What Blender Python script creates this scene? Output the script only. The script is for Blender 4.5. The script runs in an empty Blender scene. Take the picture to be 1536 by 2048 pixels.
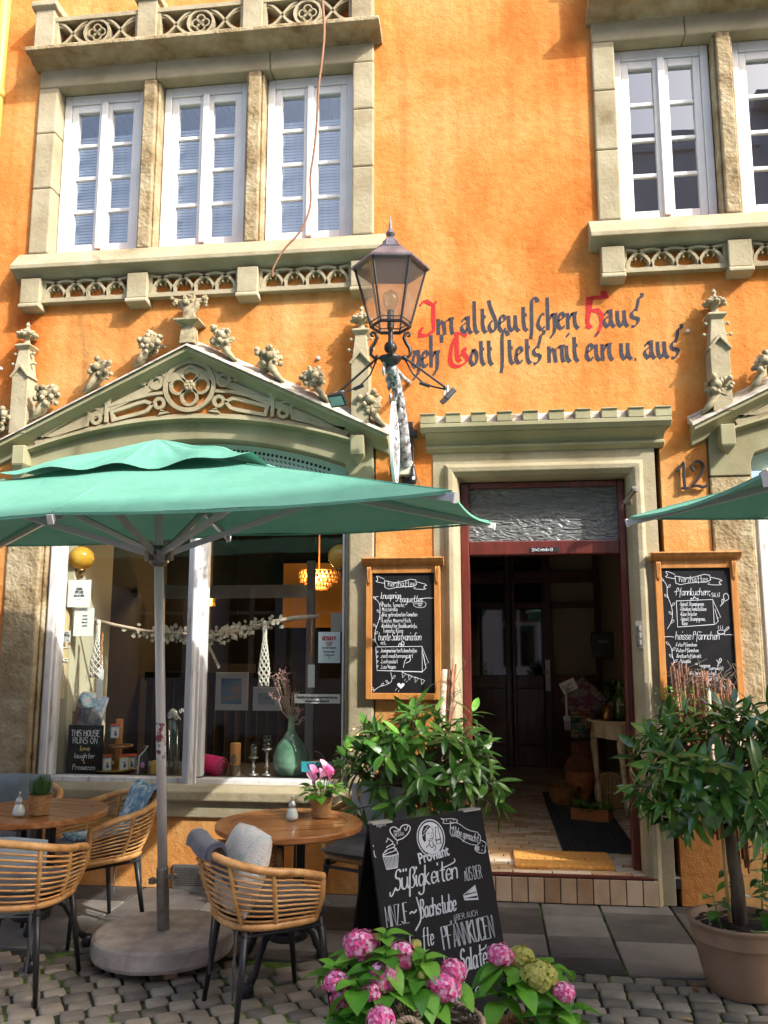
import bpy, bmesh, math, random
from mathutils import Vector, Matrix
from math import sin, cos, pi, radians, sqrt, atan2
R = random.Random(7)
sc = bpy.context.scene
COL = sc.collection
# ------------------------------------------------------------------ camera
FPX, NX, NY, CD, CH = 1700.0, 980.0, 1290.0, 5.588, 1.55
PITCH = math.atan((NY-1024)/FPX); YAW = math.atan((NX-768)*cos(PITCH)/FPX)
cd = bpy.data.cameras.new('camera'); cam = bpy.data.objects.new('camera', cd); COL.objects.link(cam)
cam.location = (0, -CD, CH); cam.rotation_euler = (pi/2+PITCH, 0, YAW)
cd.sensor_fit = 'VERTICAL'; cd.sensor_height = 24; cd.lens = 24*FPX/2048
cd.clip_start = .05; cd.clip_end = 500
sc.camera = cam
FW = Vector((-sin(YAW)*cos(PITCH), cos(YAW)*cos(PITCH), sin(PITCH)))
RT = Vector((cos(YAW), sin(YAW), 0)); UP = RT.cross(FW)
def ray(x, y): return FW + RT*((x-768)/FPX) - UP*((y-1024)/FPX)
def P(x, y, Y=0):                      # photo pixel -> point on the vertical plane Y
    d = ray(x, y); t = (Y+CD)/d.y; return Vector((0, -CD, CH)) + d*t
def G(x, y, z=0):                      # photo pixel -> point on the level plane z
    d = ray(x, y); t = (z-CH)/d.z; return Vector((0, -CD, CH)) + d*t
# ------------------------------------------------------------------ world, sun, exposure
SUN = Vector((1.0, -0.65, 0.90)).normalized()
w = bpy.data.worlds.new('World'); sc.world = w; w.use_nodes = True
nt = w.node_tree
sky = nt.nodes.new('ShaderNodeTexSky'); sky.sky_type = 'NISHITA'; sky.sun_disc = False
sky.sun_elevation = math.asin(SUN.z); sky.sun_rotation = atan2(SUN.x, SUN.y)
sky.air_density = 1.0; sky.dust_density = 6.0; sky.ozone_density = 1.5
bg = nt.nodes['Background']; bg.inputs[1].default_value = .15
nt.links.new(sky.outputs[0], bg.inputs[0])
sd = bpy.data.lights.new('sun', 'SUN'); sd.energy = 2.0; sd.angle = radians(.6); sd.color = (1, .97, .92)
so = bpy.data.objects.new('sun', sd); COL.objects.link(so)
so.rotation_euler = SUN.to_track_quat('Z', 'Y').to_euler(); so.location = (12, -10, 14)
sc.view_settings.view_transform = 'Standard'; sc.view_settings.look = 'None'
sc.view_settings.exposure = 1.68; sc.view_settings.gamma = 1
sc.cycles.max_bounces = 8; sc.cycles.transparent_max_bounces = 12
# ------------------------------------------------------------------ helpers
class MB:
    def __init__(s): s.v = []; s.f = []
    def add(s, vs, fs):
        n = len(s.v); s.v += [Vector(v) for v in vs]; s.f += [tuple(n+i for i in f) for f in fs]; return s
    def xf(s, M, n=0):
        for i in range(n, len(s.v)): s.v[i] = M @ s.v[i]
        return s
    def box(s, x0, x1, y0, y1, z0, z1, M=None):
        v = [Vector((x, y, z)) for z in (z0, z1) for y in (y0, y1) for x in (x0, x1)]
        if M: v = [M @ p for p in v]
        return s.add(v, [(0,2,3,1), (4,5,7,6), (0,1,5,4), (2,6,7,3), (0,4,6,2), (1,3,7,5)])
    def tube(s, pts, r, n=8, closed=False):
        pts = [Vector(p) for p in pts]; k = len(pts)
        rs = [r]*k if isinstance(r, (int, float)) else list(r)
        vs = []; nrm = None
        for i, p in enumerate(pts):
            if closed: t = pts[(i+1) % k]-pts[i-1]
            else: t = pts[min(i+1, k-1)]-pts[max(i-1, 0)]
            if t.length < 1e-9: t = Vector((0, 0, 1))
            t.normalize()
            if nrm is None:
                nrm = t.orthogonal().normalized()
            nrm = nrm - t*nrm.dot(t)
            if nrm.length < 1e-6: nrm = t.orthogonal()
            nrm.normalize(); b = t.cross(nrm)
            for j in range(n):
                a = 2*pi*j/n; vs.append(p+(nrm*cos(a)+b*sin(a))*rs[i])
        fs = []
        for i in range(k if closed else k-1):
            for j in range(n):
                a, b2 = i*n+j, i*n+(j+1) % n; c, d = ((i+1) % k)*n+(j+1) % n, ((i+1) % k)*n+j
                fs.append((a, b2, c, d))
        if not closed: fs += [tuple(range(n-1, -1, -1)), tuple((k-1)*n+j for j in range(n))]
        return s.add(vs, fs)
    def lathe(s, prof, n=24, c=(0, 0, 0), M=None, a0=0):
        vs = []; k = len(prof); c = Vector(c)
        for r, z in prof:
            for j in range(n):
                a = 2*pi*j/n+a0; p = Vector((max(r, 1e-4)*cos(a), max(r, 1e-4)*sin(a), z))
                vs.append((M @ p if M else p)+c)
        fs = [(i*n+j, i*n+(j+1) % n, (i+1)*n+(j+1) % n, (i+1)*n+j) for i in range(k-1) for j in range(n)]
        fs += [tuple(range(n-1, -1, -1)), tuple((k-1)*n+j for j in range(n))]
        return s.add(vs, fs)
    def ball(s, c, r, n=10, m=6, M=None):
        if isinstance(r, (int, float)): r = (r, r, r)
        c = Vector(c); vs = []
        for i in range(m+1):
            th = pi*i/m
            for j in range(n):
                a = 2*pi*j/n
                p = Vector((r[0]*max(sin(th), .01)*cos(a), r[1]*max(sin(th), .01)*sin(a), -r[2]*cos(th)))
                vs.append(c+(M @ p if M else p))
        return s.add(vs, [(i*n+j, i*n+(j+1) % n, (i+1)*n+(j+1) % n, (i+1)*n+j) for i in range(m) for j in range(n)])
    def extx(s, prof, x0, x1):
        k = len(prof)
        s.add([(x, y, z) for x in (x0, x1) for y, z in prof],
              [(i, (i+1) % k, k+(i+1) % k, k+i) for i in range(k)]+[tuple(range(k-1, -1, -1)), tuple(range(k, 2*k))])
        return s
    def prism(s, poly, y0, y1):
        k = len(poly)
        return s.add([(x, y, z) for y in (y0, y1) for x, z in poly],
              [(i, (i+1) % k, k+(i+1) % k, k+i) for i in range(k)]+[tuple(range(k-1, -1, -1)), tuple(range(k, 2*k))])
    def rib(s, pts, wd, y0, y1, closed=False):
        pts = [Vector((p[0], p[1])) for p in pts]; k = len(pts); vs = []
        ws = [wd]*k if isinstance(wd, (int, float)) else wd
        for i in range(k):
            if closed: a, b = pts[i-1], pts[(i+1) % k]
            else: a, b = pts[max(i-1, 0)], pts[min(i+1, k-1)]
            t = b-a; t = t.normalized() if t.length > 1e-9 else Vector((1, 0)); nn = Vector((-t.y, t.x))
            if closed or 0 < i < k-1:
                e = (pts[i]-pts[i-1]); e = e.normalized() if e.length > 1e-9 else t
                m = 1/max(.5, abs(nn.dot(Vector((-e.y, e.x)))))
            else: m = 1
            for sg in (-.5, .5):
                q = pts[i]+nn*ws[i]*sg*m
                vs += [(q.x, y0, q.y), (q.x, y1, q.y)]
        fs = []
        for i in range(k if closed else k-1):
            a, b = 4*i, 4*((i+1) % k)
            fs += [(a, b, b+2, a+2), (a+1, a+3, b+3, b+1), (a, a+1, b+1, b), (a+2, b+2, b+3, a+3)]
        if not closed: fs += [(0, 2, 3, 1), (4*k-4, 4*k-3, 4*k-1, 4*k-2)]
        return s.add(vs, fs)
    def grid(s, fn, nu, nv, cu=False):
        nn = nu if cu else nu+1
        vs = [fn(i/nu, j/nv) for j in range(nv+1) for i in range(nn)]
        fs = [(j*nn+i, j*nn+(i+1) % nn, (j+1)*nn+(i+1) % nn, (j+1)*nn+i) for j in range(nv) for i in range(nu)]
        return s.add(vs, fs)
    def leaf(s, p, d, up, L, wd, bend=.25, fold=.25, n=4, tip=.9):
        p = Vector(p); d = Vector(d).normalized(); side = d.cross(Vector(up))
        if side.length < 1e-4: side = d.orthogonal()
        side.normalize(); nm = side.cross(d); vs = []
        for i in range(n+1):
            t = i/n; hw = wd*.5*(sin(pi*min(1, t**tip))**.8 if 0 < t < 1 else .03)
            c = p+d*L*(t-.12*bend*t*t)-nm*L*bend*t*t
            vs += [c-side*hw+nm*hw*fold, c, c+side*hw+nm*hw*fold]
        fs = []
        for i in range(n): a = 3*i; fs += [(a, a+1, a+4, a+3), (a+1, a+2, a+5, a+4)]
        return s.add(vs, fs)
    def ico(s, c, r, M=None):
        return s.ball(c, r, 6, 4, M)
def arc(cx, cz, r, a0, a1, n=12, rz=None):
    rz = r if rz is None else rz
    return [(cx+r*cos(radians(a0+(a1-a0)*i/n)), cz+rz*sin(radians(a0+(a1-a0)*i/n))) for i in range(n+1)]
def obj(name, mb, m, parent=None, smooth=False, bevel=0, recalc=True, loc=None, rot=None, mods=None):
    me = bpy.data.meshes.new(name)
    if isinstance(mb, MB):
        me.from_pydata([tuple(v) for v in mb.v], [], mb.f)
        if recalc:
            bm = bmesh.new(); bm.from_mesh(me); bmesh.ops.recalc_face_normals(bm, faces=bm.faces); bm.to_mesh(me); bm.free()
    else: me = mb
    if m: me.materials.append(m)
    if smooth: me.polygons.foreach_set('use_smooth', [True]*len(me.polygons))
    o = bpy.data.objects.new(name, me); COL.objects.link(o)
    if parent: o.parent = parent
    if loc is not None: o.location = loc
    if rot is not None: o.rotation_euler = rot
    if bevel:
        b = o.modifiers.new('bevel', 'BEVEL'); b.width = bevel; b.segments = 2; b.limit_method = 'ANGLE'; b.angle_limit = radians(40)
    return o
def tag(o, label, cat, group=None):
    o['label'] = label; o['category'] = cat
    if group: o['group'] = group
    return o
def thing(name, label, cat, loc=(0, 0, 0), rz=0, group=None):
    o = bpy.data.objects.new(name, None); COL.objects.link(o); o.empty_display_size = .1
    o.location = loc; o.rotation_euler = (0, 0, rz); return tag(o, label, cat, group)
def struct(name, mb, m, **k):
    o = obj(name, mb, m, **k); o['kind'] = 'structure'; return o
def dup(root, loc, rz, label, group=None):
    r = root.copy(); COL.objects.link(r); r.location = loc; r.rotation_euler = (0, 0, rz); r['label'] = label
    if group: r['group'] = group
    for ch in list(root.children):
        c = ch.copy(); COL.objects.link(c); c.parent = r
        for g in list(ch.children):
            d = g.copy(); COL.objects.link(d); d.parent = c
    return r
# ------------------------------------------------------------------ materials
def mat(n, c, rough=.6, metal=0, ramp=None, vs=4, det=5, st=(1, 1, 1), bs=0, bd=.3, bdist=.004, coat=0, spec=.5,
        transl=0, emis=None, es=1, b2=0, sheen=0, gen=False, dist=0):
    m = bpy.data.materials.new(n); m.use_nodes = True; t = m.node_tree; N = t.nodes; L = t.links
    b = N['Principled BSDF']; b.inputs['Base Color'].default_value = (*c, 1); b.inputs['Roughness'].default_value = rough
    b.inputs['Metallic'].default_value = metal; b.inputs['Coat Weight'].default_value = coat; b.inputs['Specular IOR Level'].default_value = spec
    b.inputs['Sheen Weight'].default_value = sheen
    tc = N.new('ShaderNodeTexCoord'); mp = N.new('ShaderNodeMapping'); mp.inputs['Scale'].default_value = st
    L.new(tc.outputs['Generated' if gen else 'Object'], mp.inputs[0])
    if ramp:
        nz = N.new('ShaderNodeTexNoise'); nz.inputs['Scale'].default_value = vs; nz.inputs['Detail'].default_value = det
        nz.inputs['Roughness'].default_value = .6; nz.inputs['Distortion'].default_value = dist
        L.new(mp.outputs[0], nz.inputs[0]); cr = N.new('ShaderNodeValToRGB'); L.new(nz.outputs[0], cr.inputs[0])
        e = cr.color_ramp.elements
        while len(e) < len(ramp): e.new(.5)
        for k, (p, cc) in enumerate(ramp): e[k].position = p; e[k].color = (*cc, 1)
        L.new(cr.outputs[0], b.inputs['Base Color'])
    if bs:
        bn = N.new('ShaderNodeTexNoise'); bn.inputs['Scale'].default_value = bs; bn.inputs['Detail'].default_value = 4
        L.new(mp.outputs[0], bn.inputs[0]); bu = N.new('ShaderNodeBump'); bu.inputs['Strength'].default_value = bd; bu.inputs['Distance'].default_value = bdist
        L.new(bn.outputs[0], bu.inputs['Height']); last = bu
        if b2:
            bn2 = N.new('ShaderNodeTexNoise'); bn2.inputs['Scale'].default_value = b2; bn2.inputs['Detail'].default_value = 3
            L.new(mp.outputs[0], bn2.inputs[0]); bu2 = N.new('ShaderNodeBump'); bu2.inputs['Strength'].default_value = bd*.6; bu2.inputs['Distance'].default_value = bdist*4
            L.new(bn2.outputs[0], bu2.inputs['Height']); L.new(bu.outputs[0], bu2.inputs['Normal']); last = bu2
        L.new(last.outputs[0], b.inputs['Normal'])
    if emis:
        b.inputs['Emission Color'].default_value = (*emis, 1); b.inputs['Emission Strength'].default_value = es
    if transl:
        tr = N.new('ShaderNodeBsdfTranslucent'); mx = N.new('ShaderNodeMixShader'); mx.inputs[0].default_value = transl
        if ramp: L.new(cr.outputs[0], tr.inputs[0])
        else: tr.inputs[0].default_value = (*c, 1)
        L.new(b.outputs[0], mx.inputs[1]); L.new(tr.outputs[0], mx.inputs[2]); L.new(mx.outputs[0], N['Material Output'].inputs[0])
    return m
def glassmat(n, tint=(1, 1, 1), refl=.06, rough=0, ior=1.45, bump=0, bs=40, haze=0):
    m = bpy.data.materials.new(n); m.use_nodes = True; t = m.node_tree; N = t.nodes; L = t.links
    N.remove(N['Principled BSDF'])
    tr = N.new('ShaderNodeBsdfTransparent'); tr.inputs[0].default_value = (*tint, 1)
    gl = N.new('ShaderNodeBsdfGlossy'); gl.inputs['Roughness'].default_value = rough
    fr = N.new('ShaderNodeFresnel'); fr.inputs[0].default_value = ior
    ad = N.new('ShaderNodeMath'); ad.operation = 'ADD'; ad.use_clamp = True; ad.inputs[1].default_value = refl
    ge = N.new('ShaderNodeNewGeometry'); io = N.new('ShaderNodeMapRange'); io.inputs[3].default_value = ior; io.inputs[4].default_value = 1/ior
    L.new(ge.outputs['Backfacing'], io.inputs[0]); L.new(io.outputs[0], fr.inputs[0])   # same reflectance from both sides of a thin pane
    L.new(fr.outputs[0], ad.inputs[0]); mx = N.new('ShaderNodeMixShader')
    L.new(ad.outputs[0], mx.inputs[0]); L.new(tr.outputs[0], mx.inputs[1]); L.new(gl.outputs[0], mx.inputs[2])
    L.new(mx.outputs[0], N['Material Output'].inputs[0])
    if haze:                                # frosted pane: pale diffuse layer mixed in
        df_ = N.new('ShaderNodeBsdfTranslucent'); df_.inputs[0].default_value = (.7, .69, .68, 1); d2 = N.new('ShaderNodeBsdfDiffuse'); d2.inputs[0].default_value = (.58, .57, .57, 1); ma = N.new('ShaderNodeMixShader'); mb = N.new('ShaderNodeMixShader'); mb.inputs[0].default_value = haze
        L.new(df_.outputs[0], ma.inputs[1]); L.new(d2.outputs[0], ma.inputs[2]); L.new(mx.outputs[0], mb.inputs[1]); L.new(ma.outputs[0], mb.inputs[2]); L.new(mb.outputs[0], N['Material Output'].inputs[0])
    if bump:
        tc = N.new('ShaderNodeTexCoord'); nz = N.new('ShaderNodeTexNoise'); nz.inputs['Scale'].default_value = bs
        L.new(tc.outputs['Object'], nz.inputs[0]); bu = N.new('ShaderNodeBump'); bu.inputs['Strength'].default_value = bump; bu.inputs['Distance'].default_value = .01
        L.new(nz.outputs[0], bu.inputs['Height']); L.new(bu.outputs[0], gl.inputs['Normal'])
    return m
M = {}
M['plaster'] = mat('orange_plaster', (.7, .25, .04), .9, ramp=[(.25, (0.45, 0.115, 0.020)), (.38, (0.535, 0.182, 0.038)), (.52, (0.57, 0.255, 0.072)), (.70, (0.615, 0.36, 0.14))], vs=1.1, det=10, bs=85, bd=.5, bdist=.006, b2=22, spec=.15, dist=.6)
M['stone'] = mat('painted_stone', (.45, .41, .27), .85, ramp=[(.22, (0.151, 0.105, 0.050)), (.36, (0.286, 0.239, 0.147)), (.55, (0.361, 0.315, 0.206)), (.75, (0.445, 0.399, 0.277))], vs=2.6, det=10, bs=45, bd=.5, bdist=.006, b2=8, spec=.25)
M['stone_worn'] = mat('worn_stone', (.4, .33, .18), .9, ramp=[(.25, (0.101, 0.063, 0.025)), (.42, (0.269, 0.202, 0.109)), (.58, (0.370, 0.302, 0.185)), (.78, (0.479, 0.412, 0.286))], vs=5, det=11, bs=40, bd=.8, bdist=.012, b2=9, spec=.2)
M['stone_green'] = mat('olive_painted_stone', (.33, .34, .18), .8, ramp=[(.25, (0.189, 0.163, 0.086)), (.5, (0.292, 0.271, 0.159)), (.75, (0.378, 0.353, 0.224))], vs=2.2, det=9, bs=40, bd=.3, bdist=.004, spec=.3)
M['lead'] = mat('weathered_coping', (.5, .46, .4), .8, ramp=[(.3, (0.170, 0.111, 0.068)), (.5, (0.425, 0.391, 0.323)), (.7, (0.527, 0.493, 0.425))], vs=9, det=9, st=(1, 3, 3), bs=60, bd=.4)
M['carved'] = mat('carved_stone', (.4, .33, .2), .85, ramp=[(.3, (0.114, 0.079, 0.044)), (.5, (0.317, 0.264, 0.158)), (.7, (0.458, 0.396, 0.264))], vs=16, det=6, bs=70, bd=.5)
M['white'] = mat('white_paint', (.8, .8, .78), .45, ramp=[(.3, (0.619, 0.619, 0.602)), (.6, (0.705, 0.705, 0.688))], vs=5, bs=30, bd=.06)
M['oldwhite'] = mat('old_white_paint', (.74, .73, .70), .5, ramp=[(.32, (0.370, 0.334, 0.290)), (.42, (0.598, 0.590, 0.581)), (.7, (0.704, 0.695, 0.686))], vs=7, det=8, st=(3, 3, .6), bs=40, bd=.2)
M['mahog'] = mat('mahogany', (.16, .03, .018), .35, ramp=[(.3, (.06, .011, .009)), (.6, (.13, .022, .014)), (.8, (.19, .036, .02))], vs=5, st=(6, 6, .5), det=7, bs=20, bd=.08, coat=.3)
M['darkwood'] = mat('dark_door_wood', (.05, .016, .01), .35, ramp=[(.3, (.09, .03, .018)), (.7, (.19, .065, .035))], vs=5, st=(6, 6, .6), coat=.2)
M['oak'] = mat('honey_wood', (.55, .24, .06), .5, ramp=[(.3, (0.378, 0.144, 0.027)), (.55, (0.522, 0.225, 0.054)), (.75, (0.594, 0.297, 0.090))], vs=5, st=(5, 5, .7), det=8, bs=30, bd=.1, coat=.15)
M['table'] = mat('teak_tabletop', (.3, .12, .04), .35, ramp=[(.28, (.17, .055, .016)), (.5, (.37, .145, .045)), (.72, (.48, .23, .09))], vs=4, st=(1, 9, 9), det=9, bs=25, bd=.15, coat=.35)
M['rattan'] = mat('rattan', (.5, .25, .09), .45, ramp=[(.3, (.36, .16, .045)), (.48, (.62, .32, .105)), (.7, (.74, .44, .18))], vs=14, det=5, bs=120, bd=.2, coat=.1)
M['black'] = mat('black_metal', (.016, .016, .018), .4, bs=60, bd=.05)
M['iron'] = mat('dark_iron', (.02, .018, .018), .45, metal=.2, ramp=[(.3, (.012, .011, .011)), (.7, (.035, .03, .032))], vs=10, bs=60, bd=.1)
M['roofmetal'] = mat('lantern_roof_metal', (.09, .08, .09), .4, metal=.6, ramp=[(.3, (.10, .09, .11)), (.7, (.30, .27, .31))], vs=8)
M['canopy'] = mat('turquoise_canvas', (.085, .36, .27), .8, ramp=[(.3, (0.097, 0.290, 0.210)), (.5, (0.130, 0.353, 0.260)), (.75, (0.151, 0.378, 0.286))], vs=2.5, bs=30, bd=.22, bdist=.012, transl=.05, spec=.2, b2=5)
M['alu'] = mat('grey_aluminium', (.5, .5, .5), .35, metal=.6, bs=30, bd=.04)
M['steel'] = mat('dull_steel', (.3, .29, .28), .4, metal=.8, ramp=[(.3, (.2, .19, .18)), (.7, (.36, .35, .33))], vs=12)
M['granite'] = mat('pale_granite', (.3, .27, .25), .75, ramp=[(.3, (.28, .245, .22)), (.5, (.44, .39, .35)), (.68, (.6, .55, .5))], vs=9, det=14, bs=80, bd=.3)
M['slab'] = mat('basalt_slab', (.075, .072, .07), .6, ramp=[(.28, (.04, .037, .034)), (.48, (.095, .088, .08)), (.72, (.19, .175, .155))], vs=4, det=13, bs=45, bd=.5, bdist=.004, b2=9, dist=.8)
M['cobble'] = mat('cobble_stone', (.13, .12, .10), .7, ramp=[(.22, (.10, .09, .078)), (.45, (.23, .205, .16)), (.62, (.31, .27, .205)), (.8, (.42, .385, .32))], vs=8, det=8, bs=70, bd=.4, bdist=.004)
M['joint'] = mat('mossy_joint', (.03, .03, .025), .95, ramp=[(.44, (.022, .02, .017)), (.51, (.035, .04, .018)), (.57, (.10, .19, .02))], vs=2.4, det=8, bs=90, bd=.6, bdist=.006)
M['tile'] = mat('glazed_tile', (.5, .38, .25), .3, ramp=[(.3, (0.475, 0.275, 0.133)), (.5, (0.646, 0.494, 0.332)), (.7, (0.703, 0.627, 0.513))], vs=4.5, det=3, coat=.3)
M['steptile'] = mat('step_tile', (.4, .28, .18), .5, ramp=[(.3, (.26, .15, .08)), (.5, (.40, .28, .18)), (.7, (.5, .38, .27))], vs=7, det=9, bs=50, bd=.1)
M['grout'] = mat('dark_grout', (.03, .025, .022), .9)
M['coir'] = mat('coir_mat', (.62, .27, .05), .95, ramp=[(.3, (.58, .24, .045)), (.6, (.80, .40, .09))], vs=40, bs=260, bd=.9, bdist=.01)
M['rubber'] = mat('rubber_mat', (.03, .03, .03), .5, bs=60, bd=.3)
M['chalkb'] = mat('blackboard', (.01, .01, .012), .6, ramp=[(.35, (.006, .006, .0075)), (.65, (.013, .013, .0155))], vs=4, det=7, dist=1, spec=.22)
M['chalk'] = mat('chalk_white', (.68, .71, .76), .9)
M['yellowchalk'] = mat('chalk_yellow', (.7, .62, .2), .9)
M['letter'] = mat('dark_lettering', (.03, .028, .04), .85, ramp=[(.35, (.025, .024, .035)), (.6, (.04, .036, .05)), (.75, (.10, .06, .05))], vs=30, bs=75, bd=.6, bdist=.006)
M['redlet'] = mat('red_lettering', (.42, .008, .006), .8, bs=75, bd=.6, bdist=.006)
M['leaf'] = mat('laurel_leaf', (.035, .11, .025), .22, ramp=[(.3, (.045, .14, .026)), (.5, (.085, .235, .04)), (.72, (.19, .40, .065))], vs=9, det=3, coat=.45, transl=.1, spec=.6)
M['hleaf'] = mat('hydrangea_leaf', (.08, .26, .03), .42, ramp=[(.3, (.06, .22, .02)), (.5, (.12, .36, .03)), (.72, (.19, .47, .05))], vs=10, det=3, bs=70, bd=.3, transl=.25)
M['grassleaf'] = mat('grass_leaf', (.05, .15, .025), .5, transl=.2)
M['bark'] = mat('bark', (.12, .09, .06), .9, ramp=[(.3, (.06, .045, .03)), (.7, (.20, .16, .11))], vs=14, st=(1, 1, .3), bs=40, bd=.8, bdist=.01)
M['twig'] = mat('willow_twig', (.22, .09, .045), .7, ramp=[(.3, (.10, .035, .02)), (.5, (.23, .09, .045)), (.75, (.38, .2, .1))], vs=12, bs=60, bd=.3)
M['bamboo'] = mat('cane_stake', (.55, .38, .16), .5)
M['claypot'] = mat('taupe_clay', (.28, .20, .15), .6, ramp=[(.3, (.30, .19, .12)), (.6, (.41, .275, .18)), (.8, (.48, .35, .245))], vs=5, det=8, bs=50, bd=.15)
M['soil'] = mat('soil', (.03, .02, .014), .95, bs=90, bd=.9, bdist=.02)
M['pink'] = mat('pink_petal', (.75, .08, .3), .6, ramp=[(.3, (.82, .09, .32)), (.5, (.86, .24, .52)), (.72, (.9, .58, .74))], vs=9, det=2, transl=.25)
M['lime'] = mat('lime_petal', (.5, .5, .1), .6, ramp=[(.3, (.40, .42, .06)), (.7, (.66, .62, .2))], vs=20, transl=.2)
M['straw'] = mat('woven_straw', (.45, .24, .085), .8, ramp=[(.35, (.32, .15, .045)), (.65, (.52, .29, .11))], vs=30, st=(1, 1, 3), bs=110, bd=.8, bdist=.006)
M['wicker'] = mat('pale_wicker', (.52, .4, .28), .7, ramp=[(.3, (.36, .25, .15)), (.7, (.62, .5, .37))], vs=16, bs=80, bd=.3)
M['bwicker'] = mat('brown_wicker', (.3, .14, .05), .7, ramp=[(.3, (.17, .07, .025)), (.7, (.4, .2, .07))], vs=16, bs=80, bd=.3)
M['grey'] = mat('charcoal_fabric', (.06, .06, .066), .95, ramp=[(.3, (.045, .045, .05)), (.7, (.075, .075, .083))], vs=30, bs=300, bd=.5, sheen=.3)
M['ltgrey'] = mat('grey_blue_fabric', (.22, .27, .29), .9, ramp=[(.3, (.17, .21, .23)), (.7, (.27, .32, .34))], vs=6, bs=300, bd=.4, b2=14)
M['navy'] = mat('slate_fleece', (.055, .065, .10), .95, bs=300, bd=.5, sheen=.4)
M['cream'] = mat('cream_knit', (.62, .60, .52), .95, ramp=[(.36, (.50, .62, .55)), (.46, (.76, .73, .66))], vs=14, bs=160, bd=.8, bdist=.008)
M['blue'] = mat('blue_blanket', (.25, .42, .5), .95, ramp=[(.4, (.09, .24, .38)), (.52, (.25, .42, .5)), (.62, (.6, .7, .7))], vs=22, st=(1, 1, 1), bs=160, bd=.7)
M['paper'] = mat('paper', (.72, .74, .72), .8)
M['bluepaper'] = mat('bluish_paper', (.55, .68, .75), .8)
M['teal'] = mat('teal_card', (.04, .35, .45), .6)
M['ybulb'] = mat('yellow_glass_globe', (.75, .42, .04), .12, coat=.6, transl=.35, ramp=[(.3, (.7, .38, .03)), (.7, (.8, .48, .06))], vs=3)
M['brass'] = mat('aged_brass', (.35, .2, .07), .3, metal=.9)
M['shopglass'] = glassmat('shop_glass', (.93, .96, .94), .0, 0)
M['winglass'] = glassmat('window_glass', (.9, .93, .97), .22, 0, bump=.06, bs=2.2)
M['lampglass'] = glassmat('lantern_glass', (.84, .8, .78), .07, .06, haze=.11)
M['clear'] = glassmat('clear_glass', (.85, .9, .88), .05, .02)
M['blind'] = mat('blind_slats', (.42, .47, .54), .5)
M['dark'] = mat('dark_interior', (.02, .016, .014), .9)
M['wallint'] = mat('hall_wall', (.62, .56, .44), .9, bs=20, bd=.1)
M['street'] = mat('far_cobbles', (.3, .27, .23), .8, ramp=[(.3, (.2, .18, .15)), (.6, (.33, .30, .25))], vs=9, bs=8, bd=.6, bdist=.02)
T = M['plaster'].node_tree; cr_ = [x for x in T.nodes if x.type == 'VALTORGB'][0]      # rain streaks and old patches in the paint
tc = T.nodes.new('ShaderNodeTexCoord'); mp = T.nodes.new('ShaderNodeMapping'); mp.inputs['Scale'].default_value = (5, 5, .35); nz = T.nodes.new('ShaderNodeTexNoise'); nz.inputs['Scale'].default_value = 1.6; nz.inputs['Detail'].default_value = 8
r2 = T.nodes.new('ShaderNodeValToRGB'); r2.color_ramp.elements[0].position = .33; r2.color_ramp.elements[0].color = (.80, .70, .58, 1); r2.color_ramp.elements[1].position = .55; r2.color_ramp.elements[1].color = (1, 1, 1, 1)
n3 = T.nodes.new('ShaderNodeTexNoise'); n3.inputs['Scale'].default_value = 14; n3.inputs['Detail'].default_value = 10; r3_ = T.nodes.new('ShaderNodeValToRGB'); r3_.color_ramp.elements[0].position = .38; r3_.color_ramp.elements[0].color = (.86, .76, .66, 1); r3_.color_ramp.elements[1].position = .5; r3_.color_ramp.elements[1].color = (1, 1, 1, 1)
m1 = T.nodes.new('ShaderNodeMix'); m1.data_type = 'RGBA'; m1.blend_type = 'MULTIPLY'; m1.inputs[0].default_value = .7; m2 = T.nodes.new('ShaderNodeMix'); m2.data_type = 'RGBA'; m2.blend_type = 'MULTIPLY'; m2.inputs[0].default_value = .45
L = T.links; L.new(tc.outputs['Object'], mp.inputs[0]); L.new(mp.outputs[0], nz.inputs[0]); L.new(nz.outputs[0], r2.inputs[0]); L.new(tc.outputs['Object'], n3.inputs[0]); L.new(n3.outputs[0], r3_.inputs[0])
L.new(cr_.outputs[0], m1.inputs[6]); L.new(r2.outputs[0], m1.inputs[7]); L.new(m1.outputs[2], m2.inputs[6]); L.new(r3_.outputs[0], m2.inputs[7]); L.new(m2.outputs[2], T.nodes['Principled BSDF'].inputs['Base Color'])
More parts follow.
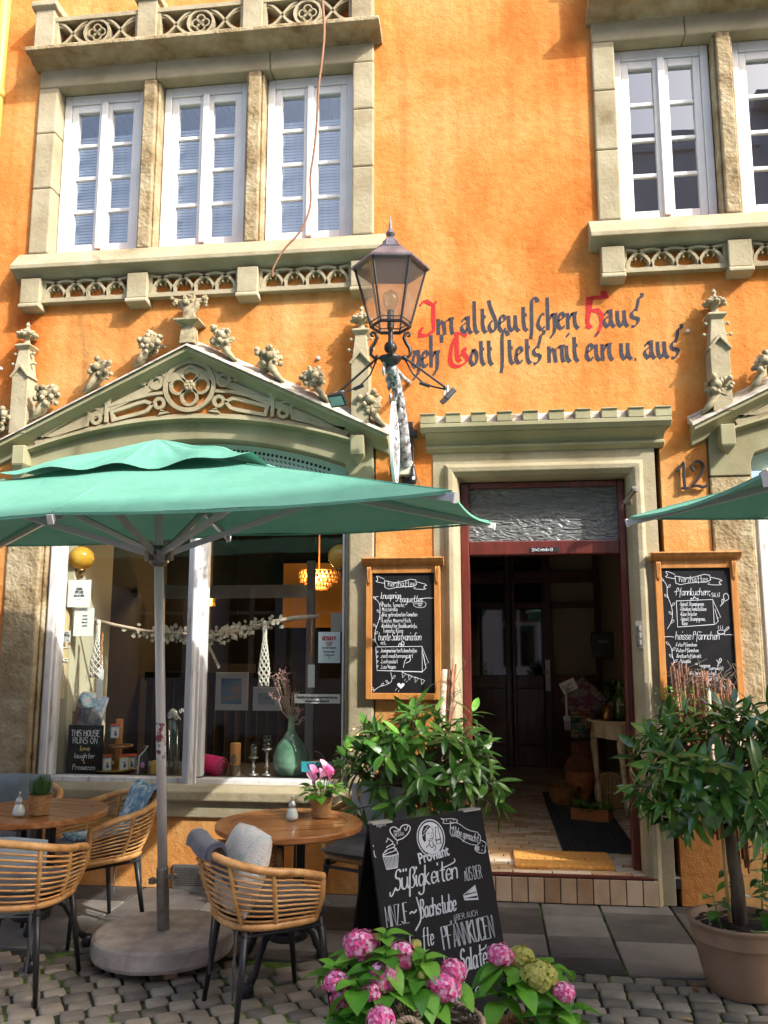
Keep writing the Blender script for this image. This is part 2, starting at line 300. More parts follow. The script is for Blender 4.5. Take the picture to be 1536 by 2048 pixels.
# ------------------------------------------------------------------ the house
H = thing('house', 'orange plastered townhouse with olive stone window surrounds and a shop front', 'house')
def wall_grid(holes, x0, x1, z0, z1, y0, y1):
    xs = sorted({x0, x1} | {h[0] for h in holes} | {h[1] for h in holes}); zs = sorted({z0, z1} | {h[2] for h in holes} | {h[3] for h in holes})
    full = [[not any(h[0] < (xs[i]+xs[i+1])/2 < h[1] and h[2] < (zs[j]+zs[j+1])/2 < h[3] for h in holes) for j in range(len(zs)-1)] for i in range(len(xs)-1)]
    m = MB(); nx, nz = len(xs)-1, len(zs)-1
    F = lambda i, j: 0 <= i < nx and 0 <= j < nz and full[i][j]
    for i in range(nx):
        for j in range(nz):
            if not full[i][j]: continue
            a, b, c, d = xs[i], xs[i+1], zs[j], zs[j+1]
            m.add([(a, y0, c), (b, y0, c), (b, y0, d), (a, y0, d)], [(0, 1, 2, 3)]); m.add([(a, y1, c), (b, y1, c), (b, y1, d), (a, y1, d)], [(3, 2, 1, 0)])
            if not F(i-1, j): m.add([(a, y0, c), (a, y0, d), (a, y1, d), (a, y1, c)], [(0, 1, 2, 3)])
            if not F(i+1, j): m.add([(b, y0, c), (b, y1, c), (b, y1, d), (b, y0, d)], [(0, 1, 2, 3)])
            if not F(i, j-1): m.add([(a, y0, c), (a, y1, c), (b, y1, c), (b, y0, c)], [(0, 1, 2, 3)])
            if not F(i, j+1): m.add([(a, y0, d), (b, y0, d), (b, y1, d), (a, y1, d)], [(0, 1, 2, 3)])
    return m
LX0, LX1, RX0, RX1 = -3.345, -.765, .79, 2.57
HOLES = [(LX0, LX1, 4.41, 5.93), (RX0, RX1, 4.41, 5.93), (-3.355, -.745, .44, 3.0), (-.36, 1.12, 0, 2.9), (1.415, 4.025, .44, 3.0)]
obj('plaster_wall', wall_grid(HOLES, -7, 7, 0, 8.4, 0, .4), M['plaster'], H)
def sweepv(path, prof, m=None):       # closed profile (y, dz) carried along an XZ path
    m = m or MB(); k = len(prof)
    vs = [(x, y, z+dz) for x, z in path for y, dz in prof]; n = len(path)
    return m.add(vs, [(i*k+j, i*k+(j+1) % k, (i+1)*k+(j+1) % k, (i+1)*k+j) for i in range(n-1) for j in range(k)]+[tuple(range(k)), tuple((n-1)*k+j for j in range(k-1, -1, -1))])
def sweepn(path, prof, m=None):       # closed profile (offset to the left of the path, y), mitred
    m = m or MB(); p = [Vector((a, b)) for a, b in path]; n = len(p); k = len(prof); vs = []
    for i in range(n):
        d1 = (p[i]-p[i-1]).normalized() if i else (p[1]-p[0]).normalized(); d2 = (p[i+1]-p[i]).normalized() if i < n-1 else d1
        n1 = Vector((-d1.y, d1.x)); n2 = Vector((-d2.y, d2.x)); b = (n1+n2); b = b/ b.length; b /= max(.3, b.dot(n1))
        for o, y in prof: q = p[i]+b*o; vs.append((q.x, y, q.y))
    return m.add(vs, [(i*k+j, i*k+(j+1) % k, (i+1)*k+(j+1) % k, (i+1)*k+j) for i in range(n-1) for j in range(k)]+[tuple(range(k)), tuple((n-1)*k+j for j in range(k-1, -1, -1))])
def pane_window(x0, x1, z0, z1, y, blind, back):
    fr = MB(); b = .055
    fr.box(x0, x0+b, y, y+.09, z0, z1).box(x1-b, x1, y, y+.09, z0, z1).box(x0+b, x1-b, y, y+.09, z1-.075, z1).box(x0+b, x1-b, y, y+.09, z0, z0+.055)
    o = obj('casement_window', fr, M['white'], H, bevel=.006)
    c = (x0+x1)/2; gl = MB()
    for s, (a, d) in enumerate(((x0+b+.002, c-.002), (c+.002, x1-b-.002))):
        lf = MB(); y1 = y+.012; w_ = .05; zb, zt = z0+.057, z1-.077
        lf.box(a, a+w_, y1, y1+.06, zb, zt).box(d-w_, d, y1, y1+.06, zb, zt).box(a+w_, d-w_, y1, y1+.06, zb, zb+.055).box(a+w_, d-w_, y1, y1+.06, zt-.06, zt)
        if s == 0: lf.box(c-.024, c+.024, y-.012, y1-.002, zb+.01, zt)
        for k in (1, 2, 3):
            zz = zb+.055+(zt-zb-.115)*k/4; lf.box(a+w_, d-w_, y1+.012, y1+.045, zz-.014, zz+.014)
        obj('sash', lf, M['white'], o, bevel=.005)
        gl.add([(a+w_, y1+.03, zb+.05), (d-w_, y1+.03, zb+.05), (d-w_, y1+.03, zt-.05), (a+w_, y1+.03, zt-.05)], [(0, 1, 2, 3)])
    obj('glass', gl, M['winglass'], o)
    if blind:
        bl = MB()
        n = 40
        for i in range(n):
            zz = z0+.08+(z1-z0-.2)*blind*i/n
            bl.add([(x0+b, y+.115, zz), (x1-b, y+.115, zz), (x1-b, y+.119, zz+.021), (x0+b, y+.119, zz+.021)], [(0, 1, 2, 3)])
        obj('venetian_blind', bl, M['blind'], o)
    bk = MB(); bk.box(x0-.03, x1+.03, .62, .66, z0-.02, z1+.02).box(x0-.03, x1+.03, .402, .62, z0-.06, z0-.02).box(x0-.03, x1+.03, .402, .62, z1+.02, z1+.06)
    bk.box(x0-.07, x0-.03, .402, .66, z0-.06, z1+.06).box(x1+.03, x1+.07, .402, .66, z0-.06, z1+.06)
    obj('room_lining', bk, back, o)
M['curtain'] = mat('pale_curtain', (.38, .40, .46), .9, ramp=[(.35, (.12, .13, .16)), (.6, (.42, .44, .5))], vs=3, st=(6, 1, .4))
def trac_low(x0, x1, z0, z1, y0=-.055):
    m = MB(); u = (x1-x0)/4; h = z1-z0-.012
    for i in range(-1, 4):
        pts = [(x0+u*i+u-u*cos(pi*k/20), z0+h*sin(pi*k/20)) for k in range(21)]
        pts = [p for p in pts if x0-.001 <= p[0] <= x1+.001]
        if len(pts) > 2: m.rib(pts, .018, y0, -.001)
    for i in range(4):
        c = x0+u*(i+.5)
        for s in (-1, 1):
            m.rib(arc(c+s*.034, z0+.034, .033, 90+s*-10, 90-s*190, 8), .011, y0+.012, -.001)
            m.rib([(c+s*.016, z0+.062), (c+s*.024, z0+.078), (c+s*.018, z0+.1), (c, z0+.114)], .011, y0+.012, -.001)
            m.rib([(c+s*.068, z0), (c+s*.055, z0+.07), (c+s*.02, z0+.118)], .012, y0+.006, -.001)
    return m
def trac_up(x0, x1, z0, z1, y0, y1):
    m = MB(); c = (x0+x1)/2; zc = (z0+z1)/2; w_ = x1-x0; h = z1-z0
    m.rib(arc(c, zc, h*.46, 0, 360, 28)[:-1], .018, y0, y1, True)
    for a in range(4): m.rib(arc(c+.036*cos(pi/2*a), zc+.036*sin(pi/2*a), .03, 0, 360, 14)[:-1], .009, y0+.008, y1, True)
    for s in (-1, 1):
        for sh, wd in ((0, .018), (.035, .01)):
            m.rib([(x0+w_*k/24, zc+s*(h/2-sh-.004)*(-cos(pi*2*k/24))) for k in range(25) if abs(w_*k/24-w_/2) > h*.46], wd, y0+.004+sh*.2, y1) if 0 else None
            for t in (0, 1):
                pts = []
                for k in range(13):
                    q = k/12; x = x0+w_*.38*q if t == 0 else x1-w_*.38*q
                    pts.append((x, zc+s*(h/2-.008-sh*.6)*cos(pi*q*.98)))
                m.rib(pts, wd, y0+.004+sh*.2, y1)
    return m
def upper(x0, n, blinds, back):
    jw, ww, mw = .155, .665, .14; x1 = x0+2*jw+n*ww+(n-1)*mw; z0, z1 = 4.41, 5.93; zt = 5.755
    s = MB(); zj = (z0, z0+.52, z0+.97, zt); xl = (x0, x0+(x1-x0)*.36, x0+(x1-x0)*.7, x1)
    for c_, d_ in zip(zj, zj[1:]): s.box(x0, x0+jw, -.03, .3, c_+.0015, d_-.0015).box(x1-jw, x1, -.03-.002, .3, c_+.0015, d_-.0015)
    for c_, d_ in zip(xl, xl[1:]): s.box(c_+.0012, d_-.0012, -.03, .3, zt, z1)
    o = obj('window_surround', s, M['stone'], H, bevel=.012)
    for i in range(n):
        a = x0+jw+i*(ww+mw)
        if i < n-1:
            mm = MB(); mm.box(a+ww+.022, a+ww+mw-.022, -.034, .28, z0, zt-.002).box(a+ww+.002, a+ww+.022, .0, .28, z0, zt-.002).box(a+ww+mw-.022, a+ww+mw-.002, .0, .28, z0, zt-.002)
            obj('mullion', mm, M['stone_worn'], o, bevel=.01)
        pane_window(a+.004, a+ww-.004, z0+.003, zt-.004, .085, blinds, back)
    pr = [(.08, 4.41), (-.03, 4.408), (-.14, 4.275), (-.14, 4.245), (-.10, 4.235), (-.06, 4.205), (-.03, 4.19), (.08, 4.19)]
    obj('window_sill', MB().extx(pr, x0-.07, x1+.085), M['stone'], o, bevel=.006)
    xs = [x0+.075+i*(x1-x0-.15)/n for i in range(n+1)]
    for i, x in enumerate(xs):
        b = MB(); b.box(x-.075, x+.075, -.095, .02, 4.0, 4.188); b.extx([(.02, 4.0), (-.095, 4.0), (-.11, 3.985), (-.11, 3.965), (.02, 3.95)], x-.08, x+.08)
        obj('bracket', b, M['stone'], o, bevel=.006)
        if i < n:
            a, d = x+.077, xs[i+1]-.077; t = trac_low(a+.02, d-.02, 4.045, 4.185)
            t.box(a, d, -.06, .02, 4.012, 4.043).box(a, a+.02, -.05, .01, 4.043, 4.188).box(d-.02, d, -.05, .01, 4.043, 4.188)
            obj('tracery_panel', t, M['stone'], o)
    pr = [(.02, 6.0), (-.2, 5.985), (-.205, 5.975), (-.205, 5.95), (-.175, 5.94), (-.13, 5.94), (-.09, 5.918), (-.05, 5.912), (-.036, 5.90), (.02, 5.90)]
    obj('cornice', MB().extx(pr, x0-.03, x1+.06), M['stone_worn'], o, bevel=.004)
    for i, x in enumerate(xs):
        b = MB(); b.box(x-.075, x+.075, -.14, .02, 6.0, 6.33); b.extx([(.02, 6.33), (-.14, 6.33), (-.17, 6.35), (-.17, 6.39), (.02, 6.40)], x-.1, x+.1)
        obj('pedestal', b, M['stone'], o, bevel=.006)
        if i < n:
            a, d = x+.077, xs[i+1]-.077; t = trac_up(a+.02, d-.02, 6.03, 6.24, -.11, -.002)
            t.box(a, d, -.12, .02, 6.002, 6.03).box(a, d, -.12, .02, 6.24, 6.275).box(a, a+.02, -.115, .01, 6.03, 6.24).box(d-.02, d, -.115, .01, 6.03, 6.24)
            obj('balustrade_panel', t, M['stone'], o)
upper(LX0, 3, .86, M['curtain'])
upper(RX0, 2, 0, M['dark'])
# -------- shop fronts: pediment, arch, jambs, window
def crocket(x, z, s, sl):
    m = MB(); rr = random.Random(int(x*100)); y = -.1
    c, sn = cos(sl), sin(sl)
    def T(u, v, yy=0): return Vector((x+s*(u*c+v*sn), y+yy, z-u*sn+v*c))
    for k in (-1, 0, 1): m.tube([T(.16, .0, k*.025), T(.10, .022, k*.03), T(.045, .055, k*.024), T(.01, .1, k*.014)], [.010, .022, .027, .022], 7)
    m.ball(T(.0, .12, -.045), (.032, .03, .03), 8, 6)
    for k in range(44):
        a = rr.uniform(0, 2*pi); q = rr.uniform(.35, 1); m.ico(T(-.015+.085*q*cos(a), .105+.075*q*sin(a), rr.uniform(-.06, .05)), rr.uniform(.014, .024))
    for k in range(24):
        a = rr.uniform(0, 2*pi); m.leaf(T(.0, .1, -.02), T(.08*cos(a), .1+.08*sin(a), rr.uniform(-.06, .0))-T(0, .1, 0), (0, -1, 0), .08, .035, .4)
    return m
def pinnacle(x, parent):
    m = MB(); w2 = .06; y = -.075
    Mz = Matrix.Translation((x, y, 0)) @ Matrix.Rotation(pi/4*0, 4, 'Z')
    m.box(-w2, w2, -.06, .075, 3.02, 3.44, Mz)
    for s in (1,):
        m.prism([(x-.075, 3.43), (x, 3.53), (x+.075, 3.43), (x+.062, 3.425), (x, 3.50), (x-.062, 3.425)], y-.078, y+.06)
    m.lathe([(.082, 3.44), (.05, 3.66)], 4, (x, y, 0), a0=pi/4)
    m.lathe([(.05, 3.635), (.085, 3.665), (.085, 3.675), (.045, 3.69)], 4, (x, y, 0), a0=pi/4)
    m.lathe([(.03, 3.68), (.02, 3.73), (.035, 3.76), (.02, 3.79), (.012, 3.82), (.018, 3.835), (.004, 3.86)], 8, (x, y, 0))
    for k in range(8):
        a = pi/4*k; m.ico((x+.058*cos(a), y+.058*sin(a), 3.755+.008*(k % 2)), (.026, .026, .017)); m.ico((x+.04*cos(a), y+.04*sin(a), 3.785), (.015, .015, .012))
    for zz, q in ((3.535, .075), (3.61, .062)):
        for s in (-1, 1): m.tube([(x+s*q*.6, y-.02, zz), (x+s*q, y-.02, zz+.004)], .007, 6); m.ico((x+s*(q+.008), y-.02, zz+.004), .014)
    return obj('pinnacle', m, M['carved'] if 0 else M['stone'], parent, bevel=.004)
def dagger(xa, za, xb, zb, w1, w2, n=6):
    d = Vector((xb-xa, zb-za)); nn = Vector((-d.y, d.x)).normalized(); L = []
    for i in range(n+1):
        t = i/n; L.append(Vector((xa, za))+d*t+nn*(w1+(w2-w1)*t)*(sin(pi*min(1, t*4)/2) if t < .25 else 1))
    Rr = [Vector((xa, za))+d*(i/n)-nn*(w1+(w2-w1)*(i/n))*(sin(pi*min(1, i/n*4)/2) if i/n < .25 else 1) for i in range(n, -1, -1)]
    return [(p.x, p.y) for p in L+Rr]
def shopfront(cx, crockets):
    zA, hw, ze = 3.66, 1.405, 2.985; sl = math.atan((zA-ze)/hw)
    path = [(cx-hw, ze), (cx, zA), (cx+hw, ze)]
    ped = obj('pediment', sweepv(path, [(.02, .0), (-.13, -.05), (-.13, -.085), (-.10, -.09), (-.07, -.105), (-.04, -.128), (-.03, -.165), (-.002, -.17), (.02, -.17)]), M['stone_green'], H, bevel=.005)
    obj('coping', sweepv([(cx-hw-.012, ze-.006), (cx, zA), (cx+hw+.012, ze-.006)], [(.02, .055), (-.142, -.038), (-.15, -.054), (-.133, -.048), (.02, .003)]), M['lead'], ped)
    # tympanum plate, recesses and tracery
    arcp = lambda r0, dz: [(cx+r0*k/16, 3.118+dz-.205*(k/16)**2*(r0/1.2)**2) for k in range(-16, 17)]
    plate = MB(); A_ = arcp(1.2, -.005)
    for (xa, za), (xb, zb_) in zip(A_, A_[1:]):
        ta, tb_ = (max(z+.004, zA-.15-abs(x-cx)*(zA-ze)/hw) for x, z in ((xa, za), (xb, zb_))); plate.add([(xa, -.016, za), (xb, -.016, zb_), (xb, -.016, tb_), (xa, -.016, ta)], [(0, 1, 2, 3)])
    obj('tympanum', plate, M['plaster'], ped)
    tr = MB(); zc = 3.345
    def hole(poly, wd=.024, y=-.055): tr.rib(poly, wd, y, -.012, True)
    for a in range(4):
        q = pi/2*a; hole(arc(cx+.082*cos(q), zc+.082*sin(q), .056, 0, 360, 18)[:-1], .02)
    tr.rib(arc(cx, zc, .176, 0, 360, 40)[:-1], .03, -.06, -.012, True)
    for k in range(6): tr.ico((cx+.024*cos(pi/3*k), -.062, zc+.024*sin(pi/3*k)), (.017, .014, .017))
    tr.ico((cx, -.066, zc), (.014, .012, .014))
    for s in (-1, 1):
        X = lambda d: cx+s*d
        hole(arc(X(.245), 3.378, .042, 0, 360, 14)[:-1]); hole(dagger(X(.305), 3.366, X(.60), 3.222, .052, .036))
        hole(arc(X(.215), 3.226, .034, 0, 360, 14)[:-1]); hole(dagger(X(.262), 3.222, X(.555), 3.145, .042, .03))
        hole(arc(X(.675), 3.128, .032, 0, 360, 12)[:-1]); hole([(X(.725), 3.165), (X(.75), 3.188), (X(.79), 3.178), (X(1.1), 3.0), (X(1.0), 3.018), (X(.74), 3.088)])
        hole([(X(.165), 3.46), (X(.21), 3.435), (X(.19), 3.42)], .01); hole([(X(.14), 3.16), (X(.2), 3.175), (X(.22), 3.15)], .01)
        tr.rib([(X(.19), 3.41), (X(.235), 3.425), (X(.3), 3.405), (X(.6), 3.283)], .014, -.052, -.012)
        tr.rib([(X(.19), 3.30), (X(.3), 3.29), (X(.6), 3.215)], .022, -.058, -.012)
        tr.rib([(X(.575), 3.29), (X(.6), 3.21), (X(.6), 3.10)], .024, -.06, -.012)
        tr.rib([(X(.62), 3.17), (X(.66), 3.2), (X(.75), 3.21), (X(1.1), 3.03)], .014, -.052, -.012)
    tr.rib([(cx-1.12, ze-.03), (cx, zA-.185), (cx+1.12, ze-.03)], .05, -.05, -.012); tr.rib(arcp(1.1, .012), .03, -.045, -.012)
    obj('tracery', tr, M['stone'], ped)
    # arch
    arch = MB()
    top = arcp(1.295, .0); ww = cx+.04; bot = [(ww-1.085, 2.70)]+[(ww-1.06+k/16*2.12, 2.965-.20*((k/8-1)**2)) for k in range(17)]+[(ww+1.085, 2.70)]
    poly = [(cx-1.3, 2.62)]+[(x, z) for x, z in top]+[(cx+1.3, 2.62), (ww+1.085, 2.62)]+bot[::-1]+[(ww-1.085, 2.62)]
    arch.prism(poly, -.03, .25)
    ao = obj('shop_arch', arch, M['stone_green'], H, bevel=.006)
    obj('arch_moulding', sweepv(arcp(1.2, 0), [(.0, .016), (-.085, .0), (-.09, -.018), (-.06, -.03), (-.032, -.034), (.0, -.034)]), M['stone_green'], ao)
    for s in (-1, 1):
        b = MB(); b.box(cx+s*1.2-.045, cx+s*1.2+.045, -.13, 0, 2.80, 2.935); b.lathe([(.064, 2.8), (.008, 2.745)], 4, (cx+s*1.2, -.085, 0), a0=pi/4)
        obj('corbel', b, M['stone_green'], ped, bevel=.008)
        pinnacle(cx+s*1.22, ped)
    for d, h_ in crockets:
        s = 1 if d > 0 else -1
        z = zA-abs(d)*(zA-ze)/hw+.0
        obj('crocket', crocket(cx+d, z, s, sl), M['carved'], ped, smooth=True)
    f = MB(); f.lathe([(.075, 3.63), (.06, 3.76), (.062, 3.765)], 4, (cx, -.09, 0), a0=pi/4); f.lathe([(.055, 3.76), (.125, 3.785), (.125, 3.797), (.055, 3.81), (.04, 4.0)], 4, (cx, -.09, 0), a0=pi/4)
    for s in (-1, 1):
        f.tube([(cx+s*.02, -.1, 3.86), (cx+s*.045, -.1, 3.90), (cx+s*.06, -.1, 3.945), (cx+s*.095, -.1, 3.95)], [.02, .025, .025, .02], 8)
        for k in range(9): f.ico((cx+s*(.09+.035*R.random()), -.1+R.uniform(-.03, .03), 3.945+R.uniform(-.028, .028)), R.uniform(.012, .02))
    for k in range(8): f.ico((cx+R.uniform(-.03, .03), -.135+R.uniform(-.02, .02), 3.955+R.uniform(-.03, .03)), R.uniform(.012, .02))
    obj('finial', f, M['carved'], ped, smooth=False)
    # jambs and sill
    for s in (-1, 1):
        j = MB(); a, b = sorted((cx+s*1.3, ww+s*1.092)); j.box(a, b, -.02, .25, .635, 2.62)
        a, b = sorted((ww+s*1.09, ww+s*1.065)); j.box(a, b, .03, .25, .635, 2.7)
        obj('shop_jamb', j, M['stone_worn'] if s < 0 else M['stone'], H, bevel=.012)
    obj('shop_sill', MB().extx([(.26, .635), (-.02, .645), (-.06, .61), (-.06, .555), (-.022, .53), (-.022, .442), (.26, .442)], cx-1.33, cx+1.33), M['stone'], H, bevel=.008)
def shopwindow(cx):
    cx += .04
    y = .07; f = MB(); zb, zt = .635, 2.62
    for a, b in ((cx-1.035, cx-.935), (cx+1.005, cx+1.035)) if 0 else ((cx-1.064, cx-.975), (cx+1.035, cx+1.064)):
        f.box(a, b, y, y+.1, zb, zt); f.box(a+.02, b-.02, y-.025, y-.002, zb+.002, zt)
    f.box(cx-.975, cx+1.035, y, y+.1, zb, zb+.038).box(cx-.975, cx+1.035, y-.03, y+.12, zt-.02, zt+.055)
    o = obj('shop_window', f, M['oldwhite'], H, bevel=.006)
    m = MB(); m.box(cx-.045, cx+.085, y+.01, y+.09, zb+.047, zt-.022); m.box(cx-.02, cx+.06, y-.02, y+.008, zb-.02, zt-.022); m.tube([(cx+.02, y-.025, zb-.02), (cx+.02, y-.025, zt-.022)], .022, 10)
    obj('window_mullion', m, M['oldwhite'], o, bevel=.005)
    g = MB(); g.add([(cx-.975, y+.05, zb+.04), (cx+1.035, y+.05, zb+.04), (cx+1.035, y+.05, zt), (cx-.975, y+.05, zt)], [(0, 1, 2, 3)]); obj('glass', g, M['shopglass'], o)
    p = MB(); pts = [(cx-1.06, 2.678)]+[(cx-1.06+k/12*2.12, 2.96-.20*((k/6-1)**2)) for k in range(13)]+[(cx+1.06, 2.678)]
    p.prism(pts, y+.03, y+.06); po = obj('fretwork_board', p, mat('pale_green_board', (.42, .55, .5), .6), o)
    d = MB(); rr = random.Random(3)
    for k in range(-30, 31):
        x = cx+k*.031; zt2 = 2.96-.20*((x-cx)/1.03)**2
        for q in range(3):
            zz = zt2-.045-q*.035
            if zz > 2.70: d.prism([(x+.011*cos(2*pi*i/5+k+q), zz+.012*sin(2*pi*i/5+k)) for i in range(5)], y+.026, y+.029)
    obj('fretwork_hole', d, M['dark'], po)
shopfront(-2.055, [(-1.32, 0), (-.98, 0), (-.6, 0), (-.24, 0), (.2, 0), (.54, 0), (.86, 0), (1.24, 0)])
shopfront(2.72, [(-1.2, 0), (-.9, 0), (-.55, 0), (-.2, 0), (.2, 0), (.55, 0)])
shopwindow(-2.055); shopwindow(2.72)
# -------- door case
o = obj('door_surround', sweepn([(-.185, 0), (-.185, 2.645), (.91, 2.645), (.91, 0)], [(0, .3), (0, .05), (.012, -.01), (.04, -.045), (.07, -.05), (.088, -.03), (.095, -.008), (.174, -.008), (.174, .3)][::-1] if 0 else [(0, .3), (0, .05), (.012, -.01), (.04, -.045), (.07, -.05), (.088, -.03), (.095, -.008), (.174, -.008), (.174, .3)]), M['stone'], H, bevel=.004)
DS = o
cr = MB(); x0, x1 = -.43, 1.175
cr.extx([(.02, 2.935), (-.13, 2.935), (-.155, 2.965), (-.155, 2.99), (.02, 2.99)], x0, x1)
cr.extx([(.02, 2.82), (-.012, 2.82), (-.05, 2.845), (-.05, 2.862), (-.028, 2.872), (-.05, 2.89), (-.125, 2.933), (.02, 2.933)], x0+.03, x1-.03)
n = 10; mw = .1; gp = (x1-x0-n*mw)/(n-1)
for i in range(n):
    a = x0+i*(mw+gp); cr.extx([(.02, 2.992), (-.155, 2.992), (-.155, 3.045), (-.165, 3.05), (-.165, 3.058), (.02, 3.07)], a, a+mw)
cro = obj('crenellated_cornice', cr, M['stone_green'], DS, bevel=.004)
for i in range(n-1):
    a = x0+mw+i*(mw+gp); obj('notch', MB().extx([(.0, 2.992), (-.13, 2.992), (-.10, 3.02), (-.08, 3.058), (.0, 3.062)], a+.003, a+gp-.003), M['lead'], cro)
df = MB(); df.box(-.183, -.125, .13, .22, .165, 2.64).box(.862, .908, .13, .22, .165, 2.64).box(-.125, .862, .13, .22, 2.145, 2.24).box(-.125, .862, .13, .22, 2.60, 2.64)
dfo = obj('door_frame', df, M['mahog'], H, bevel=.008)
tg = MB(); tg.box(-.125, .862, .17, .176, 2.24, 2.60)
mt = mat('ribbed_glass', (.13, .14, .135), .42, spec=.6); T = mt.node_tree
v = T.nodes.new('ShaderNodeTexVoronoi'); v.inputs['Scale'].default_value = 34; tc = T.nodes.new('ShaderNodeTexCoord'); mp = T.nodes.new('ShaderNodeMapping'); mp.inputs['Scale'].default_value = (.55, 1, 1.3)
nz = T.nodes.new('ShaderNodeTexNoise'); nz.inputs['Scale'].default_value = 14; T.links.new(tc.outputs['Object'], mp.inputs[0]); T.links.new(mp.outputs[0], nz.inputs[0])
mxv = T.nodes.new('ShaderNodeMix'); mxv.data_type = 'VECTOR'; mxv.inputs[0].default_value = .12; T.links.new(mp.outputs[0], mxv.inputs[4]); T.links.new(nz.outputs[1], mxv.inputs[5]); T.links.new(mxv.outputs[1], v.inputs[0])
bu = T.nodes.new('ShaderNodeBump'); bu.inputs['Strength'].default_value = 1; bu.inputs['Distance'].default_value = .014; T.links.new(v.outputs[0], bu.inputs['Height']); T.links.new(bu.outputs[0], T.nodes['Principled BSDF'].inputs['Normal'])
obj('transom_pane', tg, mt, dfo)
st = MB(); st.box(.278, .468, .124, .1285, 2.163, 2.193); sto = obj('chalk_strip', st, M['dark'], dfo)
# door leaf folded back into the hall, its handle and hinge
dl = MB(); dl.box(.872, .916, .24, 1.22, .175, 2.14); HM = Matrix.Translation((.916, .24, 0)) @ Matrix.Rotation(radians(-12), 4, 'Z') @ Matrix.Translation((-.916, -.24, 0)); dlo = obj('front_door', dl.xf(HM), M['mahog'], H, bevel=.006)
hd = MB(); hd.box(.862, .870, 1.06, 1.1, 1.02, 1.28).tube([(.87, 1.08, 1.2), (.83, 1.08, 1.2), (.825, 1.0, 1.2)], .01, 8); obj('door_handle', hd.xf(HM), M['alu'], dlo)
hg = MB()
for k in range(3): hg.tube([(.93, -.055, 1.55+.045*k), (.93, -.055, 1.58+.045*k)], .012, 8); 
hg.box(.91, .95, -.05, -.04, 1.53, 1.70); obj('wall_hinge', hg, M['steel'], H)
# the hall behind the door
hl = MB(); hl.box(-.40, -.37, .25, 4.9, .12, 3.0).box(1.3, 1.33, .25, 4.9, .12, 3.0).box(-.40, 1.33, .25, 4.9, 3.0, 3.03).box(-.4, 1.33, 4.87, 4.9, .12, 3.0)
hl.box(-.40, -.362, .402, .44, .12, 3.0).box(1.122, 1.33, .402, .44, .12, 3.0)
obj('hall_wall', hl, M['wallint'], H)
fl = MB(); fl.box(-.358, 1.118, .0, .42, .1, .156).box(-.37, 1.3, .42, 4.87, .1, .156); tl = obj('hall_floor', fl, M['grout'], H)
tb = MB(); rr = random.Random(5); y = -.03; r_ = 0
tz = []
yy = .0
while yy < 4.75:
    dep = .062 if r_ % 3 else .075; pitch = .24; offx = (r_*.37 % 1)*pitch
    xx = -.36-offx
    while xx < 1.3:
        a, b = max(xx, -.355), min(xx+pitch-.008, 1.115 if yy < .42 else 1.295)
        if b-a > .02: tb.box(a, b, yy, yy+dep-.007, .15, .163+rr.uniform(-.001, .001))
        xx += pitch
    yy += dep; r_ += 1
obj('floor_tile', tb, M['tile'], tl)
for nm in ('tile', 'steptile'):           # every tile its own shade
    T = M[nm].node_tree; g = T.nodes.new('ShaderNodeNewGeometry'); cr_ = [x for x in T.nodes if x.type == 'VALTORGB'][0]
    for l in list(T.links):
        if l.to_node == cr_: T.links.remove(l)
    nz = [x for x in T.nodes if x.type == 'TEX_NOISE'][0]; mx = T.nodes.new('ShaderNodeMath'); mx.operation = 'MULTIPLY_ADD'; mx.inputs[1].default_value = .55; 
    ml = T.nodes.new('ShaderNodeMath'); ml.operation = 'MULTIPLY'; ml.inputs[1].default_value = .45
    T.links.new(g.outputs['Random Per Island'], ml.inputs[0]); T.links.new(nz.outputs[0], mx.inputs[0]); T.links.new(ml.outputs[0], mx.inputs[2]); T.links.new(mx.outputs[0], cr_.inputs[0])
sp = MB(); sp.box(-.19, .975, -.045, -.002, 0, .155); so_ = obj('doorstep', sp, M['grout'], H)
tb = MB()
for i in range(12):
    a = -.185+i*.0975; tb.box(a, min(a+.091, .972), -.052, -.044, .006, .148)
obj('step_tile', tb, M['steptile'], so_, bevel=.002)
tb = MB(); tb.box(-.188, .974, -.05, -.001, .1555, .164); obj('step_nosing', tb, M['mahog'], so_, bevel=.003)
# inner double door
idr = MB(); Y = 4.7
def panel(x0, x1, z0, z1, d=.02): idr.box(x0, x1, Y-d, Y, z0, z1)
for a, b in ((-.36, -.22), (.18, .24), (.26, .30), (.62, .72), (1.22, 1.29)): panel(a, b, .165, 2.95, .05)
for a, b in ((-.22, .18), (.30, .62), (.72, 1.22)):
    panel(a, b, 2.28, 2.42, .045); panel(a, b, 1.05, 1.2, .045); panel(a, b, .165, .4, .045); panel(a, b, .4, 1.05, .025); panel(a, b, 2.86, 2.95, .045)
    panel(a, b, 1.98, 2.05, .04)
obj('inner_door', idr, M['darkwood'], H, bevel=.006); ido = bpy.data.objects['inner_door']
ip = MB()
for a, b in ((-.22, .18), (.30, .62)):
    for c, d in ((1.2, 1.98), (2.05, 2.28), (2.42, 2.86)): ip.box(a, b, Y-.012, Y-.006, c, d)
mg = mat('dark_mirror_pane', (.012, .012, .012), .03, spec=1.0); obj('pane', ip, mg, ido)
ip = MB(); ip.box(.635, .69, Y-.056, Y-.051, 1.02, 1.38).tube([(.672, Y-.056, 1.24), (.672, Y-.11, 1.24), (.6, Y-.115, 1.24)], .012, 8); obj('door_handle', ip, M['alu'], ido)
